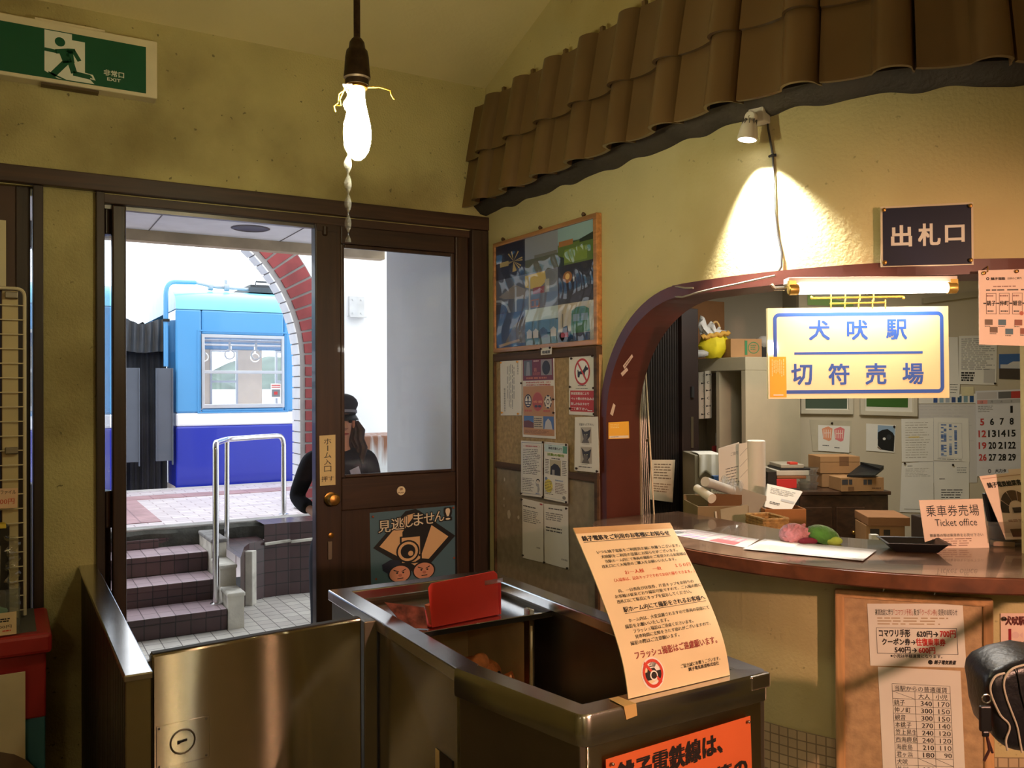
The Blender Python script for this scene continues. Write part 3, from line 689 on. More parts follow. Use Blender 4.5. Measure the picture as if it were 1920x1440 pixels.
for x0, x1, own in ((1.362, 1.535, t1), (1.03, 1.205, t2)):
    b = MB(); b.box(x0, x1, TY-.02, TY+.02, .845, 1.83); b.box(x0, x0+.012, TY-.03, TY+.02, .845, 1.83); b.box(x1-.012, x1, TY-.035, TY+.02, .80, 1.83); part('gap_guard', b, tag_grey, own, bevel=.003)
bel = mat('bellows_cloth', (62, 60, 60), .9, var=.35, scale=3, bump=.3)
b = MB()
def bf(u, v):                               # pleated gangway curtain, pleats run down
    w = .02*sin(u*2*pi*9)+.012*sin(u*2*pi*4+1+v*2)
    return V((1.006+.555*u, TY+.55+w*(.4+v)+.10*(1-v)**2, 2.33-1.98*v))
b.grid(bf, 72, 10)
def bf2(u, v): return V((1.006+.555*u, TY+.55+1.3*v, 2.33+.03*sin(u*2*pi*6)))
b.grid(bf2, 40, 2)
tag(b.build('gangway_bellows', bel), 'dark grey pleated gangway bellows hanging between the two carriages', 'bellows')
b = MB()
def bf3(u, v): return V((1.006+.555*u, TY+.52+.03*sin(u*2*pi*7+v)-.015*v, 2.36-.34*v+.03*sin(u*9)*(1 if v == 0 else .3)))
b.grid(bf3, 56, 6); b.build('cover_flap', mat('flap_cloth', (96, 94, 92), .9, var=.3, scale=4), [o for o in COL.objects if o.name.startswith('gangway_bellows')][0])
light('carriage_fill_light', 'AREA', (3.5, TY+1.2, 2.36), 40, (1, .97, .92), shape='RECTANGLE', size=3.6, size_y=.5)  # unseen area light without fixture, added to brighten the carriage interior
b = MB(); b.box(-8, 14, 17.0, 17.3, -.5, 1.62, 0); struct(b.build('wall_far', mat('far_wall_white', (206, 206, 200), .8, var=.15, scale=.6)))
b = MB(); b.grid(lambda u, v: V((-10+26*u, 18+4*v, -.5+2.6*sin(pi*min(v+.5, 1)/2)+.35*sin(u*40+v*3)*(v > 0))), 60, 6); struct(b.build('hillside', mat('hill_green', (96, 112, 100), .9, var=.4, scale=1.2)))
# hand straps in the carriage window
ivory = mat('strap_ivory', (236, 232, 220), .4, var=.02)
b = MB()
for y in (TY+.75, TY+1.7): b.tube([(1.7, y, 2.18), (5.9, y, 2.18)], .014, 8)
part('strap_bar', b, alu, t1)
r0 = None; k = 0
for y, row in ((TY+.75, 'near'), (TY+1.7, 'far')):
    for x, pl in ((1.955, 'left'), (2.29, 'middle'), (2.6, 'right')):
        xx = x+(0 if row == 'near' else .22)
        lb = 'white ring hand strap in the carriage window, %s of the %s row' % (pl, row)
        if r0 is None:
            r0 = empty('hand_strap', lb, 'hand strap', (xx, y, 2.18), 'hand straps in the carriage')
            b = MB(); b.box(xx-.012, xx+.012, y-.004, y+.004, 2.07, 2.195); b.build('strap', ivory, r0)
            b = MB(); b.tube([(xx+.055*cos(2*pi*i/24), y, 2.02+.055*sin(2*pi*i/24)) for i in range(24)], .008, 8, closed=True); b.build('ring', ivory, r0)
        else:
            c = r0.copy(); COL.objects.link(c); c.location = (xx, y, 2.18); c['label'] = lb
            for ch in r0.children:
                mi_ = ch.matrix_parent_inverse.copy(); q = ch.copy(); COL.objects.link(q); q.parent = c; q.matrix_parent_inverse = mi_

# ------------------------------------------------------------------ the station attendant behind the door
def skin(name, nodes, edges, m, parent, sub=2, root=0):
    me = bpy.data.meshes.new(name); me.from_pydata([n_[0] for n_ in nodes], edges, []); me.materials.append(m)
    o = bpy.data.objects.new(name, me); COL.objects.link(o)
    if parent is not None: o.parent = parent; o.matrix_parent_inverse = wm(parent).inverted()
    md = o.modifiers.new('skin', 'SKIN'); md.use_smooth_shade = True
    for i, n_ in enumerate(nodes):
        r = n_[1]; r = r if isinstance(r, tuple) else (r, r)
        me.skin_vertices[0].data[i].radius = r; me.skin_vertices[0].data[i].use_root = (i == root)
    s = o.modifiers.new('subdivision', 'SUBSURF'); s.levels = sub; s.render_levels = sub
    return o
pr = empty('person', 'person in a dark navy uniform and peaked cap standing behind the glazed door', 'person', (1.53, 4.45, 0))
skinm = mat('skin_tone', (226, 176, 150), .55, var=.04); navy = mat('uniform_navy', (26, 29, 42), .85, var=.15, scale=20); hairm = mat('hair_dark_brown', (66, 48, 42), .55, var=.45, scale=40)
px_, py_ = 1.535, 4.45
RS, RE, RH = V((1.382, 4.43, 1.225)), V((1.308, 4.46, 1.02)), V((1.350, 4.31, .962))
LS, LE, LH = V((1.70, 4.43, 1.225)), V((1.745, 4.42, .985)), V((1.73, 4.27, .83))
nodes = [(V((px_, py_, .80)), (.095, .07)), (V((px_, py_, .98)), (.085, .055)), (V((px_, py_-.005, 1.14)), (.09, .06)), (V((px_, py_-.003, 1.235)), .048), (V((px_, py_-.01, 1.30)), .042), (V((px_, py_-.03, 1.355)), (.06, .072)), (V((px_, py_-.02, 1.42)), (.075, .088)), (V((px_, py_-.01, 1.475)), (.06, .07))]
edges = [(0, 1), (1, 2), (2, 3), (3, 4), (4, 5), (5, 6), (6, 7)]
def limb(start, pts):
    k = start
    for p, r in pts: nodes.append((V(p), r)); edges.append((k, len(nodes)-1)); k = len(nodes)-1
    return k
hr = limb(3, [(RS-UP*.01, .030), ((RS+RE)/2, .028), (RE, .026), ((RE+RH)/2, .024), (RH, .021)])
def fingers(k, h, d, side):
    p = limb(k, [(h+d*.045, (.030, .016))])
    sd = d.cross(V(side)).normalized()
    for j, L in enumerate((.062, .07, .066, .052)):
        o_ = h+d*.075+V(side)*(j-1.5)*.019
        limb(p, [(o_, .009), (o_+d*L*.5+sd*.008, .008), (o_+d*L*.85+sd*.03, .007)])
    o_ = h+d*.03-V(side)*.028; limb(p, [(o_, .010), (o_+d*.035-V(side)*.016, .009), (o_+d*.06-V(side)*.012, .007)])
fingers(hr, RH, (RH-RE).normalized(), (0, .2, .98))
hl = limb(3, [(LS-UP*.01, .030), ((LS+LE)/2, .028), (LE, .026), ((LE+LH)/2, .024), (LH, .021)])
fingers(hl, LH, (LH-LE).normalized(), (-.98, .1, .1))
for sx in (-1, 1): limb(0, [((px_+sx*.085, py_, .72), .075), ((px_+sx*.09, py_-.015, .43), .05), ((px_+sx*.09, py_+.01, .09), .033), ((px_+sx*.095, py_-.11, .03), .03)])
skin('body', nodes, edges, skinm, pr)
nodes = [(V((px_, py_, .66)), (.165, .125)), (V((px_, py_, .95)), (.135, .10)), (V((px_, py_-.01, 1.13)), (.155, .105)), (V((px_, py_, 1.225)), (.10, .075)), (V((px_, py_, 1.275)), (.058, .055))]
edges = [(0, 1), (1, 2), (2, 3), (3, 4)]
limb(3, [(RS, .056), ((RS+RE)/2, .050), (RE, .045), ((RE+RH)*.5, .043), (RE*.14+RH*.86, .040)])
limb(3, [(LS, .056), ((LS+LE)/2, .050), (LE, .045), ((LE+LH)*.5, .043), (LE*.14+LH*.86, .040)])
skin('jacket', nodes, edges, navy, pr)
nodes = [(V((px_, py_, .86)), (.13, .10)), (V((px_, py_, .78)), (.145, .11))]; edges = [(0, 1)]
for sx in (-1, 1): limb(1, [((px_+sx*.085, py_, .70), .088), ((px_+sx*.09, py_-.01, .43), .068), ((px_+sx*.09, py_+.005, .07), .06)])
skin('trousers', nodes, edges, navy, pr)
for sx in (-1, 1):
    nodes = [(V((px_+sx*.092, py_+.03, .035)), .036), (V((px_+sx*.095, py_-.06, .032)), .038), (V((px_+sx*.097, py_-.15, .028)), .03)]; skin('shoe', nodes, [(0, 1), (1, 2)], blackp, pr)
b = MB(); hc = V((px_, py_-.02, 1.405))
def hairfn(q):
    q = q.copy()
    if q.z < 0: q.x *= 1+.25*(-q.z); q.z *= 1.9
    if q.y < -.25: q.y = -.25+(q.y+.25)*.25
    q.x *= 1+.05*sin(q.z*14+q.y*9); return q
b.ball(hc+V((0, .035, -.005)), .100, .098, .104, 28, 0, fn=hairfn); part('hair', b, hairm, pr)
for sx in (-1, 1):
    b = MB(); [b.tube([hc+V((sx*(.082+.012*q), .02-.03*q, .03-.02*q)), hc+V((sx*(.10+.014*q), .0-.03*q, -.04)), hc+V((sx*(.088+.018*q), -.01-.03*q, -.085)), hc+V((sx*(.108+.012*q), -.02-.03*q, -.13)), hc+V((sx*(.09+.016*q), -.03-.03*q, -.175)), hc+V((sx*(.10+.01*q), -.03-.03*q, -.205-.012*q))], [.012, .022, .020, .022, .017, .004], 8) for q in (0, 1, -.9)]; part('hair_lock', b, hairm, pr)
    b = MB(); b.ball(hc+V((sx*.032, -.088, .012)), .011, .006, .007, 10); part('eye', b, ink(30, 22, 20), pr)
    b = MB(); b.ball(hc+V((sx*.079, .0, .0)), .010, .018, .028, 10); part('ear', b, skinm, pr)
b = MB(); b.tube([hc+V((0, -.088, .015)), hc+V((0, -.112, -.02)), hc+V((0, -.094, -.028))], [.008, .013, .008], 8); part('nose', b, skinm, pr)
b = MB(); b.ball(hc+V((0, -.092, -.052)), .024, .008, .006, 10); part('mouth', b, ink(176, 88, 84), pr)
cap_m = mat('cap_navy', (34, 38, 50), .7, var=.1)
b = MB(); b.lathe(hc+V((0, .01, .045)), (0, .12, 1), [(.092, 0), (.096, .03), (.104, .045), (.106, .060), (.099, .080), (.082, .098), (.055, .110), (.025, .115), (.004, .116)], 28); cp = part('cap', b, cap_m, pr)
b = MB(); b.lathe(hc+V((0, .01, .052)), (0, .12, 1), [(.0965, 0), (.0985, .0), (.0985, .014), (.0965, .014)], 28); part('cap_band', b, mat('band_silver', (150, 158, 176), .4, .4), cp)
b = MB(); b.grid(lambda u, v: hc+V(((.09+.012*v)*sin((u-.5)*2.0), -(.085+.05*v)*cos((u-.5)*2.0)+.01, .05-.03*v)), 12, 3); b.build('peak', blackp, cp, solid=.004)
b = MB(); b.ob((1.59, 4.337, 1.06), (.05, 0, .02), (0, .006, 0), (-.03, 0, .10)); part('name_card', b, mat('card_blue_white', (186, 194, 222), .5), pr)

# ================================================================== HALL FITTINGS
# exit sign
YF = 3.535
tl = V((-.118, YF, 2.930)); 
es = empty('exit_sign', 'green emergency exit sign box with running figure above the doorway', 'sign', (.195, 3.6, 2.70))
b = MB(); b.box(-.118, .503, YF, 3.6, 2.708, 2.93); part('housing', b, cream, es, bevel=.004)
b = MB(); b.box(.09, .32, YF+.005, YF+.05, 2.93, 2.938); part('top_lip', b, cream, es)
b = MB(); b.box(.11, .30, YF+.01, YF+.05, 2.70, 2.708); part('bottom_lip', b, ink(90, 70, 40), es)
g = mat('exit_green', (4, 84, 54), .35, var=.05); gw = mat('exit_white', (232, 232, 214), .4, var=.03)
A, B, C_, D = (V((-.112, YF-.001, 2.900)), V((.462, YF-.001, 2.900)), V((.462, YF-.001, 2.722)), V((-.112, YF-.001, 2.722)))
f = quadf(A, B, C_, D, out=(0, -1, 0)); s = Sheet(f, .001, paper=g)
cxu = .535; wv = .178/.574                                     # door leaf pictogram; du = dv*wv
def P(x, y): return (cxu+x*wv, y)
s.poly([P(-.42, .02), P(-.42, .98-.12), P(-.18, .98), P(.5, .98), P(.32, .80), P(.32, .14), P(.08, .14), P(.08, .02)], gw, 1)
s.oval(*P(-.14, .22), .095*wv, .095, g, 2)
def limbp(p, q, t): 
    dx, dy = q[0]-p[0], q[1]-p[1]; L = hypot(dx, dy); nx, ny = -dy/L*t/2, dx/L*t/2
    return [P(p[0]+nx, p[1]+ny), P(q[0]+nx, q[1]+ny), P(q[0]-nx, q[1]-ny), P(p[0]-nx, p[1]-ny)]
for p, q, t in (((-.42, .42), (-.2, .43), .07), ((-.22, .43), (.02, .37), .09), ((.0, .38), (.14, .36), .10), ((.1, .35), (.22, .55), .08), ((-.08, .40), (.0, .62), .17), ((.02, .36), (.06, .62), .14), ((-.02, .60), (-.28, .93), .12), ((.05, .58), (.12, .82), .12), ((.1, .82), (.42, .85), .10)):
    s.poly(limbp(p, q, t), g, 2)
s.poly([P(.32, .77), P(.47, .79), P(.52, .90), P(.32, .87)], gw, 1); s.poly([P(.34, .80), P(.44, .815), P(.47, .87), P(.34, .85)], g, 3)
s.poly([P(-.35, .86), P(-.02, .98), P(-.10, .98), P(-.35, .91)], g, 2)
s.text('非常口', .745, .63, .865, .755, gw, .02); s.text('EXIT', .765, .79, .845, .855, gw, .02)
s.build('panel', 'green panel with white running figure', None, parent=es)

# bare bulb on its cord
PB = dep(670, 250, 2.2); bx, by, bz = PB
pl = empty('pendant_lamp', 'bare glowing bulb on a dark cord from the ceiling before the doorway', 'lamp', (bx, by, ceil_z(by)))
b = MB(); b.tube([(bx, by, ceil_z(by)), (bx, by, bz+.235)], .0085, 10); part('cord', b, mat('cord_rusty', (70, 48, 32), .8, var=.4, scale=60, bump=.5, bscale=200), pl)
b = MB(); b.lathe((bx, by, bz+.245), (0, 0, -1), [(.010, 0), (.014, .004), (.019, .012), (.0215, .028), (.027, .034), (.030, .05), (.0325, .085), (.034, .098), (.034, .104), (.030, .108), (.029, .122)], 24); sk = part('socket', b, mat('socket_bronze', (74, 58, 42), .5, .5, var=.4, scale=40), pl)
b = MB()
for k in range(6):
    a = 2*pi*k/6+.3; b.ob((bx+cos(a)*.0265-.005*sin(a), by+sin(a)*.0265+.005*cos(a), bz+.185), (.010*sin(a), -.010*cos(a), 0), (cos(a)*.004, sin(a)*.004, 0), (-cos(a)*.004, -sin(a)*.004, .024))
part('vent', b, rubber, sk)
b = MB(); b.lathe((bx, by, bz+.122), (0, 0, -1), [(.0195, 0), (.0195, .026), (.0205, .04), (.026, .066), (.0335, .10), (.0355, .12), (.034, .145), (.028, .168), (.019, .182), (.009, .19), (.001, .192)], 28)
part('bulb', b, mat('bulb_glow', (255, 240, 190), .4, var=0, emit=(255, 246, 200), estr=150), pl, label='glowing pear-shaped bulb')
b = MB(); b.lathe((bx, by, bz+.125), (0, 0, -1), [(.026, 0), (.027, .010), (.024, .012)], 20); part('collar', b, brass, pl)
wire = mat('wire_brass', (196, 160, 70), .4, .8)
b = MB(); u = ER
for pts in ([(0.024, .0), (.06, -.003), (.085, -.008), (.088, -.02), (.094, -.03), (.098, -.033)], [(-.024, 0), (-.045, -.02), (-.05, -.04), (-.058, -.052), (-.056, -.062)], [(-.03, .03), (-.028, .0), (-.045, -.03), (-.04, -.05), (-.055, -.045)]):
    b = MB(); b.tube([PB+u*x+UP*(.118+z)-EF*.01*(i % 2) for i, (x, z) in enumerate(pts)], .0022, 6); part('shade_wire', b, wire, pl)
b = MB()
tw = dep(652, 300, 2.165)
zz = bz+.115
def twist(u_, v_):
    z = zz-.40*u_; w = (.010-.004*u_)*(1-.55*abs(sin(u_*pi*7+.3))*0)+.002; a = u_*pi*8
    return V((tw.x, tw.y, 0))+(ER*cos(a)+EF*sin(a))*w*(v_*2-1)+UP*z
b.grid(twist, 120, 2)
tag(b.build('spiral_spinner', glass('spinner_clear', (.86, .86, .8), .25, .30)), 'clear twisted plastic spiral ribbon hanging beside the glowing bulb', 'ornament')

# tiled canopy over the ticket office: two rows of glazed pantiles
tilem = mat('glazed_tile', (104, 78, 46), .36, var=.10, scale=2.5, coat=.35, dirt=(84, 60, 32), dscale=1.5)
cn = empty('tile_canopy', 'brown glazed pantile canopy running round the ticket office above its arch', 'roof canopy', tuple(W(1.2, 0, 2.44)))
RB = RW+.13
def WT(s, n, z):
    if s <= 1.5: return V((XW-n, YW-s, z))
    a = (s-1.5)/RB
    return V((CX-(RW+n)*cos(a), CY-(RW+n)*sin(a), z))
PITCH = .248
def tprof(t):                              # broad shallow pan, then a roll that drops sharply at the seam
    if t < .56: return .016*(abs(t/.56-.52)/.52)**2*(1 if t/.56 < .52 else .9)
    k = (t-.56)/.41
    if k < 1: return .0145*(1-k)+.050*sqrt(max(0, 1-(2*k-1)**2))**(1.25 if k < .5 else .8)
    return .0-.012*(t-.97)/.03
def rowtile(k, row):
    b = MB(); z0, z1 = ((2.44, 2.70), (2.66, 2.925))[row]; n0, n1 = ((.115, .072), (.095, .045))[row]
    th = .016; N, M_ = 40, 4
    def fo(dn):
        def g_(u, v):
            t = u; s = .004+PITCH*(k+t*1.0)
            p = tprof(t)
            return WT(s, (n0+(n1-n0)*v)+p*(1-.10*v)+dn, z0+(z1-z0)*v)
        return g_
    vs = []; 
    b.grid(fo(0), N, M_, flip=False); b.grid(fo(-th), N, M_, flip=True)
    a, c = fo(0), fo(-th)
    for v, fl in ((0, 0), (1, 1)):
        for i in range(N):
            q = [a(i/N, v), c(i/N, v), c((i+1)/N, v), a((i+1)/N, v)]; b.add(q, [(0, 1, 2, 3) if not fl else (3, 2, 1, 0)], 0, False)
    for u in (0, 1):
        for j in range(M_): b.add([a(u, j/M_), a(u, (j+1)/M_), c(u, (j+1)/M_), c(u, j/M_)], [(0, 1, 2, 3)], 0, False)
    if row:
        for t0, t1 in ((.47, .56), (.97, 1.04)): b.prism([WT(.004+PITCH*(k+t0), n1-.01, z1-.03), WT(.004+PITCH*(k+t1), n1-.01, z1-.03), WT(.004+PITCH*(k+t1), n1-.01, z1+.022), WT(.004+PITCH*(k+t0), n1-.01, z1+.022)], tuple((WT(.004+PITCH*k, n1+.015, 0)-WT(.004+PITCH*k, n1, 0))))
    b.build('roof_tile', tilem, cn)
for k in range(13):
    for row in (0, 1): rowtile(k, row)
b = MB(); gm = mat('mortar_shade_grey', (64, 58, 48), .95, var=.2, scale=6, bump=.6, bscale=30)  # mortar strip, its dark colour also holding the shadow under the tiles
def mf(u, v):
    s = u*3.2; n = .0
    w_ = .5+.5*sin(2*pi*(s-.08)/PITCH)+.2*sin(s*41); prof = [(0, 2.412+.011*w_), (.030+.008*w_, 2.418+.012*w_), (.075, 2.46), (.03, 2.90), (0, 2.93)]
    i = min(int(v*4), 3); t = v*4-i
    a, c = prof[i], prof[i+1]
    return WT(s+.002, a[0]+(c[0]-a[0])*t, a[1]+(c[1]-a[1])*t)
b.grid(mf, 200, 4, flip=True); part('mortar_shade', b, gm, cn)

# spotlight on the round wall
ps = onC(1432, 205); ss_ = s_of(ps); nrm = (W(ss_, 1, 0)-W(ss_, 0, 0)); tang = V((-nrm.y, nrm.x, 0))
if tang.dot(ER) < 0: tang = -tang
sp_ = empty('wall_spotlight', 'small white spotlight clamped to the round wall just under the tiles', 'spotlight', tuple(ps))
ivo = mat('lamp_ivory', (222, 214, 196), .45, var=.03)
def WP(t, n, z): return ps+tang*t+nrm*n+UP*(z-ps.z)
b = MB(); zc = ps.z
b.ob(WP(-.028, .001, zc-.05), tang*.052, nrm*.045, UP*.078); part('mount_plate', b, ivo, sp_, bevel=.004)
b = MB(); b.ob(WP(-.015, .0465, zc-.004), tang*.028, nrm*.001, UP*.018, 0); part('rating_label', b, white, sp_)
b = MB(); b.lathe(WP(-.006, .044, zc-.036), nrm, [(.010, 0), (.010, .02)], 16); b.lathe(WP(-.006, .058, zc-.038), nrm, [(.017, 0), (.0185, .003), (.0185, .016), (.016, .019), (.004, .019), (.004, .015)], 24); part('knuckle', b, ivo, sp_)
hd = WP(-.010, .068, zc-.052); hx = (UP*-1+nrm*.10-tang*.10).normalized()
b = MB(); b.lathe(hd, hx, [(.018, 0), (.022, .006), (.026, .02), (.030, .046), (.031, .054), (.027, .055), (.026, .05)], 28); part('head', b, ivo, sp_)
b = MB()
for k in range(10): a = 2*pi*k/10; w_ = hx.orthogonal().normalized(); q = w_*cos(a)+hx.cross(w_)*sin(a); b.ob(hd+q*.014-hx*.006-hx.cross(q)*.0015, hx.cross(q)*.003, q*.009, hx*.02)
part('cooling_fin', b, mat('fin_grey', (96, 92, 84), .5), sp_)
b = MB(); b.lathe(hd+hx*.053, hx, [(.026, 0), (.025, .002), (.001, .003)], 24); part('lens', b, mat('spot_lens', (255, 255, 255), .3, var=0, emit=(250, 248, 255), estr=12), sp_)
light('spot_beam', 'SPOT', hd+hx*.06, 210, (1, .97, .90), spot_size=radians(80), spot_blend=.7, shadow_soft_size=.02, aim=tuple(WP(.05, .012, zc-.62)))
b = MB()
cpts = [(1448, 168), (1440, 172), (1437, 190), (1440, 240), (1449, 290), (1451, 340), (1453, 400), (1458, 440), (1466, 475), (1465, 500), (1455, 517)]
pts = [onC(x, y, .006) for x, y in cpts]; sm = []
for p, q in zip(pts, pts[1:]): sm += [p+(q-p)*i/4 for i in range(4)]
b.tube(sm+[pts[-1]], .0035, 6)
lead = b.build('power_cable', mat('cable_grey', (60, 58, 56), .6)); tag(lead, 'thin dark cable running down the round wall from the spotlight to the arch', 'cable')
b = MB(); c = onC(1449, 292, .006); b.tube([c-tang*.012, c+nrm*.006, c+tang*.012], .004, 6); part('cable_clip', b, rubber, lead)
b = MB()
pts = [onC(x, y, .024) for x, y in [(1453, 517), (1420, 524), (1380, 533), (1340, 541), (1310, 548), (1280, 557), (1262, 556), (1255, 545), (1262, 536), (1285, 540), (1305, 540)]]; sm = []
for p, q in zip(pts, pts[1:]): sm += [p+(q-p)*i/4 for i in range(4)]
b.tube(sm, .0032, 6); tag(b.build('power_cable', mat('cable_ivory', (150, 140, 122), .6)), 'pale cable tacked along the top of the arch lining, looped at its left end', 'cable')

# counter sign on the round wall
s_a = s_of(onC(1650, 450)); s_b = s_of(onC(1819, 445)); a_, c_ = W(s_a, .014, 0), W(s_b, .014, 0); nn = W((s_a+s_b)/2, 1, 0)-W((s_a+s_b)/2, 0, 0)
a_ += nn*.016; c_ += nn*.016
f = quadf(a_+UP*2.092, c_+UP*2.090, c_+UP*1.918, a_+UP*1.922, out=nn)
navys = mat('enamel_navy', (20, 24, 46), .45, var=.05, spec=.25)
s = Sheet(f, .006, paper=mat('enamel_edge', (206, 190, 160), .3)); s.rect(.022, .03, .978, .985, navys)
s.text('出', .12, .33, .335, .665, ink(214, 206, 190), .03); s.text('札', .415, .32, .645, .665, ink(214, 206, 190), .03); s.text('口', .705, .36, .90, .62, ink(214, 206, 190), .03)
o = s.build('counter_sign', 'dark navy enamel sign with three white characters above the arch', 'sign')
pins(o, f, [(.035, .06), (.965, .06), (.04, .93), (.965, .93)], brass, .006)

# tube lamp under the arch, the station sign hanging from it
LZ = 2.40
def cp_(x, y, z=LZ): return dep(x, y, z)
fl = empty('tube_lamp', 'lit fluorescent tube lamp fixed under the crown of the arch', 'lamp', tuple(cp_(1636, 530)))
ea, eb = cp_(1486, 543), cp_(1786, 540); ax = (eb-ea).normalized()
b = MB(); b.tube([ea+ax*.012, eb-ax*.012], .0135, 16); part('tube', b, mat('tube_glow', (255, 248, 236), .4, var=0, emit=(255, 249, 238), estr=33), fl, label='glowing white tube')
b = MB(); b.ob(ea+UP*.016-ax*.012-EF*.006, (eb-ea)+ax*.024, EF*.05, UP*.018); part('batten', b, ivo, fl, bevel=.002)
for p, d in ((ea, 1), (eb, -1)):
    b = MB(); b.lathe(p-ax*d*.012, ax*d, [(.012, 0), (.0155, .003), (.0155, .026), (.0145, .028)], 18); b.ob(p-ax*d*.012-EF*.008, ax*d*.02, EF*.016, UP*.025); part('end_cap', b, mat('cap_gold', (196, 164, 84), .35, .6), fl)
b = MB(); b.tube([cp_(1446, 533), cp_(1452, 541), cp_(1470, 541), cp_(1474, 535)], .006, 8); tag(b.build('pull_switch', chrome), 'little chromed clip under the arch beside the lit tube lamp', 'clip')

SZ = 2.475; sg = empty('station_sign', 'cream hanging sign with blue border and seven large blue characters under the arch', 'sign', tuple(dep(1610, 580, SZ)))
bl = ink(34, 92, 186); cr_b = mat('sign_cream', (248, 232, 176), .35, var=.03, coat=.2)
q = [dep(1439, 578, SZ), dep(1778, 574, SZ), dep(1780, 746, SZ), dep(1441, 748, SZ)]
f = quadf(*q, out=-EF); s = Sheet(f, .014, paper=cr_b)
t = .007; u0, v0, u1, v1 = .03, .055, .972, .945; ru, rv = .035, .035*s.w/s.h
tu, tv = t/s.w*1.5, t/s.h*1.5
s.rect(u0+ru, v0, u1-ru, v0+tv, bl); s.rect(u0+ru, v1-tv, u1-ru, v1, bl); s.rect(u0, v0+rv, u0+tu, v1-rv, bl); s.rect(u1-tu, v0+rv, u1, v1-rv, bl)
for (cu, cv, a0) in ((u0+ru, v0+rv, pi), (u1-ru, v0+rv, 1.5*pi), (u1-ru, v1-rv, 0), (u0+ru, v1-rv, pi/2)): s.ring(cu, cv, ru, rv, tu, bl, 1, 10, a0, a0+pi/2)
for ch, a in (('犬', .285), ('吠', .495), ('駅', .712)): s.text(ch, a-.056, .14, a+.056, .355, bl, .022)
s.rect(.145, .488, .855, .515, bl)
for ch, a in (('切', .185), ('符', .39), ('売', .595), ('場', .80)): s.text(ch, a-.056, .62, a+.056, .845, bl, .022)
s.build('board', None, None, parent=sg)
b = MB()
top = cp_(1640, 556); bot = dep(1640, 578, SZ)
b.tube([dep(1522, 559, SZ), dep(1694, 556, SZ)], .003, 8); b.tube([dep(1556, 569, SZ), dep(1660, 567, SZ)], .0025, 8)
for x in (1558, 1585, 1612, 1638): b.tube([dep(x, 548, SZ), dep(x, 564, SZ)], .002, 6)
for x in (1558, 1584, 1610, 1636, 1660): b.tube([dep(x, 562, SZ), dep(x, 579, SZ)], .002, 6)
for x in (1522, 1694): b.ball(dep(x, 558, SZ), .005, n=10)
part('hanger', b, wire, sg)
f2 = quadf(dep(1443, 669, SZ-.001), dep(1474, 669, SZ-.001), dep(1475, 745, SZ-.001), dep(1444, 745, SZ-.001), out=-EF)
yel = ink(248, 190, 40); s = Sheet(f2, .0005, paper=yel); s.cols(.12, .05, .92, .5, 7, ink(255, 232, 150), 4, .5); s.rect(.2, .93, .8, .955, white)
s.build('card_sticker', 'yellow card stuck on the lower left corner', None, parent=sg)

# folded lattice gate inside the arch
lg = empty('lattice_gate', 'folded lattice gate of slim pale bars tucked inside the left side of the arch', 'gate', (2.15, 2.55, 1.09))
pale = mat('gate_cream', (214, 200, 170), .4, .2, var=.05); barm = mat('gate_bar', (150, 146, 138), .3, .8, var=.1)
GY = 2.60
def gp(x, y, X=2.16): return onX(x, y, X)
b = MB(); a = gp(1190, 980, 2.14); c = gp(1203, 985, 2.14); d = gp(1192, 640, 2.14); e = gp(1198, 640, 2.14); b.prism([a, c, e, d], (.02, .012, 0)); part('leading_stile', b, pale, lg, bevel=.002)
for k, (xb, xt) in enumerate(((1207, 1198), (1211, 1200.5), (1215, 1203), (1219, 1205), (1227, 1208))):
    b = MB(); b.tube([gp(xb, 975, 2.15+.004*k), gp(xt, 665-3*k, 2.15+.004*k)], .0030 if k < 4 else .0034, 8); part('bar', b, barm if k < 4 else pale, lg)
for y, x0, x1 in ((826, 1197, 1217), (701, 1193, 1209), (968, 1205, 1227)):
    b = MB(); b.tube([gp(x0, y+2, 2.152), gp(x1, y-1, 2.168)], .007, 8); part('scissor_link', b, steel_dark, lg)
b = MB(); b.tube([gp(1189, 840, 2.13), gp(1191, 862, 2.128), gp(1189, 872, 2.125), gp(1192, 888, 2.13)], .007, 8); part('latch_handle', b, brass, lg)

# stickers and tape on the arch lining
_lin = [inset(i, T+.0015) for i in range(24)]
def rev(x, y):                            # pixel onto the inner face of the lining
    p = onY(x, y, YW-S0-T-.0015)
    for _ in range(14):
        k = max([i for i in range(23) if _lin[i][1] <= p.z] or [0]); (s0, z0), (s1, z1) = _lin[k], _lin[k+1]
        p = onY(x, y, YW-(s0+(s1-s0)*min(max((p.z-z0)/max(z1-z0, 1e-4), 0), 1)))
    return p
def lin_sheet(px, th=.0004, paper=None): return quadf(*[rev(x, y) for x, y in px], out=(0, -1, 0))
f = lin_sheet([(1141, 792), (1179, 790), (1180, 822), (1141, 823)])
s = Sheet(f, .0005, paper=ink(246, 190, 66)); s.rect(.04, .82, .96, .96, ink(236, 224, 206)); s.lines(.08, .12, .55, .40, 3, ink(252, 222, 140), 3); s.lines(.08, .87, .5, .93, 1, ink(120, 90, 60), 4)
s.build('card_sticker', 'yellow card sticker on the red-brown arch lining beside the lattice gate', 'sticker')
for px, lb in (([(1168, 686), (1185, 664), (1187, 669), (1171, 692)], 'printed strip of tape, upper one on the arch lining'), ([(1164, 700), (1175, 689), (1178, 694), (1167, 706)], 'short white strip of tape below the printed one on the arch lining'), ([(1144, 776), (1150, 756), (1154, 760), (1149, 780)], 'torn white strip of tape just above the yellow card sticker')):
    f = lin_sheet(px); s = Sheet(f, .0004, paper=mat('tape_white', (206, 190, 172), .6))
    if 'printed' in lb and 'upper' in lb: s.lines(.1, .35, .9, .6, 1, ink(110, 96, 88), 5, .9)
    s.build('tape_strip', lb, 'tape')

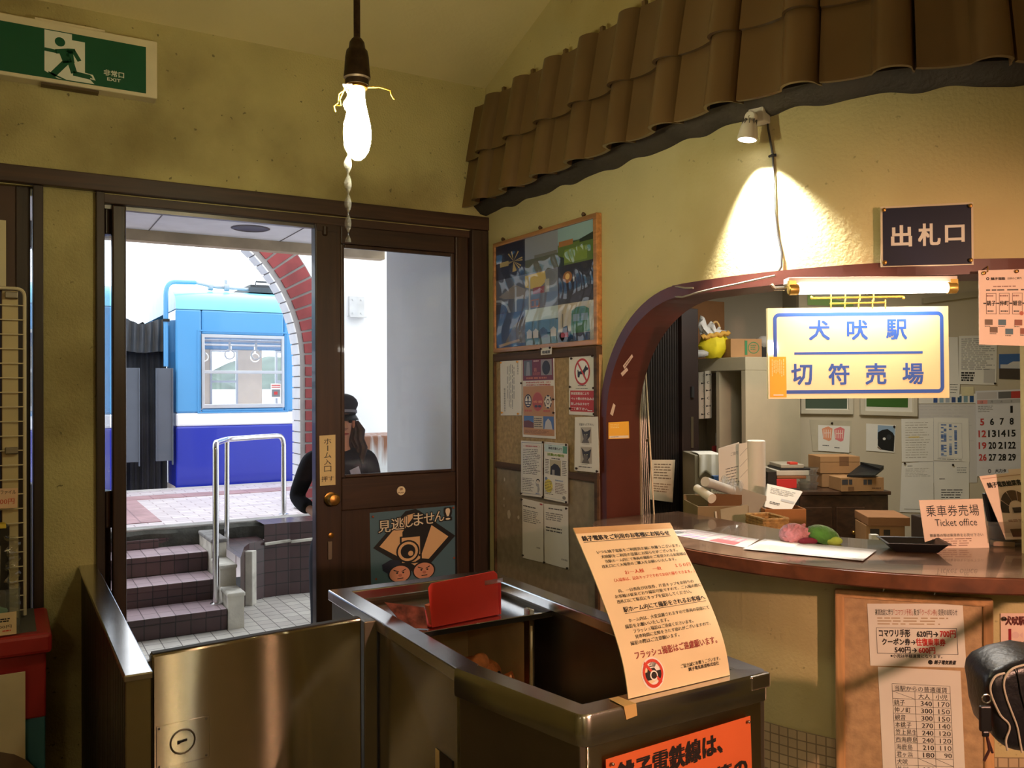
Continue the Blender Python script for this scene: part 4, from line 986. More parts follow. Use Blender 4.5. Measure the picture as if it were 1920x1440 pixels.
# ------------------------------------------------------------------ notice boards on the straight flank
XB = 1.962
cork = mat('cork', (176, 150, 108), .9, var=.22, scale=60, bump=.3, bscale=160); corkd = mat('hardboard', (150, 136, 112), .85, var=.15, scale=30)
frm = wood('board_frame', (84, 60, 36), 'Y', .75, 0); frl = wood('photo_frame', (176, 126, 72), 'Y', .45, .2)
nbd = empty('notice_board', 'brown-framed cork notice board between the door and the arch', 'notice board', (1.97, 3.08, 1.0))
YL, YR = 3.488, 2.672
b = MB(); b.box(XB, 1.98, YR, YL, 1.235, 1.742); part('cork_panel', b, cork, nbd)
b = MB(); b.box(XB, 1.98, YR, YL, .62, 1.235); part('lower_panel', b, corkd, nbd)
for nm, z0, z1 in (('rail', 1.712, 1.748), ('rail', 1.222, 1.250), ('rail', .60, .63)):
    b = MB(); b.box(XB-.010, 1.98, YR, YL, z0, z1)
    part(nm, b, frm, nbd, bevel=.003)
for y0 in (YL-.014, YR):
    b = MB(); b.box(XB-.011, 1.979, y0, y0+(.014 if y0 > 3 else .022), .60, 1.748); part('stile', b, frm, nbd, bevel=.002)
b = MB(); r = random.Random(3)
for x, y, w_, h_ in ((946, 899, .012, .016), (945, 935, .007, .012), (954, 964, .025, .03), (972, 970, .014, .016), (945, 948, .006, .01)):
    p = onX(x, y, XB-.001); b.add([p+V((0, w_*.8*cos(k*pi/3)*r.uniform(.6, 1), h_*.8*sin(k*pi/3)*r.uniform(.6, 1))) for k in range(6)], [tuple(range(6))])
part('paint_scrap', b, ink(200, 190, 168), nbd)
# framed collage
pf = empty('framed_collage', 'wood-framed collage of nine railway photographs wrapped in clear film', 'picture', (1.97, 3.08, 1.75))
ZT_, ZB_ = 2.262, 1.752
for nm, bx_ in (('frame_rail', (YR, YL, ZT_-.02, ZT_)), ('frame_rail', (YR, YL, ZB_, ZB_+.022)), ('frame_stile', (YL-.018, YL, ZB_, ZT_)), ('frame_stile', (YR, YR+.024, ZB_, ZT_))):
    b = MB(); b.box(1.953, 1.98, *bx_); part(nm, b, frl, pf, bevel=.003)
f = quadf((1.962, YL-.016, ZT_-.018), (1.962, YR+.02, ZT_-.018), (1.962, YR+.02, ZB_+.02), (1.962, YL-.016, ZB_+.02), out=(-1, 0, 0))
s = Sheet(f, .006, paper=ink(30, 34, 44)); T3 = 1/3
def cell(c, r_): return c*T3, r_*T3, (c+1)*T3, (r_+1)*T3
def cr_(c, r_, a, b_, e, g_, m, z=1): u0, v0, u1, v1 = cell(c, r_); s.rect(u0+(u1-u0)*a, v0+(v1-v0)*b_, u0+(u1-u0)*e, v0+(v1-v0)*g_, m, z)
def cpoly(c, r_, pts, m, z=2): u0, v0, u1, v1 = cell(c, r_); s.poly([(u0+(u1-u0)*a, v0+(v1-v0)*e) for a, e in pts], m, z)
cr_(0, 0, 0, 0, 1, 1, ink(22, 26, 48)); cr_(0, 0, .15, .5, .45, .64, ink(190, 170, 110), 2)
rr = random.Random(8)
for k in range(14): a = rr.uniform(0, 2*pi); cpoly(0, 0, [(.62, .55), (.62+.3*cos(a), .55+.3*sin(a)), (.62+.3*cos(a+.14), .55+.3*sin(a+.14))], ink(196, 170, 104), 2)
cr_(1, 0, 0, 0, 1, .62, ink(150, 158, 170)); cr_(1, 0, 0, .62, 1, 1, ink(96, 100, 76)); cr_(1, 0, .3, .54, .98, .62, ink(120, 122, 110), 2)
cr_(2, 0, 0, 0, 1, .45, ink(150, 186, 190)); cr_(2, 0, 0, .42, 1, 1, ink(98, 124, 46)); cr_(2, 0, .03, .36, .42, .5, ink(176, 120, 60), 2); cpoly(2, 0, [(.1, .95), (.2, .6), (.8, .6), (.8, .95)], ink(128, 154, 48)); cpoly(2, 0, [(.6, .42), (1, .3), (1, .5), (.6, .5)], ink(40, 54, 28)); cpoly(2, 0, [(.02, 1), (.02, .72), (.18, .8), (.18, 1)], ink(36, 50, 26), 3)
cr_(0, 1, 0, 0, 1, 1, ink(88, 94, 108)); cpoly(0, 1, [(.1, .5), (.65, .22), (1, .4), (1, .68), (.3, .58)], ink(136, 128, 120)); cr_(0, 1, .66, .3, .72, 1, ink(178, 188, 200), 3); cpoly(0, 1, [(.0, .58), (.2, .6), (.42, .78), (.52, 1), (.45, 1), (.35, .8), (.15, .66), (0, .64)], ink(160, 170, 182), 3); cr_(0, 1, 0, .72, .4, 1, ink(54, 60, 78), 2)
cr_(1, 1, 0, 0, 1, .62, ink(120, 124, 128)); cpoly(1, 1, [(0, .05), (.62, .02), (.66, .3), (.5, .42), (.2, .44), (0, .36)], ink(212, 186, 84)); cr_(1, 1, .25, .42, .6, .6, ink(150, 70, 74), 2); cr_(1, 1, .62, .25, .75, .6, ink(176, 176, 166), 3); cr_(1, 1, 0, .62, 1, 1, ink(110, 118, 132)); cr_(1, 1, .12, .1, .17, 1, ink(196, 200, 200), 4)
for a in (.18, .32): s.frame(T3+T3*a, T3+T3*.74, T3+T3*(a+.13), T3+T3*.96, .006, ink(182, 118, 78), 5)
cr_(2, 1, 0, 0, 1, 1, ink(38, 36, 38)); u0, v0, u1, v1 = cell(2, 1); s.oval(u0+T3*.27, v0+T3*.32, T3*.13, T3*.15, ink(170, 110, 44), 2); s.oval(u0+T3*.27, v0+T3*.30, T3*.06, T3*.08, ink(250, 206, 120), 3); cr_(2, 1, .42, .34, .46, .46, ink(180, 170, 140), 2); cpoly(2, 1, [(0, .7), (.9, .6), (1, 1), (0, 1)], ink(58, 54, 52))
cr_(0, 2, 0, 0, 1, 1, ink(66, 84, 116)); cpoly(0, 2, [(.3, .9), (.6, .4), (1, .15), (1, .9)], ink(112, 106, 98)); cpoly(0, 2, [(.1, .9), (.8, .78), (.82, .84), (.12, .98)], ink(178, 150, 110), 3)
cr_(1, 2, 0, 0, 1, .36, ink(190, 208, 204)); cr_(1, 2, 0, .33, 1, .72, ink(84, 122, 142)); cr_(1, 2, 0, .68, 1, 1, ink(76, 104, 92))
for a in (.05, .25, .78): cr_(1, 2, a, .62, a+.16, .8, ink(206, 198, 182), 3); cpoly(1, 2, [(a-.02, .63), (a+.08, .54), (a+.18, .63)], ink(196, 196, 188), 3)
cpoly(1, 2, [(.42, .82), (.45, .6), (.56, .52), (.68, .62), (.7, .82)], ink(58, 66, 72), 3)
cr_(2, 2, 0, 0, 1, 1, ink(196, 186, 156)); cr_(2, 2, 0, .72, 1, 1, ink(86, 70, 72)); cpoly(2, 2, [(.36, .8), (.38, .2), (.5, .12), (.72, .12), (.84, .2), (.86, .76)], ink(70, 118, 72), 3)
for a in (.42, .64): cr_(2, 2, a, .3, a+.17, .48, ink(130, 152, 158), 4)
cr_(2, 2, .42, .78, .86, .98, ink(40, 38, 46), 4); cpoly(2, 2, [(.1, .85), (.14, .6), (.26, .56), (.32, .85)], ink(60, 46, 48), 3); cr_(2, 2, .08, .74, .28, .86, ink(168, 50, 52), 4); cr_(2, 2, .12, .25, .14, .6, ink(90, 90, 90), 3)
s.build('photo_sheet', None, None, parent=pf)
b = MB()
def film(u, v): p = f(u, v, .006+.0035*sin(u*38+sin(v*9)*1.6)*(.25+abs(u-.5)*1.5)+.002*sin(v*23+u*5)); return p
b.grid(film, 60, 30); part('clear_film', b, glass('film_clear', (1, 1, 1), .03, .045), pf)
for y in (3.42, 3.1, 2.78):
    b = MB(); b.lathe((1.98, y, ZT_+.012), (-1, 0, 0), [(.003, 0), (.008, .008), (.009, .014), (.004, .018)], 10); part('hook', b, mat('hook_bronze', (84, 60, 34), .5), pf)

def on_board(name, label, cat, px, draw, paper=None, group=None, pin=None, bulge=0, X=None, pm=None):
    x_ = X or (XB-.012 if any(y > 860 for _, y in px) and any(y < 900 for _, y in px) else XB-.0035)
    f = quadf(*[onX(x, y, x_) for x, y in px], bulge=bulge, out=(-1, 0, 0)); s = Sheet(f, .0006, 4, 6, paper or paperw)
    draw(s); o = s.build(name, label, cat, group)
    if pin: pins(o, f, pin, pm, .005)
    return o
gk = ink(84, 82, 80); lk = ink(150, 148, 144); dk = ink(46, 44, 44)
def d_region(s): s.text('地域版', .13, .42, .87, .84, dk, .03)
on_board('board_label', 'tiny white label pinned between the photo collage and the cork board', 'label', [(1014, 653), (1035, 650), (1034, 664), (1014, 666)], d_region, pin=[(.1, .12), (.92, .12)], X=1.948)
def d_vert(s):
    s.col('お客様各位', .80, .05, .87, .27, gk, .0)
    s.cols(.34, .06, .72, .92, 5, lk, 5, .35); s.col('銚子電気鉄道株式会社', .17, .50, .25, .93, gk, 0)
on_board('letter_sheet', 'white sheet of vertical writing at the upper left of the cork board', 'notice', [(938, 676), (978, 674), (978, 779), (939, 779)], d_vert, pin=[(.07, .04), (.85, .04), (.1, .95), (.88, .97)], pm=ink(206, 150, 60))
def d_maroon(s):
    mr = ink(120, 44, 58); s.rect(.03, .02, .97, .30, mr); s.rect(.03, .37, .97, .97, ink(196, 142, 92))
    s.rect(.06, .05, .33, .24, ink(92, 96, 104), 2); s.poly([(.13, .24), (.16, .07), (.24, .07), (.27, .24)], ink(150, 150, 156), 3); s.rect(.60, .05, .93, .24, ink(150, 140, 138), 2); s.oval(.76, .15, .12, .085, ink(38, 34, 36), 3)
    s.col('銚', .385, .14, .47, .20, ink(206, 130, 110)); s.lines(.37, .055, .55, .08, 1, ink(220, 180, 170), 3, .6, 2); s.text('記念切符', .35, .20, .57, .235, ink(206, 120, 100)); s.lines(.14, .26, .82, .285, 1, ink(206, 120, 90), 4, .8, 2)
    s.text('平成28年4月18日（月）', .12, .315, .88, .335, ink(196, 70, 50), .02); s.text('犬吠駅にて発売開始', .12, .345, .88, .365, ink(196, 70, 50), .02)
    s.oval(.19, .55, .115, .082, ink(236, 226, 206), 2); s.ring(.19, .55, .115, .082, .022, ink(40, 40, 66), 3); s.rect(.175, .49, .205, .60, ink(40, 40, 66), 3); s.rect(.1, .555, .28, .568, ink(40, 40, 66), 3); s.oval(.19, .51, .03, .02, ink(40, 40, 66), 4); s.rect(.11, .59, .27, .60, ink(40, 40, 66), 3)
    s.oval(.49, .56, .165, .118, ink(186, 84, 72), 2); s.ring(.49, .56, .165, .118, .012, ink(206, 110, 90), 3); s.text('台湾・銚電', .36, .545, .62, .575, ink(240, 170, 120), .02, 4); s.oval(.44, .615, .05, .016, ink(70, 66, 84), 4); s.oval(.55, .615, .05, .016, ink(70, 66, 84), 4)
    s.oval(.80, .56, .11, .082, ink(236, 226, 206), 2); s.ring(.80, .56, .045, .034, .016, ink(44, 40, 44), 3)
    for k in range(6): a = pi*k/3+.2; s.ring(.80, .56, .11, .082, .024, ink(44, 40, 44), 3, 4, a, a+.75)
    s.lines(.08, .66, .35, .69, 1, ink(200, 100, 80), 5, .8, 2); s.lines(.66, .66, .93, .69, 1, ink(200, 100, 80), 6, .8, 2)
    s.rect(.05, .735, .36, .88, ink(84, 122, 176), 2); s.poly([(.05, .88), (.05, .80), (.2, .79), (.36, .82), (.36, .88)], ink(116, 66, 62), 3); s.rect(.36, .735, .65, .89, ink(206, 190, 160), 2); s.lines(.38, .76, .63, .88, 5, gk, 7, .5, 3); s.rect(.65, .735, .96, .89, ink(80, 116, 176), 2); s.poly([(.68, .89), (.72, .80), (.8, .76), (.88, .80), (.92, .89)], ink(200, 198, 200), 3)
    s.lines(.08, .91, .92, .955, 4, ink(130, 90, 60), 9, .4, 2)
on_board('ticket_poster', 'tall maroon and tan poster with two black emblems on the cork board', 'poster', [(979, 669), (1039, 665), (1042, 823), (980, 819)], d_maroon, pin=[(.0, .33), (.98, .53), (.98, .69)])
def d_nodog(s):
    rd = ink(196, 50, 44)
    s.oval(.5, .295, .27, .21, white, 1); s.ring(.5, .295, .285, .22, .045, rd, 4)
    s.poly([(.33, .36), (.33, .26), (.36, .265), (.37, .29), (.52, .28), (.62, .20), (.64, .18), (.66, .22), (.72, .235), (.72, .26), (.64, .28), (.60, .31), (.60, .385), (.555, .385), (.54, .335), (.42, .335), (.40, .385), (.34, .385)], ink(24, 24, 24), 2)
    s.poly([(.31, .145), (.345, .125), (.70, .445), (.66, .465)], rd, 5)
    s.lines(.34, .515, .66, .53, 1, gk, 3, .7); s.lines(.26, .56, .74, .575, 1, gk, 4, .7)
    s.rect(.05, .60, .95, .945, rd)
    for t_, v, u1 in (('鉄道営業法により', .625, .74), ('ペット類の持ち込みは', .71, .93), ('致しかねますので', .795, .75), ('ご了承下さい。', .875, .72)): s.text(t_, .08, v, u1, v+.045, white, .02)
    s.lines(.7, .915, .92, .932, 1, white, 6, .7, 2)
on_board('no_pets_notice', 'white no-dogs notice with red ring and red text panel, upper right of the cork board', 'notice', [(1067, 665), (1118, 661), (1118, 780), (1067, 777)], d_nodog, pin=[(.13, .07), (.9, .05), (.08, .54), (.94, .56), (.08, .90), (.96, .97)])
def cat(s, u, v, w_, h_, seed):
    s.rect(u, v, u+w_, v+h_, ink(190, 180, 162)); d = ink(58, 54, 50); m = ink(110, 102, 92)
    s.poly([(u+w_*.25, v+h_*.7), (u+w_*.08, v+h_*.05), (u+w_*.4, v+h_*.28), (u+w_*.65, v+h_*.25), (u+w_*.95, v+h_*.12), (u+w_*.85, v+h_*.6), (u+w_*.6, v+h_*.82)], d, 2)
    s.oval(u+w_*.45, v+h_*.62, w_*.2, h_*.17, m, 3); s.oval(u+w_*.36, v+h_*.48, w_*.05, h_*.04, ink(190, 186, 140), 3); s.oval(u+w_*.6, v+h_*.46, w_*.05, h_*.04, ink(190, 186, 140), 3)
    s.poly([(u+w_*.1, v+h_), (u+w_*.3, v+h_*.72), (u+w_*.7, v+h_*.8), (u+w_*.8, v+h_)], m, 2)
def d_cats(s): s.text('可愛がって下さい。', .2, .12, .82, .165, dk, .01); cat(s, .26, .19, .46, .29, 1); s.lines(.34, .495, .66, .505, 1, lk, 3, .8); cat(s, .26, .55, .46, .30, 2); s.lines(.3, .87, .6, .88, 1, lk, 5, .8); s.lines(.18, .91, .86, .93, 1, gk, 6, .8)
on_board('kitten_notice', 'white notice with two kitten photographs below the no-dogs notice', 'notice', [(1078, 782), (1121, 781), (1124, 887), (1077, 882)], d_cats, pin=[(.13, .955), (.95, .97)])
def d_sched(s):
    s.frame(.04, .03, .96, .96, .0015, ink(110, 116, 150)); s.ring(.5, .095, .38, .03, .012, ink(196, 90, 90)); s.lines(.22, .085, .8, .105, 1, ink(196, 90, 90), 8, .9, 2)
    s.lines(.1, .15, .9, .62, 15, gk, 9, .33); s.lines(.08, .68, .62, .93, 8, gk, 10, .33)
    s.oval(.80, .71, .08, .035, dk); s.oval(.80, .725, .06, .03, ink(230, 220, 205), 2); s.poly([(.68, .72), (.74, .76), (.84, .76), (.88, .86), (.84, .92), (.78, .92), (.78, .82), (.72, .80)], ink(176, 176, 176), 1); s.lines(.7, .93, .95, .945, 1, ink(80, 120, 180), 2, .9)
on_board('schedule_sheet', 'white schedule sheet with red oval heading and waving figure, under the maroon poster', 'notice', [(977, 826), (1018, 828), (1017, 933), (977, 928)], d_sched, pin=[(.05, .97)])
def d_news(s):
    s.rect(.04, .04, .96, .17, ink(206, 226, 222)); s.rect(.80, .05, .97, .17, ink(96, 160, 132), 2); s.text('移動支援だより', .2, .08, .76, .125, dk, .02, 2); s.lines(.2, .05, .4, .06, 1, gk, 2, .9, 2); s.text('活動の報告', .15, .19, .86, .235, ink(140, 170, 50), .03); s.text('活動日誌', .32, .265, .68, .285, dk, .02)
    s.lines(.06, .30, .23, .56, 9, gk, 3, .4); s.lines(.77, .30, .96, .56, 9, gk, 4, .4); s.rect(.26, .30, .72, .56, ink(196, 186, 150)); s.poly([(.28, .56), (.3, .42), (.45, .36), (.6, .38), (.7, .44), (.7, .56)], ink(54, 50, 46), 2); s.rect(.36, .47, .46, .56, ink(176, 170, 160), 3)
    s.oval(.2, .76, .17, .115, ink(240, 222, 90), 1); s.oval(.1, .64, .06, .03, ink(130, 150, 180), 1); s.lines(.48, .635, .84, .66, 2, ink(110, 140, 190), 3, .6); s.lines(.05, .68, .42, .92, 9, gk, 5, .35, 2); s.lines(.48, .69, .95, .88, 7, ink(130, 100, 100), 6, .35, 2); s.oval(.85, .92, .07, .03, lk)
    s.frame(.02, .02, .98, .97, .001, ink(150, 170, 190))
on_board('newsletter_sheet', 'pale green and yellow newsletter sheet pinned beside the schedule sheet', 'notice', [(1020, 828), (1065, 832), (1065, 944), (1020, 935)], d_news, pin=[(.0, .01), (.97, .02), (.0, .97), (.97, .98)])
def d_a(s): s.rect(.84, .02, .96, .045, ink(196, 90, 90)); s.lines(.06, .11, .7, .13, 1, gk, 4, .9); s.lines(.06, .18, .9, .40, 7, lk, 5, .4); s.text('犬吠駅', .68, .76, .86, .785, gk)
on_board('plain_notice', 'white notice with a small red mark, lower left of the four hung in a square', 'notice', [(979, 934), (1019, 943), (1019, 1055), (980, 1046)], d_a, pin=[(.03, .02), (.06, .95)])
def d_b(s): s.lines(.2, .06, .82, .08, 1, gk, 3, .9); s.lines(.08, .14, .95, .28, 4, lk, 5, .5); s.lines(.08, .38, .95, .48, 2, gk, 6, .4); s.text('犬吠 駅長', .70, .85, .95, .88, gk)
on_board('plain_notice', 'white notice of sparse print, lower right of the four hung in a square', 'notice', [(1020, 944), (1065, 950), (1067, 1068), (1021, 1055)], d_b, pin=[(.03, .99), (.97, .03), (.97, .98)])

# labels and poster on the door
def on_door(name, label, cat, px, draw, paper=None, y=DY0-.0125, pin=None, pm=None):
    f = quadf(*[onY(a, c, y) for a, c in px], out=(0, -1, 0)); s = Sheet(f, .0012, paper=paper or papery); draw(s); o = s.build(name, label, cat)
    if pin: pins(o, f, pin, pm, .005)
    return o
def d_push(s): s.col('ホーム入口', .27, .055, .73, .74, dk, .0); s.text('押す', .1, .815, .88, .925, dk, .0)
on_door('door_label', 'cream vertical plate with black characters on the door stile above the knob', 'label', [(599, 817), (629, 815), (629, 909), (600, 911)], d_push, mat('plate_cream', (226, 204, 150), .5, var=.04))
fr = onY(752, 920, DY0-.0055)
b = MB(); b.lathe(fr, (0, -1, 0), [(.020, 0), (.0205, .001), (.020, .0015)], 28); po = tag(b.build('push_sticker', mat('sticker_cream', (236, 222, 186), .5)), 'round cream push sticker on the middle rail of the door', 'sticker')
f = quadf(fr+V((-.02, -.0012, .02)), fr+V((.02, -.0012, .02)), fr+V((.02, -.0012, -.02)), fr+V((-.02, -.0012, -.02)), out=(0, -1, 0))
s = Sheet(f, .0001, paper=mat('sticker_cream', (236, 222, 186))); s.mb = MB(); s.text('押', .33, .17, .67, .52, ink(120, 60, 20), .02); s.text('PUSH', .16, .62, .84, .80, ink(120, 60, 20), .02); s.build('lettering', None, None, parent=po)
def d_police(s):
    bk = ink(20, 24, 30); tan = ink(226, 186, 140)
    s.poly([(.52, -.0), (.985, .42), (.55, .92), (.03, .48), (.40, .02)], bk, 1); s.poly([(.5, .06), (.90, .42), (.56, .82), (.10, .47), (.40, .08)], tan, 2)
    s.poly([(.55, .02), (.72, .18), (.58, .62), (.36, .40), (.36, .30)], bk, 3)
    s.rect(.33, .36, .58, .74, bk, 4); s.rect(.35, .38, .56, .72, tan, 5); s.oval(.42, .57, .135, .155, bk, 6); s.oval(.42, .57, .115, .132, tan, 7); s.oval(.42, .57, .085, .098, bk, 8); s.oval(.45, .60, .03, .035, tan, 9); s.rect(.545, .62, .565, .65, bk, 7)
    for u, v in ((.32, .78), (.60, .77)): s.oval(u, v+.08, .135, .125, bk, 9); s.oval(u, v+.085, .118, .11, ink(214, 150, 124), 10); s.poly([(u-.07, v+.02), (u-.01, v+.05), (u-.01, v+.06), (u-.07, v+.035)], bk, 11); s.poly([(u+.07, v+.02), (u+.02, v+.05), (u+.02, v+.06), (u+.07, v+.035)], bk, 11); s.oval(u-.03, v+.07, .012, .012, bk, 11); s.oval(u+.04, v+.07, .012, .012, bk, 11); s.oval(u+.005, v+.105, .022, .02, ink(190, 116, 96), 11); s.line(u-.03, v+.15, u+.04, v+.145, .004, bk, 11)
    s.poly([(.13, .80), (.12, .72), (.22, .66), (.32, .68), (.33, .73), (.22, .78), (.20, .86)], ink(30, 40, 66), 12); s.poly([(.50, .72), (.56, .68), (.66, .70), (.66, .74), (.58, .73)], bk, 12)
    for z, m, bd in ((13, bk, .075), (14, ink(236, 222, 196), .012)): 
        for ch, u0, u1, v0, v1 in (('見', .09, .225, .12, .28), ('逃', .235, .38, .10, .26), ('し', .40, .48, .09, .24), ('ま', .49, .60, .06, .23), ('せ', .61, .73, .07, .22), ('ん', .735, .85, .06, .20), ('!', .87, .92, .03, .19)): s.text(ch, u0, v0, u1, v1, m, bd, z)
on_door('security_poster', 'blue security poster with a big lens and two stern faces on the lower door panel', 'poster', [(693, 962), (855, 947), (857, 1083), (696, 1100)], d_police, ink(78, 112, 130), y=DY0+.011, pin=[(.03, .05), (.96, .03), (.96, .72), (.05, .90)], pm=ink(150, 70, 40))

# ================================================================== GATE BOOTH
HB = .93
gr_ = empty('barrier_rail', 'steel-capped barrier rail running from the doorway to the swing gate', 'barrier', (.265, 2.9, 0))
ribm = mat('barrier_cladding', (70, 62, 54), .45, .7, var=.1, scale=3)
b = MB(); b.box(.243, .284, 2.16, 3.6, .02, HB-.012); 
y = 2.18
while y < 3.58: b.box(.240, .2435, y, y+.030, .03, HB-.03); b.box(.2835, .287, y, y+.030, .03, HB-.03); y += .04
part('panel', b, ribm, gr_)
b = MB(); b.box(.232, .294, 2.148, 3.604, HB-.016, HB); part('cap', b, steel_cap, gr_, bevel=.003)
b = MB(); b.box(.236, .290, 2.152, 2.17, 0, HB-.014); part('end_plate', b, steel, gr_, bevel=.002)

gt = empty('swing_gate', 'brushed steel swing gate panel with a recessed ring latch', 'gate', (.32, 2.27, .06))
G0, G1 = V((.306, 2.262, 0)), V((.868, 2.318, 0)); gu = (G1-G0).normalized(); gn = V((gu.y, -gu.x, 0)); GL_ = (G1-G0).length
def gpt(u, d, z): return G0+gu*u+gn*d+UP*z
b = MB(); b.ob(gpt(0, -.03, .08), gu*GL_, gn*.03, UP*(.936-.08)); part('panel', b, steel, gt, bevel=.006)
b = MB(); b.ob(gpt(.004, -.026, .934), gu*(GL_-.008), gn*.022, UP*.004); part('top_trim', b, mat('trim_rubber', (60, 56, 50), .6), gt)
pl_c = onY(342, 1390, 2.27); pu_ = (pl_c-G0).dot(gu); pz = onY(342, 1390, 2.268).z
b = MB(); b.ob(gpt(pu_-.062, 0, pz-.055), gu*.128, gn*.0016, UP*.105); lp = part('latch_plate', b, steel, gt, bevel=.001)
b = MB(); c = gpt(pu_, .0016, pz)
for r0_, r1_ in ((.028, .031),): b.tube([c+(gu*cos(2*pi*i/36)+UP*sin(2*pi*i/36))*.0295 for i in range(36)], .0022, 8, closed=True)
part('latch_ring', b, steel_dark, lp)
b = MB(); b.lathe(c, gn, [(.027, 0), (.027, .0006)], 32); b.tube([c+gu*-.012+gn*.001, c+gu*.010+UP*.003+gn*.001], .0032, 8, 1); b.ob(c-gu*.013+gn*.001-UP*.004, gu*.006, gn*.002, UP*.009, 1); part('latch_thumb', b, [steel, rubber], lp)
b = MB()
for du_, dz in ((-.056, -.049), (.058, -.049), (-.056, .044), (.058, .044)): b.lathe(gpt(pu_+du_, .0016, pz+dz), gn, [(.003, 0), (.0025, .0012), (.001, .0014)], 10)
part('screw', b, steel_dark, lp)
b = MB(); b.tube([gpt(-.004, -.015, .10), gpt(-.004, -.015, .92)], .009, 10); part('hinge_rod', b, steel_dark, gt)
gp_ = empty('gate_post', 'steel post between the swing gate and the booth', 'post', (.893, 2.325, 0))
b = MB(); b.box(.872, .911, 2.31, 2.345, 0, HB-.004); part('post', b, steel_dark, gp_, bevel=.003)

bo = empty('ticket_booth', 'stainless steel ticket collector booth with open top in the foreground', 'booth', (1.2, 2.05, 0))
def seg(p, q, t, z0, z1, m, nm, side=1, bev=.003):
    p, q = V((*p, 0)), V((*q, 0)); u = (q-p).normalized(); n_ = V((u.y, -u.x, 0))*side
    b = MB(); b.ob(p+UP*z0, q-p, n_*t, UP*(z1-z0)); return part(nm, b, m, bo, bevel=bev)
# long left wall, back wall, right wall, front wall (outer faces)
seg((.915, 2.72), (.915, 1.77), .03, .02, HB-.03, steel_dark, 'left_wall', -1)
seg((.915, 2.345), (.915, 1.77), .001, .02, HB-.03, steel, 'left_skin', 1, 0)
seg((.915, 2.72), (1.50, 2.72), .03, .02, HB-.03, steel_dark, 'rear_wall', 1)
seg((1.50, 2.72), (1.50, 1.41), .03, .02, HB-.03, steel_dark, 'right_wall', 1)
A0, A1 = (.905, 1.785), (.985, 1.412)
seg(A0, A1, .03, .02, HB-.06, steel_dark, 'near_wall', -1)
seg((.985, 1.412), (1.50, 1.412), .03, .02, HB-.06, steel_dark, 'front_wall', -1)
for p, q, s_ in (((.905, 2.73), (.905, 1.80), -1), ((.905, 2.73), (1.51, 2.73), 1), ((1.51, 2.73), (1.51, 1.40), 1)):
    p3, q3 = V((*p, 0)), V((*q, 0)); u = (q3-p3).normalized(); n_ = V((u.y, -u.x, 0))*s_
    b = MB(); b.ob(p3+UP*(HB-.034), q3-p3, n_*.062, UP*.034); part('cap', b, steel_cap, bo, bevel=.004)
# the heavier near cap, one rounded corner piece
def offs(n, z):
    cen = V((.985, 1.412, 0)); o = [V((.90-n*.98, 1.80, z))]
    a, c, d = V((.90, 1.80, 0)), V((.977, 1.402, 0)), V((1.515, 1.402, 0))
    n1 = V((-(c-a).y, (c-a).x, 0)).normalized()*-1; n1 = V((-.982, -.19, 0)); n2 = V((0, -1, 0))
    R_ = .03; out = [a+n1*n]
    n3 = V((1, 0, 0)); cc = c+V((.031, .03, 0)); dd = d+V((-.03, .03, 0))
    for (a0, a1, ce, base) in ((n1, n2, cc, c), (n2, n3, dd, d)):
        for i in range(9):
            t = i/8; d_ = (a0*(1-t)+a1*t).normalized()
            out.append(ce+d_*(R_+n) if n > -R_ else base+(a0+a1)/(1+a0.dot(a1))*n)
    out.append(V((1.515+n, 1.60, 0)))
    return [p+UP*z for p in out]
b = MB()
rings = [offs(-.058, HB-.02), offs(-.058, HB), offs(-.005, HB+.001), offs(0, HB-.006), offs(0, HB-.062), offs(-.006, HB-.066)]
N = len(rings[0])
b.add([p for r_ in rings for p in r_], [(i*N+k, i*N+k+1, (i+1)*N+k+1, (i+1)*N+k) for i in range(len(rings)-1) for k in range(N-1)]+[tuple(i*N for i in range(len(rings))), tuple(i*N+N-1 for i in range(len(rings)))[::-1]], 0, True)
cp2 = part('near_cap', b, steel_cap, bo)
b = MB(); rr_ = [offs(-.008, HB-.06), offs(-.008, .02)]
b.add([p for r_ in rr_ for p in r_], [(k, k+1, N+k+1, N+k) for k in range(N-1)], 0, True); part('near_skin', b, steel, bo)
# shelf and cubby inside
b = MB(); b.box(.945, 1.47, 2.26, 2.69, .872, .884); b.box(.945, 1.47, 2.252, 2.26, .871, .889); part('shelf', b, steel_cap, bo, bevel=.002)
b = MB(); b.box(1.395, 1.402, 2.262, 2.69, .05, .85); b.box(.945, 1.395, 2.68, 2.69, .05, .85); b.box(.945, 1.395, 2.27, 2.68, .618, .626); part('cubby', b, mat('cubby_cream', (226, 200, 146), .6, var=.1), bo)
b = MB(); b.box(1.392, 1.412, 2.265, 2.30, .05, .93-.03); part('cubby_post', b, steel, bo, bevel=.003)
# slot in the left wall
c = onX(815, 1375, .912); 
b = MB(); y0, y1 = 1.835, 1.925; z0, z1 = .58, .70
b.box(.9105, .9135, y0, y1, z0, z1, 1); b.box(.9095, .9105, y1-.022, y1, z0, z1, 0); b.box(.9095, .9105, y0, y1, z0, z0+.010, 0); b.box(.9098, .9105, y0, y1-.022, z0+.010, z0+.055, 2)
part('ticket_slot', b, [mat('slot_cream', (232, 206, 150), .5), ink(46, 34, 24), ink(206, 140, 90)], bo)
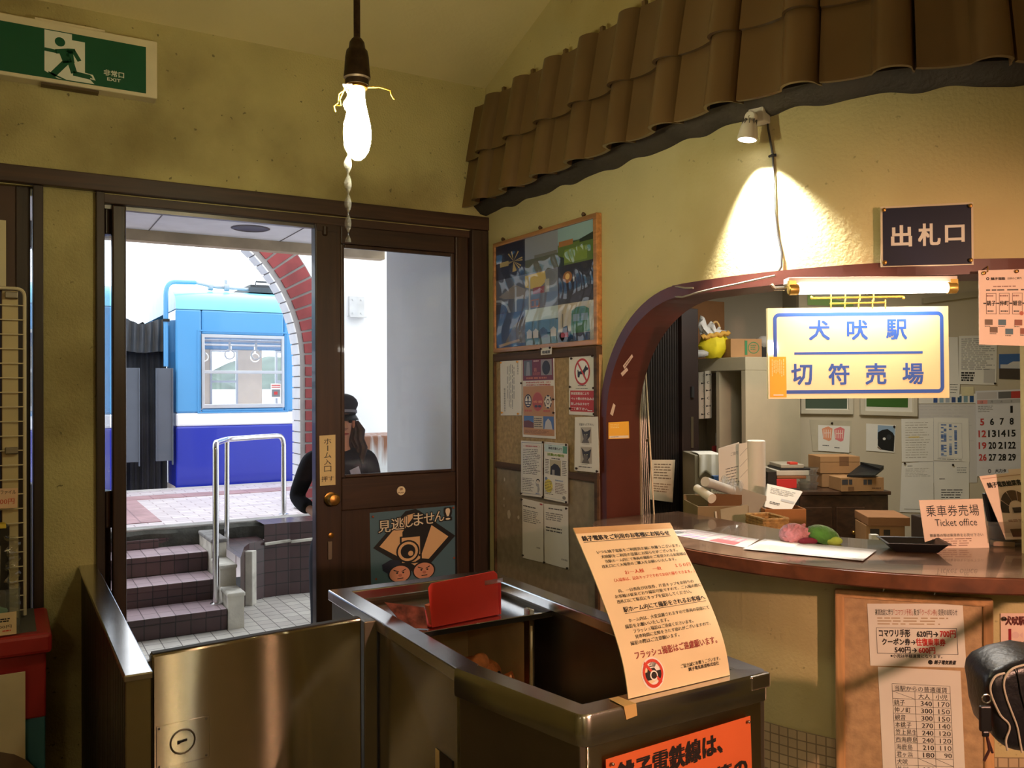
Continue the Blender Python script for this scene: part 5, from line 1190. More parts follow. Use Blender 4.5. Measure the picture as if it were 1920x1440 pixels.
# masking tape on the cap
tpm = mat('masking_tape', (206, 172, 106), .7, var=.06)
b = MB()
for p, q, r_, s_ in (((1.087, 1.452, .9325), (1.112, 1.452, .9325), (1.118, 1.401, .9325), (1.086, 1.401, .9325)), ((1.086, 1.4005, .9325), (1.118, 1.4005, .9325), (1.120, 1.3995, .908), (1.092, 1.3995, .905))): b.add([p, q, r_, s_], [(3, 2, 1, 0)], 0)
tag(b.build('masking_tape', tpm, solid=.0006), 'strip of tan masking tape folded over the booth rim', 'tape')

# red letter tray on the booth shelf
rt_ = mat('card_red', (232, 58, 42), .55, var=.06)
rb = empty('red_folder_box', 'open red cardboard box lying on the shelf inside the steel booth', 'box', (1.2, 2.40, .857))
def xs(px, py, z): return onZ(px, py, z)
c0, c1 = V((1.06, 2.285, .886)), V((1.33, 2.315, .886))
uu = (c1-c0).normalized(); ww = V((-uu.y, uu.x, 0))
b = MB(); b.ob(c0+ww*.01+uu*.01, uu*.245, ww*.17, UP*.004); part('base', b, rt_, rb)
b = MB()
prof_ = [(.012, 0), (0, .118), (.010, .130), (.236, .137), (.248, .126), (.256, .0)]
b.prism([c0+uu*a+UP*z-ww*.0 for a, z in prof_], ww*.004); part('front_flap', b, rt_, rb, bevel=.0015)
b = MB(); b.prism([c0-uu*.004+ww*.002, c0-uu*.05+ww*.045, c0-uu*.105+ww*.075+UP*.078, c0-uu*.012+ww*.006+UP*.062], -ww*.003+UP*.001); part('side_flap', b, [mat('flap_print', (120, 66, 54), .6, var=.75, scale=34, detail=6)], rb)
b = MB(); b.prism([c1-uu*.014, c1-uu*.014+ww*.12, c1-uu*.014+ww*.12+UP*.085, c1-uu*.014+UP*.10], uu*.004); part('end_panel', b, rt_, rb)
b = MB(); b.prism([c0+uu*.02+ww*.012+UP*.005, c0+uu*.055+ww*.008+UP*.005, c0+uu*.05+ww*.008+UP*.07, c0+uu*.01+ww*.02+UP*.06], ww*.02); part('inner_lining', b, mat('card_orange', (226, 110, 50), .6, var=.1), rb)
b = MB(); b.ob(c0+uu*.20+ww*-.0008+UP*.098, uu*.068, ww*.0006, UP*.014); part('clear_tape', b, glass('tape_clear', (.95, .85, .8), .3, .25), rb)
# knitted orange hats in the cubby, papers beside them
knit = mat('felt_orange', (238, 146, 84), .9, var=.2, scale=30, bump=.5, bscale=120)
hp_ = V((1.245, 2.375, .627))
h = empty('felt_hat', 'orange felt cap with dark studs lying in the cubby of the booth', 'hat', tuple(hp_))
def hatf(q):
    q = q.copy(); a = atan2(q.y, q.x); q.x *= 1+.12*sin(3*a+q.z*3); q.y *= 1+.10*cos(2*a); q.z = max(q.z, -.35); return q
b = MB(); b.ball(hp_+V((0, 0, .038)), .105, .075, .085, 28, fn=hatf); part('crown', b, knit, h)
b = MB(); b.lathe(hp_+V((.085, -.045, .032)), (.8, -.55, .25), [(.030, 0), (.032, .02), (.036, .04), (.030, .04), (.026, .02)], 18); part('cuff', b, knit, h)
b = MB(); b.ball(hp_+V((.002, -.05, .115)), .038, .022, .03, 14, axes=(V((.9, .2, .4)).normalized(), V((-.2, 1, 0)), V((-.4, 0, .9)))); part('ear_flap', b, knit, h)
for k in range(7):
    a = -2.4+k*.42; q = hp_+V((.098*cos(a), .073*sin(a), .05+.025*sin(k*2)))
    b = MB(); b.ball(q, .006, n=8); part('stud', b, rubber, h)
b = MB(); b.ball(hp_+V((-.175, .05, .030)), .062, .055, .050, 24, fn=hatf); tag(b.build('felt_hat', mat('felt_brown', (150, 82, 46), .9, var=.3, scale=30, bump=.5, bscale=120)), 'browner felt cap half hidden behind the orange one in the cubby', 'hat')
b = MB(); b.ob((1.29, 2.30, .627), (.085, .03, 0), (-.02, .12, 0), (0, 0, .012)); b.ob((1.30, 2.315, .639), (.07, .03, .004), (-.02, .08, 0), (0, 0, .006), 1); tag(b.build('paper_bundle', [mat('paper_pink', (222, 176, 150), .7), mat('paper_straw', (200, 160, 90), .8)]), 'small bundle of papers in the corner of the cubby', 'papers')

# curved paper notice standing on the booth
NP = [(1.431, .932), (1.436, .96), (1.448, 1.0), (1.467, 1.04), (1.491, 1.08), (1.519, 1.12), (1.552, 1.165), (1.588, 1.21), (1.632, 1.262)]
LL = [0]
for (y0, z0), (y1, z1) in zip(NP, NP[1:]): LL.append(LL[-1]+hypot(y1-y0, z1-z0))
def notice(u, v, d):
    L = (1-v)*LL[-1]; i = max(k for k in range(len(LL)-1) if LL[k] <= L+1e-9); t = (L-LL[i])/(LL[i+1]-LL[i])
    # smooth profile
    def P_(i): i = max(0, min(len(NP)-1, i)); return V((0, *NP[i]))
    p0, p1, p2, p3 = P_(i-1), P_(i), P_(i+1), P_(i+2)
    p = .5*((2*p1)+(p2-p0)*t+(2*p0-5*p1+4*p2-p3)*t*t+(3*p1-p0-3*p2+p3)*t**3)
    tg_ = (p2-p1).normalized(); n_ = V((0, -tg_.z, tg_.y))
    q = p+n_*d; q.x = 1.122+.290*u; q.z -= .012*u*(v < 2)*(1-v)**2
    return q
s = Sheet(notice, .0025, 6, 30, papery)
bk, rd_, br_ = ink(34, 26, 24), ink(206, 78, 46), ink(150, 58, 48)
def ln(t, u0, v, u1, h, m=bk, bd=.014): s.text(t, u0, v-h/2, u1, v+h/2, m, bd)
s.rect(0, 0, 1, .052, mat('packing_tape', (206, 172, 120), .25, var=.1, scale=12, coat=.5), 1)
ln('銚子電鉄をご利用のお客様にお知らせ', .04, .085, .93, .030, bk, .03); s.rect(.04, .105, .93, .108, bk)
for i, (t_, u0, u1) in enumerate((('いつも銚子電鉄をご利用頂き誠に有難うございます。', .12, .97), ('犬吠駅をご利用の皆様にお知らせがございます。', .14, .92), ('当駅ホーム内にて車両の撮影をご希望されるお客様は', .16, .99), ('改札口にて入場券のご購入をお願いいたします。', .11, .86))): ln(t_, u0, .172+.031*i, u1, .022)
ln('お一人様', .30, .318, .49, .026, rd_); ln('一枚', .58, .316, .67, .024, rd_); ln('１５０円', .82, .312, .98, .024, rd_)
ln('（入場券は、記念キップですのでお持ち帰りできます。）', .17, .358, .99, .022, rd_)
for i, (t_, u0, u1) in enumerate((('尚、一日券及び往復券、片道キップをお持ちの', .17, .93), ('お客様は従来どおり撮影可能ですので、ご入場の際に', .12, .99), ('改札口にて駅員にキップを提示してください。', .12, .86))): ln(t_, u0, .424+.031*i, u1, .022)
ln('駅ホーム内にて撮影をされるお客様へ', .15, .535, .97, .032, bk, .02); s.rect(.15, .557, .97, .560, bk)
for i, (t_, u0, u1) in enumerate((('ホーム内は、大変混雑されますので車両の前後にて', .16, .97), ('撮影をお願いいたします。', .11, .53), ('フラッシュ撮影はご遠慮くださいませ。', .17, .76), ('発車時間に支障をきたす恐れがございますので、', .17, .92), ('撮影の際はご注意願います。', .11, .58))): ln(t_, u0, .600+.031*i, u1, .022)
ln('フラッシュ撮影はご遠慮願います。', .12, .790, .93, .042, br_, .02)
ln('ご協力誠に有難うございます。', .52, .892, .92, .022); ln('銚子電気鉄道株式会社', .59, .918, .90, .022, bk, .02)
ru_ = .095; rv_ = ru_*s.w/s.h
s.oval(.25, .895, .108, .108*s.w/s.h, white, 1); s.poly([(.18, .885), (.20, .885), (.21, .868), (.27, .868), (.285, .885), (.33, .885), (.33, .93), (.18, .93)], bk, 2); s.oval(.255, .908, .036, .036*s.w/s.h, white, 3); s.oval(.255, .908, .026, .026*s.w/s.h, bk, 4)
for k in range(9): a = pi*1.05+k*.26; s.poly([(.275, .865), (.275+.05*cos(a), .865+.05*sin(a)*s.w/s.h), (.275+.05*cos(a+.12), .865+.05*sin(a+.12)*s.w/s.h)], bk, 3)
s.ring(.25, .895, ru_, rv_, .020, ink(214, 66, 46), 5); s.poly([(.25-.075, .895-.075*s.w/s.h+.006), (.25-.06, .895-.075*s.w/s.h-.008), (.25+.075, .895+.06*s.w/s.h+.004), (.25+.06, .895+.075*s.w/s.h)], ink(214, 66, 46), 5)
no_ = s.build('photo_notice', 'big curling cream notice of black and red writing standing on the booth rim', 'notice')
b = MB(); b.prism([(1.16, 1.45, .932), (1.20, 1.45, .932), (1.20, 1.50, .932), (1.20, 1.55, 1.12), (1.16, 1.55, 1.12)], (.006, 0, 0)); b.grid(lambda u, v: notice(.06+.88*u, .02+.98*v, -.004), 4, 20); part('backing_card', b, cardd, no_)

# orange poster on the booth front
YP = 1.403
f = quadf(*[onY(x, y, YP) for x, y in [(1136, 1424), (1407, 1342), (1416, 1640), (1140, 1800)]], out=(0, -1, 0))
s = Sheet(f, .0008, paper=mat('poster_orange', (226, 108, 58), .5, var=.04))
def sk_(t_, u0, u1, v, h, rise): s.text(t_, u0, v-h, u1, v, bk, .045, 2)
sk_('銚子電鉄線は、', .07, .78, .165, .125, 0)
sk_('早朝・深夜等の', .12, .96, .355, .11, 0)
s.build('rail_poster', 'orange poster with bold black lettering on the front of the steel booth', 'poster')
for u, v in ((.03, .025), (.97, .025)):
    pass
pins([o for o in COL.objects if o.name == 'rail_poster'][0], f, [(.03, .025), (.97, .025)], steel_dark, .0035)

# ================================================================== LEFT DISPLAY
rx = empty('display_cabinet', 'red and teal display stand with a white round-marked board at the left edge', 'display stand', (-.25, 3.35, 0))
redp = mat('stand_red', (166, 40, 38), .45, var=.1, scale=4); teal = mat('stand_teal', (70, 128, 146), .5, var=.08)
b = MB(); b.box(-.85, .112, 3.20, 3.55, .52, .735); part('red_front', b, redp, rx, bevel=.006)
b = MB(); b.box(-.86, .128, 3.165, 3.56, .735, .80); part('red_lid', b, redp, rx, bevel=.012)
b = MB(); b.box(-.84, .085, 3.21, 3.55, .798, .803); part('top_mat', b, mat('mat_grey', (84, 80, 72), .7, var=.1), rx)
b = MB(); b.box(-.85, .110, 3.21, 3.55, .06, .52); part('teal_body', b, teal, rx, bevel=.004)
b = MB(); b.box(-.83, .09, 3.23, 3.53, 0, .06); part('plinth', b, rubber, rx)
f = quadf((-.62, 3.158, .688), (.052, 3.158, .688), (.052, 3.188, .02), (-.62, 3.188, .02), out=(0, -1, 0))
s = Sheet(f, .006, paper=mat('board_cream', (222, 204, 168), .5, var=.1, scale=5)); s.oval(.83, .61, .25, .255, ink(120, 96, 78), 1); s.oval(.83, .61, .25, .255, ink(168, 50, 42), 2, .06, pi-.06); s.lines(.84, .50, .98, .58, 3, ink(60, 46, 40), 4, .4, 3)
s.build('round_mark_board', 'cream board with a brown and red disc', None, parent=rx)
gd = empty('wire_grid_rack', 'white wire grid rack holding goods against the wall at the left edge', 'rack', (-.3, 3.42, .80))
wirew = mat('wire_white', (206, 192, 160), .4, var=.05)
b = MB(); YG = 3.42
b.tube([(-.8, YG, .81), (-.8, YG, 1.94)]+bend(V((-.8, YG, 1.9)), V((.055, YG, 1.94)), V((.055, YG, 1.8)), .03)+[(.055, YG, .81)], .006, 8); part('frame', b, wirew, gd)
for k in range(22):
    b = MB(); z = .83+.05*k; b.tube([(-.8, YG-.004, z), (.055, YG-.004, z)], .0022, 6); part('wire', b, wirew, gd)
b = MB()
for k in range(5): b.tube([(-.7+.16*k, YG-.008, .82), (-.7+.16*k, YG-.008, 1.94)], .0025, 6)
part('upright_wire', b, wirew, gd)
b = MB(); b.box(-.012, .036, YG+.006, YG+.022, .803, 1.93); part('back_strip', b, mat('strip_cream', (196, 176, 130), .5, var=.06), gd)
b = MB(); b.box(-.8, -.016, YG+.008, YG+.016, .85, 1.93); part('backcloth', b, mat('cloth_navy', (28, 34, 62), .9, var=.1), gd)
for z in (1.915, 1.38):
    b = MB(); b.box(-.004, .036, YG-.012, YG+.01, z-.012, z+.012); part('clip', b, steel_dark, gd, bevel=.003)
b = MB(); b.box(-.09, -.0, 3.585, 3.60, 1.95, 2.20)
tag(b.build('wall_card', ink(214, 200, 160)), 'pale card on the brown door leaf at the left picture edge', 'card')
# goods on it
pc_ = onY(26, 915, 3.405)
f = quadf(onY(-40, 917, 3.40), onY(34, 915, 3.40), onY(32, 952, 3.40), onY(-40, 956, 3.40), out=(0, -1, 0)); s = Sheet(f, .001, paper=mat('tag_pink', (226, 186, 150), .6)); s.text('ファイル', .55, .10, .95, .30, bk, .0); s.text('500円', .45, .52, .92, .80, ink(206, 70, 40), .01)
s.build('price_card', 'handwritten pink price card hung high on the wire grid rack', 'price card')
pk = empty('boxed_goods', 'clear-wrapped black packet of goods with a yellow top before the wire grid', 'goods', (-.06, 3.33, .80))
b = MB(); b.ob((-.35, 3.32, .803), (.36, .02, 0), (-.005, .05, 0), (.0, .02, .33)); part('packet', b, mat('packet_black', (34, 30, 26), .3, var=.3, scale=20), pk, bevel=.006)
f = quadf((-.30, 3.318, 1.08), (.0, 3.334, 1.08), (-.005, 3.322, .87), (-.305, 3.308, .87), out=(0, -1, .06)); s = Sheet(f, .0005, paper=mat('packet_black', (34, 30, 26))); s.frame(.1, .05, .95, .95, .003, ink(120, 110, 90)); s.frame(.15, .1, .9, .9, .002, ink(120, 110, 90)); s.build('print', None, None, parent=pk)
b = MB(); b.ob((-.36, 3.325, 1.125), (.36, .02, 0), (-.005, .05, 0), (0, .003, .014)); part('yellow_tab', b, mat('tab_yellow', (214, 180, 40), .5), pk)
b = MB(); b.grid(lambda u, v: V((.0+.035*u+.008*sin(v*30), 3.33+.012*sin(v*44+u*5), .86+.24*v)), 4, 30); part('film_edge', b, glass('film_crinkle', (1, 1, .95), .1, .3), pk)
bx3 = empty('clear_tray', 'clear plastic tray of goods with a locomotive price card on the red stand', 'tray', (-.08, 3.22, .803))
b = MB(); Xr = .038
for q in ((-.4, Xr, 3.19, 3.193, .804, .95), (Xr-.003, Xr, 3.193, 3.30, .804, .95), (-.4, Xr, 3.193, 3.30, .803, .806)): b.box(*q)
part('tray', b, glass('tray_clear', (.86, .9, .86), .12, .10), bx3)
b = MB(); b.ball((-.07, 3.24, .872), .075, .03, .03, 16); part('pouch', b, mat('pouch_mint', (150, 190, 166), .8, var=.1), bx3)
f = quadf((-.25, 3.186, .875), (.028, 3.186, .878), (.028, 3.186, .806), (-.25, 3.186, .806), out=(0, -1, 0)); s = Sheet(f, .001, paper=mat('card_buff', (228, 200, 156), .6))
s.poly([(.45, .85), (.45, .45), (.5, .3), (.55, .3), (.55, .2), (.62, .2), (.62, .3), (.68, .42), (.68, .85)], bk, 1); s.lines(.46, .86, .7, .92, 1, bk, 2, .9); s.text('3000円', .76, .56, .95, .70, bk, .0); s.lines(.76, .25, .95, .45, 2, bk, 3, .6); s.lines(.86, .78, .95, .84, 1, red, 3, .9)
s.build('price_card', 'buff price card with a black locomotive', None, parent=bx3)
b = MB(); b.box(-.32, .0, 3.23, 3.30, .807, .93); part('dark_goods', b, mat('goods_dark', (50, 44, 38), .7, var=.3, scale=15), bx3, bevel=.01)

# ================================================================== COUNTER
CT = 1.095
cwood = wood('counter_wood', (98, 72, 54), 'X', .24, .45, 4); cfront = wood('counter_edge', (112, 66, 42), 'X', .4, .2, 6)
co = empty('ticket_counter', 'long curved brown counter top under the arch of the ticket office', 'counter', tuple(W(2, 0, 1.05)))
def WCn(s, n, z):
    if s <= 1.5: return V((XW-n, YW-s, z))
    a = (s-1.5)/RW; return V((CX-(RW+n)*cos(a), CY-(RW+n)*sin(a), z))
S_a, S_b = .99, 1.5+pi/2*RW
def nfr(s): return .195*sqrt(max(0, 1-((1.20-min(s, 1.20))/(1.20-S_a))**2))+.0005
cs_ = [S_a+(1.20-S_a)*(1-cos(pi/2*i/10)) for i in range(11)]+[1.20+(S_b-1.20)*i/40 for i in range(1, 41)]
b = MB()
for s0, s1 in zip(cs_, cs_[1:]):
    i0, i1 = -.32, -.32
    b.add([WCn(s0, nfr(s0), CT), WCn(s1, nfr(s1), CT), WCn(s1, i1, CT), WCn(s0, i0, CT)], [(0, 1, 2, 3)], 0, True)
    b.add([WCn(s0, nfr(s0), CT-.044), WCn(s1, nfr(s1), CT-.044), WCn(s1, i1, CT-.044), WCn(s0, i0, CT-.044)], [(3, 2, 1, 0)], 0, True)
    b.add([WCn(s0, i0, CT), WCn(s1, i1, CT), WCn(s1, i1, CT-.044), WCn(s0, i0, CT-.044)], [(0, 1, 2, 3)], 0, True)
b.add([WCn(S_a, -.32, CT), WCn(S_a, 0, CT), WCn(S_a, 0, CT-.044), WCn(S_a, -.32, CT-.044)], [(0, 1, 2, 3)])
part('top', b, cwood, co)
b = MB()
for s0, s1 in zip(cs_, cs_[1:]):
    pr_ = [(-.004, CT-.0005), (0, CT-.004), (0, CT-.040), (-.004, CT-.044)]
    for (d0, z0), (d1, z1) in zip(pr_, pr_[1:]): b.add([WCn(s0, nfr(s0)+d0+.002, z0), WCn(s1, nfr(s1)+d0+.002, z0), WCn(s1, nfr(s1)+d1+.002, z1), WCn(s0, nfr(s0)+d1+.002, z1)], [(3, 2, 1, 0)], 0, True)
part('edge_band', b, cfront, co)
# menus lying on it
def on_counter(name, label, cat, px, draw, paper=None, z=CT+.0016, th=.0012, group=None):
    f = quadf(*[onZ(x, y, z) for x, y in px], out=(0, 0, 1)); s = Sheet(f, th, paper=paper or mat('laminate', (160, 152, 145), .45, var=.03, coat=.05)); draw(s); return s.build(name, label, cat, group)
def m1(s): s.text('ご案内', .08, .08, .45, .22, gk, .02); s.rect(.06, .62, .40, .88, ink(170, 70, 70)); s.lines(.45, .1, .95, .55, 5, ink(150, 130, 130), 3, .5); s.lines(.08, .3, .42, .58, 3, ink(160, 130, 160), 4, .5); s.lines(.45, .62, .95, .92, 4, ink(180, 120, 130), 5, .5)
on_counter('laminated_menu', 'laminated sheet with pink print at the left end of the counter', 'sheet', [(1222, 996), (1300, 992), (1424, 1011), (1398, 1027)], m1)
def m2(s): s.rect(.05, .1, .35, .5, ink(196, 190, 180)); s.lines(.4, .1, .95, .45, 4, ink(176, 166, 150), 3, .5); s.lines(.06, .58, .5, .92, 5, ink(176, 166, 150), 6, .5); s.rect(.55, .55, .75, .9, ink(206, 196, 170)); s.rect(.78, .55, .94, .9, ink(196, 176, 150)); s.lines(.35, .04, .7, .08, 1, lk, 2, .9)
on_counter('laminated_menu', 'pale laminated sheet in the middle of the counter, before the pink and green plush', 'sheet', [(1434, 1010), (1644, 1031), (1618, 1051), (1393, 1029)], m2, z=CT+.0045)
# plush
pkm = mat('plush_pink', (186, 122, 130), .95, var=.25, scale=40, bump=.8, bscale=60, sheen=.4); gnm = mat('plush_green', (74, 132, 52), .95, var=.3, scale=25, bump=.6, bscale=90, sheen=.4); ltg = mat('plush_lime', (160, 190, 80), .95, var=.15, scale=20, bump=.5)
pc0 = onZ(1524, 1022, CT)
ph = empty('knitted_plush', 'pink and green crocheted plush lying on the counter behind the menus', 'plush toy', tuple(pc0))
q0 = pc0+EF*.05
def bump_fn(q):
    q = q.copy(); k = 1+.05*sin(q.x*9)*sin(q.z*9+q.x*3)*cos(q.y*7); q *= k; q.z = max(q.z, -.62); return q
b = MB(); b.ball(q0+ER*-.042+UP*.024, .046, .040, .036, 32, fn=bump_fn, axes=(ER, EF, UP)); part('pink_body', b, pkm, ph)
b = MB()
for r_ in range(4):                        # crocheted bobbles in staggered slanting pairs
    for c_2 in range(4):
        t = -.9+.55*c_2+.2*(r_ % 2); el = -.35+.42*r_
        d_ = (ER*sin(t)*.95-EF*cos(t)*.9)*cos(el)+UP*sin(el)
        cpt = q0+ER*-.042+UP*.024+ER*d_.dot(ER)*.046+EF*d_.dot(EF)*.040+UP*d_.dot(UP)*.034
        sl = .7 if c_2 % 2 else -.7; ax1 = (ER*cos(sl)+UP*sin(sl)).normalized(); ax2 = d_.cross(ax1).normalized()
        b.ball(cpt, .0125, .0075, .0065, 12, axes=(ax1, ax2, d_.normalized()))
part('bobbles', b, pkm, ph)
b = MB(); b.ball(q0+ER*.046+UP*.020-EF*.008, .054, .038, .034, 28, fn=bump_fn, axes=((ER-UP*.32).normalized(), EF, (UP+ER*.32).normalized())); part('green_body', b, gnm, ph)
b = MB(); b.ball(q0+ER*.070+UP*.010-EF*.036, .028, .014, .014, 18, axes=(ER, EF, UP)); part('lime_patch', b, ltg, ph)
b = MB(); b.ball(q0+ER*-.012+UP*.010-EF*.042, .03, .010, .012, 14, axes=(ER, EF, UP)); part('maroon_trim', b, mat('plush_maroon', (120, 40, 60), .9), ph)
# black tray with a coin
tc_ = onZ(1712, 1032, CT); tr = empty('coin_tray', 'black moulded coin tray on the counter', 'tray', tuple(tc_))
ta, tb_ = (ER*.985+EF*-.17).normalized(), None; tb_ = V((-ta.y, ta.x, 0))
def ring_(w, d, z): return [tc_+ta*x*w+tb_*y*d+UP*z for x, y in ((-1, -1), (1, -1), (1, 1), (-1, 1))]
b = MB(); R = [ring_(.058, .040, .001), ring_(.085, .060, .030), ring_(.090, .064, .031), ring_(.090, .064, .029), ring_(.0865, .0615, .028)]
R2 = [ring_(.055, .037, .004), ring_(.081, .056, .030)]
b.add([p for r_ in R for p in r_], [(i*4+k, i*4+(k+1) % 4, (i+1)*4+(k+1) % 4, (i+1)*4+k) for i in (0,) for k in range(4)]+[(3, 2, 1, 0)])
b.add([p for r_ in (R[1], R[2], R[3]) for p in r_], [(i*4+k, i*4+(k+1) % 4, (i+1)*4+(k+1) % 4, (i+1)*4+k) for i in range(2) for k in range(4)])
b.add([p for r_ in (R2[0], R2[1], R[1]) for p in r_], [(i*4+k, (i+1)*4+k, (i+1)*4+(k+1) % 4, i*4+(k+1) % 4) for i in range(2) for k in range(4)]+[(0, 1, 2, 3)]); part('tray', b, blackp, tr, bevel=.002)
b = MB(); b.add([tc_+ta*x*.9+tb_*y*.9+UP*.006 for x, y in ((-.03, -.01), (.01, -.02), (.03, .005), (-.015, .02))], [(0, 1, 2, 3)], 0); part('inlay', b, ink(206, 140, 44), tr)
# ticket office plate
def standsheet(px, z, lean, X=None, zb=CT): return None
def upright(name, label, cat, px, Zd, draw, paper, lean=.02, th=.002):
    q = [dep(px[0][0], px[0][1], Zd+lean), dep(px[1][0], px[1][1], Zd+lean), dep(px[2][0], px[2][1], Zd), dep(px[3][0], px[3][1], Zd)]
    f = quadf(*q, out=-EF); s = Sheet(f, th, paper=paper); draw(s); return s.build(name, label, cat), f
salm = mat('card_salmon', (240, 216, 198), .5, var=.03)
zt_ = (onZ(1790, 1028, CT)-C0).dot(EF)
def d_to(s):
    for i, ch in enumerate('乗車券売場'): s.text(ch, .085+.17*i, .115, .235+.17*i, .345, dk, .0)
    s.text('Ticket office', .20, .40, .86, .545, dk, -.005)
    s.text('御乗車の際は乗車券をお見せ下さい', .09, .70, .93, .765, dk, .0)
    s.lines(.12, .80, .88, .98, 4, ink(150, 110, 94), 5, .35)
upright('ticket_office_plate', 'salmon plate lettered in Japanese and English standing on the counter beside the tray', 'sign', [(1723, 938), (1842, 935), (1855, 1027), (1736, 1029)], zt_, d_to, salm, .03)
# postcard rack at the right end
zr = 2.56
rk = empty('postcard_rack', 'clear acrylic rack of booklets at the right end of the counter', 'rack', tuple(dep(1890, 1028, zr)))
acr = glass('acrylic', (.94, .92, .9), .06, .14)
b = MB()
bl_ = onZ(1852, 1027, CT); br2 = bl_+ER*.16
for d_ in (0, .085): 
    b.ob(bl_+EF*d_, ER*.17, EF*.003, UP*(.078 if d_ == 0 else .12))
b.ob(bl_, ER*.003, EF*.088, UP*.08); b.ob(bl_, ER*.17, EF*.088, UP*.003); part('acrylic_box', b, acr, rk)
b = MB(); b.ob(bl_+EF*.05+ER*.012+UP*.004, ER*.14, EF*.03, UP*.055); part('dark_booklets', b, mat('booklet_dark', (40, 32, 30), .4, var=.2), rk)
b = MB(); b.ob(bl_+EF*.012+ER*.03+UP*.0035, ER*.06-UP*.004, EF*.03, UP*.014, 0); b.ob(bl_+EF*.012+ER*.03+UP*.018, ER*.06-UP*.004, EF*.03, UP*.003, 1); b.ob(bl_+EF*.008+ER*.022+UP*.0035, ER*.02, EF*.0015, UP*.012, 2); part('little_book', b, [mat('pages', (214, 190, 150), .7), blackp, ink(220, 190, 170)], rk)
def d_pc(s):
    s.rect(.04, .04, .98, .05, ink(196, 150, 120)); s.text('銚子電鉄絵葉書', .10, .115, .92, .195, bk, .04)
    for k in range(5): 
        a = pi+.1+k*.6; s.ring(.60, .62, .42, .36, .18, ink(60+16*k, 48+9*k, 44), 2, 5, a, a+.55)
    s.rect(.47, .52, .68, .60, ink(70, 56, 54), 2); s.lines(.25, .70, .95, .74, 2, ink(170, 130, 110), 3, .5); s.rect(.2, .84, .95, .96, ink(110, 70, 60), 2)
upright('postcard_poster', 'salmon postcard poster with a fan of dark photographs leaning in the rack', 'poster', [(1836, 893), (1912, 884), (1962, 1010), (1886, 1012)], 2.60, d_pc, salm, .05, .002)
def d_pc2(s): s.text('一日乗車券', .08, .10, .80, .19, bk, .03); s.text('発売中', .4, .24, .8, .32, bk, .03)
upright('postcard_poster', 'second salmon poster rising behind the postcard poster at the picture edge', 'poster', [(1890, 880), (1990, 874), (2010, 985), (1925, 990)], 2.66, d_pc2, salm, .04, .002)
b = MB(); q = dep(1852, 925, 2.645); b.ob(dep(1862, 1010, 2.66), ER*.11, EF*.02-ER*.0, UP*.14-ER*.025); tag(b.build('dark_binder', blackp, bevel=.004), 'dark leaning binder behind the salmon postcard poster', 'binder')

# route poster pinned at the right of the arch
zp = 2.335
def d_rt(s):
    s.ring(.125, .115, .022, .022*s.w/s.h, .012, bk, 1); s.text('銚子電鉄', .17, .10, .37, .135, bk, .05); s.text('沿線のご案内', .40, .102, .60, .132, dk, 0)
    s.lines(.2, .215, .55, .23, 1, ink(150, 110, 96), 3, .8); s.lines(.1, .26, .95, .28, 1, gk, 4, .8)
    for k, t_ in enumerate(('銚子', '仲町', '観音', '本銚子', '笠上', '西海')):
        u = .10+.185*k; s.frame(u, .31, u+.145, .59, .0012, ink(130, 96, 86), 1); s.text(t_, u+.01, .41, u+.135, .475, bk, .02); s.lines(u+.02, .54, u+.13, .56, 1, gk, k, .9); s.lines(u+.01, .335, u+.13, .36, 1, ink(170, 130, 120), k, .8); s.rect(u-.04, .437, u, .452, bk)
    s.oval(.60, .575, .03, .03*s.w/s.h, ink(190, 110, 90), 3)
    for k, (u, v) in enumerate(((.08, .66), (.27, .66), (.50, .66), (.70, .65), (.15, .76), (.37, .78), (.58, .77), (.82, .73))): s.rect(u, v, u+.11, v+.075, ink((120, 86, 150, 90)[k % 4], (100, 116, 96, 90)[k % 4], (84, 130, 80, 100)[k % 4]), 2); s.lines(u, v+.085, u+.1, v+.10, 1, gk, k, .7)
zq = zp
o, f = upright('route_map_sheet', 'salmon route map sheet pinned beside the hanging sign at the right edge', 'poster', [(1835, 507), (1968, 503), (1968, 650), (1836, 646)], zq, d_rt, salm, .0, .001)
pins(o, f, [(.06, .04), (.52, .03)], brass, .005)
b = MB(); b.tube([dep(1852, 509, zq-.004), dep(1852, 500, zq+.03)], .002, 6); b.tube([dep(1948, 507, zq-.004), dep(1948, 498, zq+.03)], .002, 6); b.build('hanging_thread', wire, o)

# ================================================================== LOWER NOTICE BOARD AND POSTER ON THE ROUND WALL
s_l, s_r = s_of(onC(1568, 1200)), s_of(onC(1868, 1200)); sm_ = (s_l+s_r)/2; nn = (W(sm_, 1, 0)-W(sm_, 0, 0)); tt_ = V((-nn.y, nn.x, 0)); tt_ = tt_ if tt_.dot(ER) > 0 else -tt_
pb0 = W(sm_, .004, 0); 
def bp(x, y, d=.030): return onP(x, y, pb0+nn*d, nn)
lb_ = empty('pinboard', 'orange-framed pinboard hanging on the wall below the counter', 'pinboard', tuple(bp(1715, 1112)))
TL, TR = bp(1565, 1113), bp(1862, 1112); zt_b = (TL.z+TR.z)/2; wv_ = (TR-TL); wv_.z = 0; Wd = wv_.length; wv_.normalize()
TL.z = zt_b
obf = wood('pinboard_frame', (206, 158, 108), 'Z', .35, .3, 8); obfx = wood('pinboard_rail', (206, 158, 108), 'X', .35, .3, 8)
def bq(u, z, d): return TL+wv_*u+nn*d+UP*(z-zt_b)
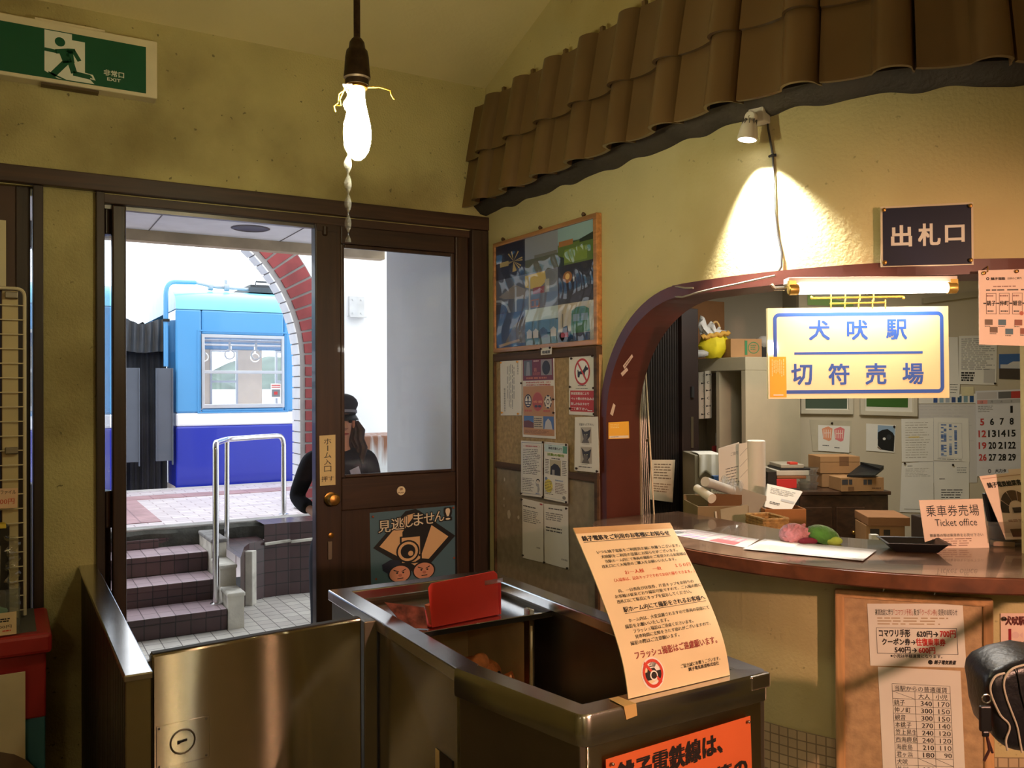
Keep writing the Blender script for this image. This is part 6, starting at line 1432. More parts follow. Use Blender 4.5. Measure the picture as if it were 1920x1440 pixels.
for nm, u0, u1, z0, z1, m_ in (('rail', 0, Wd, zt_b-.024, zt_b, obfx), ('rail', 0, Wd, .40, .424, obfx), ('stile', 0, .026, .40, zt_b, obf), ('stile', Wd-.026, Wd, .40, zt_b, obf)):
    b = MB(); b.ob(bq(u0, z0, -.012), wv_*(u1-u0), nn*.020, UP*(z1-z0)); part(nm, b, m_, lb_, bevel=.006)
b = MB(); b.ob(bq(.02, .41, -.010), wv_*(Wd-.04), nn*.008, UP*(zt_b-.42)); part('board', b, mat('board_orange', (188, 156, 116), .9, var=.16, scale=40, bump=.2, bscale=120), lb_)
for x in (1655, 1751):
    p = bp(x, 1112); b = MB(); q = bq((p-TL).dot(wv_), zt_b, .0); b.tube([q-UP*.004, q+UP*.010+wv_*.004, q+UP*.018-wv_*.002, q+UP*.024+wv_*.003], .0016, 6); b.tube([q+UP*.024, q+UP*.034], .0016, 6); part('hanging_hook', b, chrome, lb_)
def on_pin(name, label, px, draw):
    f = quadf(*[bp(x, y, .0295) for x, y in px], out=nn); s = Sheet(f, .0008, paper=paperw); draw(s); return s.build(name, label, 'notice')
rdk = ink(206, 48, 40)
def d_fare(s):
    s.text('運賃改定に伴う', .08, .085, .27, .185, dk, 0); s.text('「コマワリ手形」', .28, .085, .48, .185, ink(190, 90, 60), 0); s.text('及び', .49, .085, .55, .185, dk, 0); s.text('「クーポン券」', .56, .085, .73, .185, ink(190, 90, 60), 0); s.text('変更のお知らせ', .745, .085, .94, .185, dk, 0)
    s.lines(.10, .22, .90, .36, 3, ink(190, 166, 130), 4, .4)
    s.frame(.08, .385, .925, .80, .0012, gk)
    s.text('コマワリ手形', .11, .41, .44, .53, bk, .03); s.text('620円→', .51, .43, .73, .53, bk, .03); s.text('700円', .75, .42, .91, .53, rdk, .03)
    s.text('クーポン券→', .14, .555, .49, .66, bk, .03); s.text('往復乗車券', .50, .55, .80, .665, rdk, .03)
    s.text('540円→', .27, .69, .50, .785, bk, .03); s.text('600円', .52, .69, .69, .785, rdk, .03)
    s.text('※小児は半額運賃になります。', .22, .805, .76, .86, dk, .02)
    s.ring(.635, .925, .025, .025*s.w/s.h, .008, bk); s.rect(.62, .90, .65, .95, bk); s.text('銚子電気鉄道', .67, .89, .89, .955, bk, .035, 2, .012)
on_pin('fare_change_notice', 'white fare change notice with red and black prices at the top of the pinboard', [(1626, 1132), (1805, 1132), (1812, 1252), (1632, 1248)], d_fare)
def d_tab(s):
    k = ink(70, 66, 60); u0, u1, v0 = .165, .865, .125; rh = .0575
    s.text('当駅からの普通運賃', .195, v0+.012, .83, v0+rh-.002, dk, .0)
    rows = [('銚子', '340', '170'), ('仲ノ町', '300', '150'), ('観音', '300', '150'), ('本銚子', '270', '140'), ('笠上黒生', '240', '120'), ('西海鹿島', '240', '120'), ('海鹿島', '210', '110'), ('君ヶ浜', '180', '90'), ('犬吠', '', ''), ('外川', '180', '90')]
    n_ = len(rows)+2
    for i in range(n_+1): s.line(u0, v0+rh*i, u1, v0+rh*i, .0009, k)
    s.line(u0, v0, u0, v0+rh*n_, .0009, k); s.line(u1, v0, u1, v0+rh*n_, .0009, k)
    for u in (.44, .655): s.line(u, v0+rh, u, v0+rh*n_, .0009, k)
    s.line(u0, v0+rh, .44, v0+2*rh, .0009, k); s.text('大人', .48, v0+rh+.01, .62, v0+2*rh-.004, dk, 0); s.text('小児', .69, v0+rh+.01, .83, v0+2*rh-.004, dk, 0)
    for i, (a, p, c) in enumerate(rows):
        v = v0+rh*(i+2); s.text(a, .18, v+.008, .18+.066*len(a), v+rh-.006, dk, 0)
        if p: s.text(p, .64-.045*len(p), v+.012, .64, v+rh-.008, dk, .012); s.text(c, .85-.045*len(c), v+.012, .85, v+rh-.008, k, 0)
        else: s.line(.44, v, .655, v+rh, .0009, k); s.line(.655, v, u1, v+rh, .0009, k)
    v = v0+rh*n_; s.text('平成27年10月1日改定', .18, v+.012, .58, v+.042, k, 0); s.lines(.16, v+.055, .85, v+.16, 4, k, 5, .45)
on_pin('fare_table', 'white fare table with ruled rows of stations and prices lower on the pinboard', [(1646, 1250), (1801, 1258), (1812, 1496), (1658, 1492)], d_tab)
# food poster
def fwall(px, n=.004): 
    pts = [onC(x, y, n) for x, y in px]; s0, s1 = s_of(pts[0]), s_of(pts[1]); zt, zb = pts[0].z, pts[3].z
    def f(u, v, d): return W(s0+(s1-s0)*u, n+d, zt+(zb-zt)*v)
    f.n = (W((s0+s1)/2, 1, 0)-W((s0+s1)/2, 0, 0)); return f
f = fwall([(1876, 1150), (2010, 1140), (2010, 1320), (1878, 1330)]); s = Sheet(f, .0008, 8, 1, paper=mat('poster_rose', (236, 206, 190), .5))
mr = ink(150, 34, 44); s.text('犬吠駅のたい焼き', .06, .03, .75, .12, ink(96, 34, 30), .05); s.rect(.10, .16, 1, .28, mr); s.oval(.19, .225, .05, .035, ink(232, 196, 190), 2); s.poly([(.24, .225), (.29, .195), (.29, .255)], ink(232, 196, 190), 2); s.text('たい焼', .33, .185, .62, .26, ink(240, 220, 210), .04)
s.rect(.10, .29, .27, .55, ink(214, 150, 140)); s.text('目', .14, .31, .23, .40, ink(240, 220, 210), .03); s.text('日', .14, .42, .23, .52, ink(240, 220, 210), .03); s.rect(.30, .29, .9, .55, ink(96, 120, 150)); s.rect(.10, .56, .9, .80, ink(50, 46, 40))
o = s.build('food_poster', 'rose poster with a maroon banner on the wall right of the pinboard', 'poster'); pins(o, f, [(.03, .05)], pinm, .006)

# shoulder bag at the right edge
bz_ = 1.62; bc = dep(1962, 1338, bz_)
bg = empty('shoulder_bag', 'black shoulder bag with two white piping lines at the lower right edge', 'bag', tuple(bc))
lea = mat('leather_black', (22, 22, 26), .35, var=.2, scale=12, bump=.15, bscale=80)
ol = [(1866, 1262), (1854, 1276), (1851, 1294), (1856, 1322), (1859, 1352), (1869, 1388), (1888, 1411), (1960, 1420), (2020, 1402), (2034, 1310), (2006, 1248), (1944, 1238), (1896, 1248)]
b = MB(); P_ = [dep(x, y, bz_) for x, y in ol]; b.prism(P_, EF*.15+ER*.03); part('body', b, lea, bg, bevel=.022, seg=5)
bg.children[0].data.polygons.foreach_set('use_smooth', [True]*len(bg.children[0].data.polygons))
pipm = mat('piping_white', (176, 168, 150), .6)
for crv in ([(1884, 1262), (1868, 1267), (1859, 1280), (1857, 1294), (1862, 1312), (1876, 1341), (1889, 1354), (1893, 1366), (1886, 1388), (1889, 1407)], [(1922, 1246), (1900, 1253), (1887, 1266), (1882, 1284), (1887, 1308), (1898, 1338), (1907, 1362), (1912, 1388), (1916, 1411)]):
    b = MB(); pt = [dep(x, y, bz_-.002) for x, y in crv]; smp = []
    for i_ in range(len(pt)-1):
        p0, p1, p2, p3 = pt[max(i_-1, 0)], pt[i_], pt[i_+1], pt[min(i_+2, len(pt)-1)]
        smp += [.5*((2*p1)+(p2-p0)*t+(2*p0-5*p1+4*p2-p3)*t*t+(3*p1-p0-3*p2+p3)*t**3) for t in (0, .25, .5, .75)]
    b.tube(smp+[pt[-1]], .0020, 8); part('piping', b, pipm, bg)
b = MB(); b.tube([dep(1906, 1250, bz_-.002), dep(1915, 1300, bz_-.003), dep(1932, 1360, bz_-.003), dep(1940, 1412, bz_-.002)], .0012, 6); part('seam', b, rubber, bg)
ba = ER
b = MB(); rp_ = dep(1850, 1310, bz_-.03)
b.tube([rp_+(ER*cos(2*pi*i/20)+UP*sin(2*pi*i/20))*.008 for i in range(20)], .0013, 6, closed=True); kr = part('key_ring', b, chrome, bg)
b = MB(); b.ob(rp_-ER*.012-UP*.062, ER*.022, EF*.008, UP*.048); b.ob(rp_-ER*.008-UP*.072, ER*.014, EF*.006, UP*.012); part('charm', b, blackp, kr, bevel=.003)
b = MB(); b.tube([rp_-UP*.07, rp_-UP*.095+ER*.004, rp_-UP*.115-ER*.006], .0025, 6); b.tube([rp_-UP*.07, rp_-UP*.10+ER*.010], .0025, 6); part('tassel', b, mat('tassel_maroon', (60, 24, 20), .8), kr)
b = MB(); b.tube([bc+ba*.05+UP*.075+EF*.07, bc+ba*.12+UP*.10+EF*.07, bc+ba*.24+UP*.16+EF*.07, bc+ba*.44+UP*.30+EF*.07], [.012, .012, .012, .012], 8); part('strap', b, lea, bg)

# ================================================================== INSIDE THE OFFICE
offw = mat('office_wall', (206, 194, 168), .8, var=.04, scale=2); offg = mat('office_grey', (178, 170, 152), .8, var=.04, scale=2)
ZO = 5.3
def OC(xc, z, zz): return ER*xc+EF*z+UP*zz
w0 = dep(1499, 731, ZO).dot(ER); w1 = 3.7
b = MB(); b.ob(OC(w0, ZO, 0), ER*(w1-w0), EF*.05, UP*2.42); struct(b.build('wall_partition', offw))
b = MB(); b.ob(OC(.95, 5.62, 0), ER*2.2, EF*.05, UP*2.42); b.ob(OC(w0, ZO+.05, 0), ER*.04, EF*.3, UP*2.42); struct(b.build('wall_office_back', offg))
poly = [W(s, -.08, 2.40) for s in [0, .5, 1.0, 1.5]+[1.5+pi/2*RW*i/10 for i in range(1, 11)]]+[V((5.4, CY-RW+.08, 2.40)), V((5.4, 4.65, 2.40)), V((2.05, 4.65, 2.40))]
b = MB(); b.prism(poly, (0, 0, .05)); struct(b.build('ceiling_office', mat('office_ceiling', (190, 182, 164), .9, var=.04)))
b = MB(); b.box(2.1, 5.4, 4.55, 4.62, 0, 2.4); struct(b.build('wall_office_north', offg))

def px_box(b, x0, y0, x1, y1, z, d, yaw=0, mi=0, zb=None):
    """a box whose front face fills that pixel rectangle at depth z, turned by yaw"""
    A, B_ = dep(x0, y0, z), dep(x1, y0, z); zt = (A.z+B_.z)/2; z_b = dep(x0, y1, z).z if zb is None else zb
    w = (B_-A).dot(ER); e = (ER*cos(yaw)+EF*sin(yaw)); g_ = (EF*cos(yaw)-ER*sin(yaw))
    o = V((A.x, A.y, z_b)); b.ob(o, e*w/max(cos(yaw), .3), g_*d, UP*(zt-z_b), mi); return o, e, g_, zt, z_b
# dark corrugated sliding screen behind the arch's left side
scm = mat('screen_brown', (26, 18, 15), .6, var=.25, scale=20)
so = empty('sliding_screen', 'dark brown corrugated sliding screen standing behind the left of the arch', 'screen', (2.8, 3.56, 0))
XR2 = onY(1306, 800, 3.55).x
b = MB(); x = 2.14; k = 0
vs = []
b.grid(lambda u, v: V((2.14+(XR2-.12-2.14)*u, 3.56+.004*(1 if int(round(u*240)) % 4 in (0, 1) else -1), 2.0-2.0*v)), 240, 1, sm=False); part('corrugated_sheet', b, scm, so)
scf = mat('screen_frame', (34, 20, 17), .5, var=.1)
b = MB(); b.box(XR2-.12, XR2, 3.53, 3.575, 0, 2.02); part('stile', b, scf, so, bevel=.004)
b = MB(); b.box(2.14, XR2-.12, 3.54, 3.58, 1.985, 2.02); part('top_rail', b, scf, so)
b = MB(); a = onY(1298, 735, 3.528); b.tube([a+V((0, 0, .03)), a-V((0, 0, .03))], .012, 10); b.ob(onY(1296, 840, 3.527), (.018, 0, 0), (0, .004, 0), (0, 0, .17), 1); part('latch', b, [rubber, steel_dark], so)
f = quadf(*[onY(x, y, 3.535) for x, y in [(1220, 862), (1266, 862), (1261, 942), (1217, 936)]], out=(0, -1, 0)); s = Sheet(f, .0006, paper=mat('paper_dim', (196, 180, 150), .7)); s.lines(.15, .1, .9, .5, 6, ink(120, 104, 84), 3, .4); s.lines(.15, .58, .95, .82, 4, ink(140, 116, 90), 4, .4)
s.build('screen_notice', 'dim cream notice taped low on the dark corrugated screen', 'notice')

# open cream cabinet
KX, KY, KZ = 3.524, 3.437, 1.758
kb = empty('open_cabinet', 'tall cream open cabinet in the office behind the hanging sign', 'cabinet', (3.9, 3.9, 0))
cab = mat('cabinet_cream', (180, 170, 144), .55, var=.05); 
SD = .034
b = MB(); b.box(KX, KX+.436, KY, KY+SD, 0, KZ); part('side_panel', b, cab, kb, bevel=.003)
b = MB(); b.box(KX, KX+.436, 4.22-SD, 4.22, 0, KZ); part('side_panel', b, cab, kb)
b = MB(); b.box(KX-.002, KX+.436, KY-.002, 4.22, KZ-.075, KZ); part('top', b, cab, kb, bevel=.003)
b = MB(); b.box(KX+.416, KX+.436, KY, 4.22, 0, KZ-.075); b.box(KX+.004, KX+.416, 3.645, 3.67, .3, KZ-.075); part('back_panel', b, cab, kb)
for z in (1.13, .75, .40):
    b = MB(); b.box(KX+.02, KX+.41, 3.672, 4.185, z, z+.02); part('shelf', b, offg, kb)
b = MB(); r = random.Random(5)
b2 = MB()
fcl = lambda u, v: V((KX-.014+.006*sin(u*16), 3.83-.14*u, KZ-.082-.275*v+.012*u))
s = Sheet(lambda u, v, d: fcl(u, v)+V((-d, 0, 0)), .001, 12, 4, paper=mat('cloth_print', (214, 206, 186), .85, var=.04))
for i in range(3):
    for j in range(6):
        u, v = .17+.33*i, .08+.165*j
        if (i+j) % 2: s.ring(u, v, .07, .026, .02, dk)
        else: s.poly([(u-.1, v-.02), (u, v), (u+.1, v-.02), (u+.1, v+.022), (u, v+.004), (u-.1, v+.022)], dk)
s.build('printed_cloth', 'white cloth printed with little dark crests hanging in the open cabinet', 'cloth')
b = MB(); b.lathe((KX+.07, 3.72, 1.151), UP, [(.038, 0), (.04, .004), (.04, .09), (.036, .096), (.02, .098)], 20); tag(b.build('red_tin', mat('tin_red', (150, 34, 32), .4)), 'dark red tin on the shelf of the open cabinet', 'tin')
for k, z in enumerate((1.151, 1.207, 1.263)):
    b = MB(); b.box(KX+.12, KX+.36, 3.675, 3.80, z, z+.055); tag(b.build('folded_paper', paperw), ('lowest', 'middle', 'topmost')[k]+' of the folded white papers behind the hanging cloth', 'papers')

# on top of the cabinet
b = MB(); p = onY(1308, 660, 3.86); b.box(KX+.02, KX+.30, 3.90, 4.19, KZ, KZ+.36); tag(b.build('tall_carton', mat('carton_brown', (132, 92, 56), .8, var=.08), bevel=.003), 'tall brown carton at the back on top of the open cabinet', 'carton')
cb = empty('tea_carton', 'brown carton with a green print on top of the open cabinet', 'carton', (KX+.2, 3.5, KZ))
b = MB(); A = dep(1370, 668, 4.85); yw = .35
e = (ER*cos(.18)+EF*sin(.18)); g_ = (EF*cos(.18)-ER*sin(.18)); o_ = V((A.x, A.y, KZ+.001))
b.ob(o_, e*.19, g_*.16, UP*.105); part('carton', b, card, cb, bevel=.002)
f = quadf(o_+e*.085+UP*.100-g_*.001, o_+e*.182+UP*.100-g_*.001, o_+e*.182+UP*.008-g_*.001, o_+e*.085+UP*.008-g_*.001, out=-EF); s = Sheet(f, .0003, paper=card); gp2 = ink(62, 124, 76)
s.rect(0, .06, .16, .94, gp2); s.ring(.55, .5, .36, .36, .05, gp2); s.lines(.36, .32, .74, .68, 3, gp2, 4, .5); s.build('print', None, None, parent=cb)
bag_o = dep(1338, 664, 4.95); bag_o.z = KZ
sb = empty('shopping_bag', 'bright yellow cloth bag bulging on top of the open cabinet', 'bag', tuple(bag_o))
yb = mat('cloth_yellow', (226, 208, 30), .7, var=.1, scale=12, bump=.3, bscale=30)
b = MB()
def yf(q): q = q.copy(); q.x *= 1-.25*max(0, -q.z)+.06*sin(q.z*7+q.x*5); q.z = max(q.z, -.8); q *= 1+.05*sin(9*q.x+5*q.y); return q
b.ball(bag_o+UP*.068, .086, .07, .085, 28, fn=yf, axes=(ER, EF, UP)); part('pouch', b, yb, sb)
b = MB(); b.tube([bag_o+ER*(-.078+.012*i)+UP*(.115+.028*(i/13.)+.006*sin(i*2))-EF*.05 for i in range(14)], .014, 10); part('rolled_rim', b, mat('rim_orange', (216, 166, 72), .8, var=.1), sb)
b = MB(); b.tube([bag_o+ER*(-.015+.028*(1-cos(pi*i/12)))+UP*(.125+.085*sin(pi*i/12)) for i in range(13)], .006, 8); part('handle', b, mat('handle_tan', (216, 176, 110), .7), sb)
vb = mat('plastic_white', (226, 226, 224), .4, var=.06, bump=.3, bscale=25)
b = MB()
def wf(u, v):
    t = u*1.0; return bag_o+ER*(-.075+.15*u*(1-.3*v)-.01+.012*sin(v*9))+UP*(.13+.10*v*(1-.7*u)+.018*sin(u*14))+EF*(.012*sin(u*11+v*5)-.03)
b.grid(wf, 16, 8); b.tube([bag_o+ER*-.07+UP*.14, bag_o+ER*-.078+UP*.20, bag_o+ER*-.07+UP*.24, bag_o+ER*-.055+UP*.21, bag_o+ER*-.048+UP*.16], .009, 8)
tag(b.build('carrier_bag', vb, solid=.002), 'white plastic carrier bag with dark print tucked above the yellow bag', 'bag')
b = MB(); b.ball(bag_o+ER*-.09+UP*.022-EF*.05, .05, .03, .024, 16, fn=yf, axes=(ER, EF, UP)); tag(b.build('crumpled_bag', mat('plastic_grey', (170, 168, 164), .5, var=.15, bump=.5, bscale=40)), 'crumpled grey plastic at the foot of the yellow bag', 'bag')
b = MB(); px_box(b, 1427, 648, 1446, 667, 4.9, .12, 0, 0, KZ); tag(b.build('black_case', blackp, bevel=.003), 'small black case beside the green printed carton', 'case')
b = MB(); q = dep(1432, 640, 4.93); b.ball(V((q.x, q.y, KZ+.085)), .05, .04, .04, 14, fn=yf, axes=(ER, EF, UP)); tag(b.build('white_bundle', mat('bundle_grey', (150, 146, 138), .7, var=.1)), 'white bundle on the black case on the cabinet', 'bundle')

# wall things: pictures, sheets, calendar
WN = -EF; WP0 = OC(0, ZO-.002, 0)
def wq(px, d=.003): return [onP(x, y, WP0-EF*d, EF) for x, y in px]
def wsheet(name, label, cat, px, draw, paper=None, d=.003, group=None, pin=None, th=.0008):
    f = quadf(*wq(px, d), out=WN); s = Sheet(f, th, paper=paper or paperw); draw(s); o = s.build(name, label, cat, group)
    if pin: pins(o, f, pin, pinm, .007)
    return o
def pic(px, label, inner, col, scm_):
    q = wq(px, .002); o = empty('framed_picture', label, 'picture', tuple(q[0]))
    a, b_, c_, d_ = q; t = .028
    fm = mat('frame_ivory', (212, 204, 182), .5, var=.04)
    b = MB(); u = (b_-a).normalized(); h = (a-d_).length
    for p0, du_, dz in ((a-UP*t, b_-a, t), (d_, c_-d_, t)): b.ob(p0, du_, WN*.022, UP*dz)
    b.ob(d_, u*t, WN*.022, UP*h); b.ob(c_-u*t, u*t, WN*.022, UP*h); part('frame', b, fm, o, bevel=.003)
    f = quadf(a+WN*.006, b_+WN*.006, c_+WN*.006, d_+WN*.006, out=WN); s = Sheet(f, .004, paper=ink(232, 228, 214)); s.rect(*inner, col); s.rect(inner[0], inner[1], inner[2], (inner[1]+inner[3])/2, scm_, 2); s.build('print', None, None, parent=o)
    return o
pic([(1499, 690), (1599, 690), (1598, 777), (1500, 776)], 'framed picture with a dark green field, left one under the hanging sign', (.09, .14, .89, .88), ink(74, 92, 74), ink(110, 130, 140))
pic([(1610, 684), (1721, 684), (1718, 781), (1611, 778)], 'framed picture with a bright green field, right one under the hanging sign', (.12, .14, .84, .83), ink(64, 108, 44), ink(120, 150, 160))
def d_stamp(s):
    for u, c_, ch in ((.12, ink(238, 160, 120), '切'), (.50, ink(234, 130, 130), '符')):
        s.poly([(u, .14), (u+.1, .08), (u+.2, .04), (u+.33, .12), (u+.30, .55), (u+.22, .60), (u+.04, .52)], c_); [s.line(u+.06+.07*q, .16, u+.06+.07*q, .48, .005, ink(248, 216, 200), 2) for q in range(4)]; s.line(u+.05, .3, u+.28, .28, .005, ink(248, 216, 200), 3)
    s.lines(.14, .76, .36, .80, 1, gk, 3, .9); s.lines(.52, .82, .7, .86, 1, gk, 4, .9)
wsheet('backing_sheet', 'grey translucent sheet pinned behind the orange stamp print', 'sheet', [(1518, 787), (1597, 789), (1596, 848), (1524, 846)], lambda s: None, mat('sheet_grey', (196, 186, 160), .6), .002, pin=[(.52, .09)])
wsheet('stamp_print', 'white card with two orange stamp shapes on the office wall', 'print', [(1534, 797), (1594, 799), (1592, 849), (1534, 845)], d_stamp, d=.006)
def d_loco(s): s.rect(.39, .04, .97, .55, ink(150, 176, 200)); s.poly([(.40, .30), (.55, .20), (.72, .16), (.9, .28), (.97, .4), (.97, .96), (.55, .92), (.40, .78)], ink(24, 26, 28), 2); s.oval(.62, .52, .05, .05, white, 3); s.poly([(.4, .8), (.55, .92), (.5, .93), (.39, .86)], ink(150, 130, 110), 3); s.oval(.78, .45, .08, .1, ink(52, 56, 60), 3)
wsheet('locomotive_photo', 'photograph of a black locomotive pinned on the office wall', 'photograph', [(1624, 794), (1680, 797), (1677, 849), (1624, 845)], d_loco, pin=[(.93, .06)])
wsheet('office_memo', 'typed white memo with a yellow highlighted line on the office wall', 'notice', [(1690, 785), (1750, 784), (1750, 865), (1691, 866)], lambda s: (s.lines(.12, .09, .9, .95, 15, ink(186, 178, 160), 3, .25), s.rect(.22, .42, .56, .44, ink(236, 206, 90), 2)))
def d_roster(s):
    s.frame(.12, .12, .80, .93, .001, lk); r = random.Random(4)
    for i in range(22):
        for j in range(4):
            if r.random() < .65: u = (.2, .28, .43, .58)[j]; s.rect(u, .15+.034*i, u+.075, .15+.034*i+.03, ink(96, 126, 180) if r.random() < .75 else ink(176, 190, 210), 2)
    s.lines(.1, .955, .85, .97, 1, lk, 3, .9)
wsheet('duty_roster', 'duty roster with blue squares on the office wall', 'notice', [(1751, 783), (1816, 784), (1818, 866), (1751, 863)], d_roster, d=.004)
wsheet('office_letter', 'nearly blank letter below the highlighted memo on the office wall', 'notice', [(1691, 868), (1750, 866), (1751, 962), (1687, 960)], lambda s: (s.lines(.18, .06, .35, .075, 1, gk, 3, .9), s.lines(.12, .12, .92, .3, 6, ink(190, 184, 170), 4, .25), s.rect(.12, .93, .6, .94, gk), s.lines(.7, .75, .9, .8, 2, lk, 3, .4)), pin=[(.08, .01)])
wsheet('office_letter', 'folded letter with a dark pin below the duty roster', 'notice', [(1751, 866), (1817, 866), (1817, 960), (1752, 960)], lambda s: (s.lines(.65, .11, .95, .25, 3, lk, 3, .3), s.lines(.15, .33, .32, .35, 1, gk, 4, .9), s.lines(.2, .55, .95, .85, 6, gk, 5, .35)), d=.004, pin=[(.53, .06)])
wsheet('route_map', 'pale line map covering the office wall behind the roster', 'map', [(1722, 758), (1834, 758), (1832, 905), (1722, 905)], lambda s: s.lines(.02, .03, .98, .97, 24, ink(196, 192, 190), 8, .12), ink(214, 210, 204), .001)
wsheet('goods_strip', 'strip printed with little blue train fronts under the hanging sign', 'strip', [(1722, 742), (1830, 738), (1830, 756), (1722, 757)], lambda s: [s.rect(.26+.105*k, .2, .33+.105*k, .9, ink((60, 150, 170, 60, 50, 130, 40)[k], (90, 176, 180, 80, 90, 160, 80)[k], (150, 190, 190, 130, 120, 170, 130)[k])) for k in range(7)], d=.0025)
wsheet('wall_timetable', 'printed timetable high on the office wall right of the hanging sign', 'timetable', [(1798, 630), (1870, 628), (1868, 722), (1798, 720)], lambda s: (s.lines(.06, .06, .95, .72, 16, lk, 4, .35), s.lines(.06, .75, .5, .95, 4, dk, 5, .7), s.rect(.66, .68, .96, .96, ink(206, 202, 194), 1)), pin=[(.95, .97)])
wsheet('wall_sheet', 'white sheet half hidden behind the right edge of the hanging sign', 'sheet', [(1770, 632), (1796, 632), (1798, 716), (1772, 718)], lambda s: None, d=.002)
wsheet('memo_slip', 'handwritten memo slip at the lower right corner of the hanging sign', 'memo', [(1768, 716), (1800, 716), (1799, 745), (1770, 744)], lambda s: s.lines(.4, .15, .9, .85, 4, dk, 3, .2), d=.005)
wsheet('memo_slip', 'small yellowish slip above the calendar corner', 'memo', [(1802, 725), (1826, 725), (1826, 742), (1803, 742)], lambda s: None, mat('slip_yellow', (222, 212, 170), .7), .004)
wsheet('building_photo', 'photograph of a white building under blue sky on the office wall', 'photograph', [(1873, 664), (1925, 663), (1925, 712), (1873, 710)], lambda s: (s.rect(0, 0, 1, .6, ink(70, 110, 170)), s.rect(0, .58, 1, 1, ink(76, 66, 60)), s.rect(.05, .42, .95, .58, ink(210, 210, 210), 2), s.poly([(.3, .42), (.5, .30), (.9, .30), (.95, .42)], ink(216, 214, 210), 2)))
def d_cal(s):
    s.rect(.02, .02, .30, .10, ink(206, 200, 196)); s.rect(.32, .02, .60, .10, ink(110, 108, 108)); s.rect(.50, .02, .75, .10, ink(196, 66, 60), 2); s.rect(.02, .11, .98, .155, ink(186, 184, 182)); s.rect(.02, .11, .165, .155, ink(226, 150, 140), 2)
    bkk = ink(26, 24, 26); r4 = ink(200, 70, 66)
    for i in range(6): s.rect(.02, .165+.148*i, .98, .166+.148*i, ink(190, 188, 186))
    rows = [[None, None, None, '1'], ['5', '6', '7', '8'], ['12', '13', '14', '15'], ['19', '20', '21', '22'], ['26', '27', '28', '29']]
    for i, r_ in enumerate(rows):
        for j, t_ in enumerate(r_):
            if t_:
                u = .085+.14*j; w = .026*len(t_) if t_ != '1' else .012; s.text(t_, u-w, .19+.138*i, u+w, .265+.138*i, r4 if j == 0 else bkk, .028)
    for j, ch in enumerate('日月火水'): s.text(ch, .07+.14*j, .12, .10+.14*j, .148, gk, .0)
    s.lines(.03, .18, .26, .26, 4, lk, 3, .4); s.ring(.18, .94, .022, .024, .008, dk); s.text('大力タ', .26, .915, .42, .955, bkk, .03)
wsheet('wall_calendar', 'big wall calendar with red Sundays at the right of the office wall', 'calendar', [(1829, 733), (1962, 728), (1962, 893), (1832, 893)], d_cal, ink(226, 224, 224), .006)
wsheet('wall_poster', 'pale green-edged poster behind the lit tube lamp', 'poster', [(1514, 548), (1600, 548), (1600, 575), (1514, 572)], lambda s: s.poly([(0, .2), (1, .75), (1, 1), (0, 1)], ink(150, 190, 110)), ink(206, 204, 186))
b = MB(); q = wq([(1728, 560), (1838, 545), (1838, 556), (1728, 570)], .0); b.prism(q, WN*.03); tag(b.build('wall_shelf', cab), 'thin pale wall ledge behind the right end of the tube lamp', 'ledge')

# desk with its clutter
dk_ = empty('office_desk', 'plain grey desk behind the ticket counter', 'desk', tuple(OC(1.55, 3.6, 0)))
DZ = .80
b = MB(); b.ob(OC(.78, 3.12, DZ-.03), ER*1.75, EF*.98, UP*.03); part('desk_top', b, mat('desk_grey', (150, 144, 132), .5, var=.05), dk_)
for xx in (.82, 2.47):
    for zz in (3.16, 4.04): b = MB(); b.ob(OC(xx, zz, 0), ER*.04, EF*.04, UP*(DZ-.03)); part('leg', b, steel_dark, dk_)
# open carton of paper goods
oc = empty('open_carton', 'open grey-brown carton with torn edges at the left behind the counter', 'carton', tuple(dep(1350, 1000, 3.3)))
gcar = mat('carton_grey', (140, 122, 92), .85, var=.12, scale=10)
b = MB(); A = dep(1308, 950, 3.36); B_ = dep(1404, 958, 3.37); e = (B_-A); e.z = 0; Lc = e.length; e.normalize(); g_ = V((-e.y, e.x, 0)); o_ = V((A.x, A.y, DZ+.001)); hz = A.z-DZ
b.ob(o_, e*Lc, g_*.006, UP*hz); b.ob(o_+g_*.22, e*Lc, g_*.006, UP*(hz+.02)); b.ob(o_, e*.006, g_*.22, UP*hz); b.ob(o_+e*(Lc-.006), e*.006, g_*.22, UP*(hz-.005)); b.ob(o_, e*Lc, g_*.22, UP*.006)
part('carton', b, gcar, oc, bevel=.002)
b = MB(); b.prism([o_+e*.09-g_*.002+UP*(hz-.012), o_+e*(Lc-.004)-g_*.002+UP*(hz+.006), o_+e*(Lc-.01)-g_*.002+UP*(hz-.17), o_+e*.10-g_*.002+UP*(hz-.18)], g_*.001); part('pale_label', b, mat('label_pale', (176, 170, 148), .7, var=.1), oc)
b = MB(); b.ball(o_+e*.085-g_*.018+UP*(hz-.10), .016, .014, .02, 12); b.tube([o_+e*.07-g_*.004+UP*(hz-.02), o_+e*.075-g_*.01+UP*(hz-.09)], .004, 6); tag(b.build('white_tag', paperw), 'little white tag dangling on the front of the grey-brown carton', 'tag')
def slab(name, label, cat, px, z0, z1, th, m, draw=None, group=None):
    q = [dep(px[0][0], px[0][1], z0), dep(px[1][0], px[1][1], z1), dep(px[2][0], px[2][1], z1-.02), dep(px[3][0], px[3][1], z0-.02)]
    f = quadf(*q, out=-EF); s = Sheet(f, th, paper=m)
    if draw: draw(s)
    return s.build(name, label, cat, group)
slab('brown_divider', 'brown cardboard divider standing in the open carton', 'cardboard', [(1328, 925), (1391, 928), (1391, 1030), (1328, 1030)], 3.42, 3.46, .004, cardd)
gsh = mat('plan_grey', (176, 172, 160), .6, var=.06)
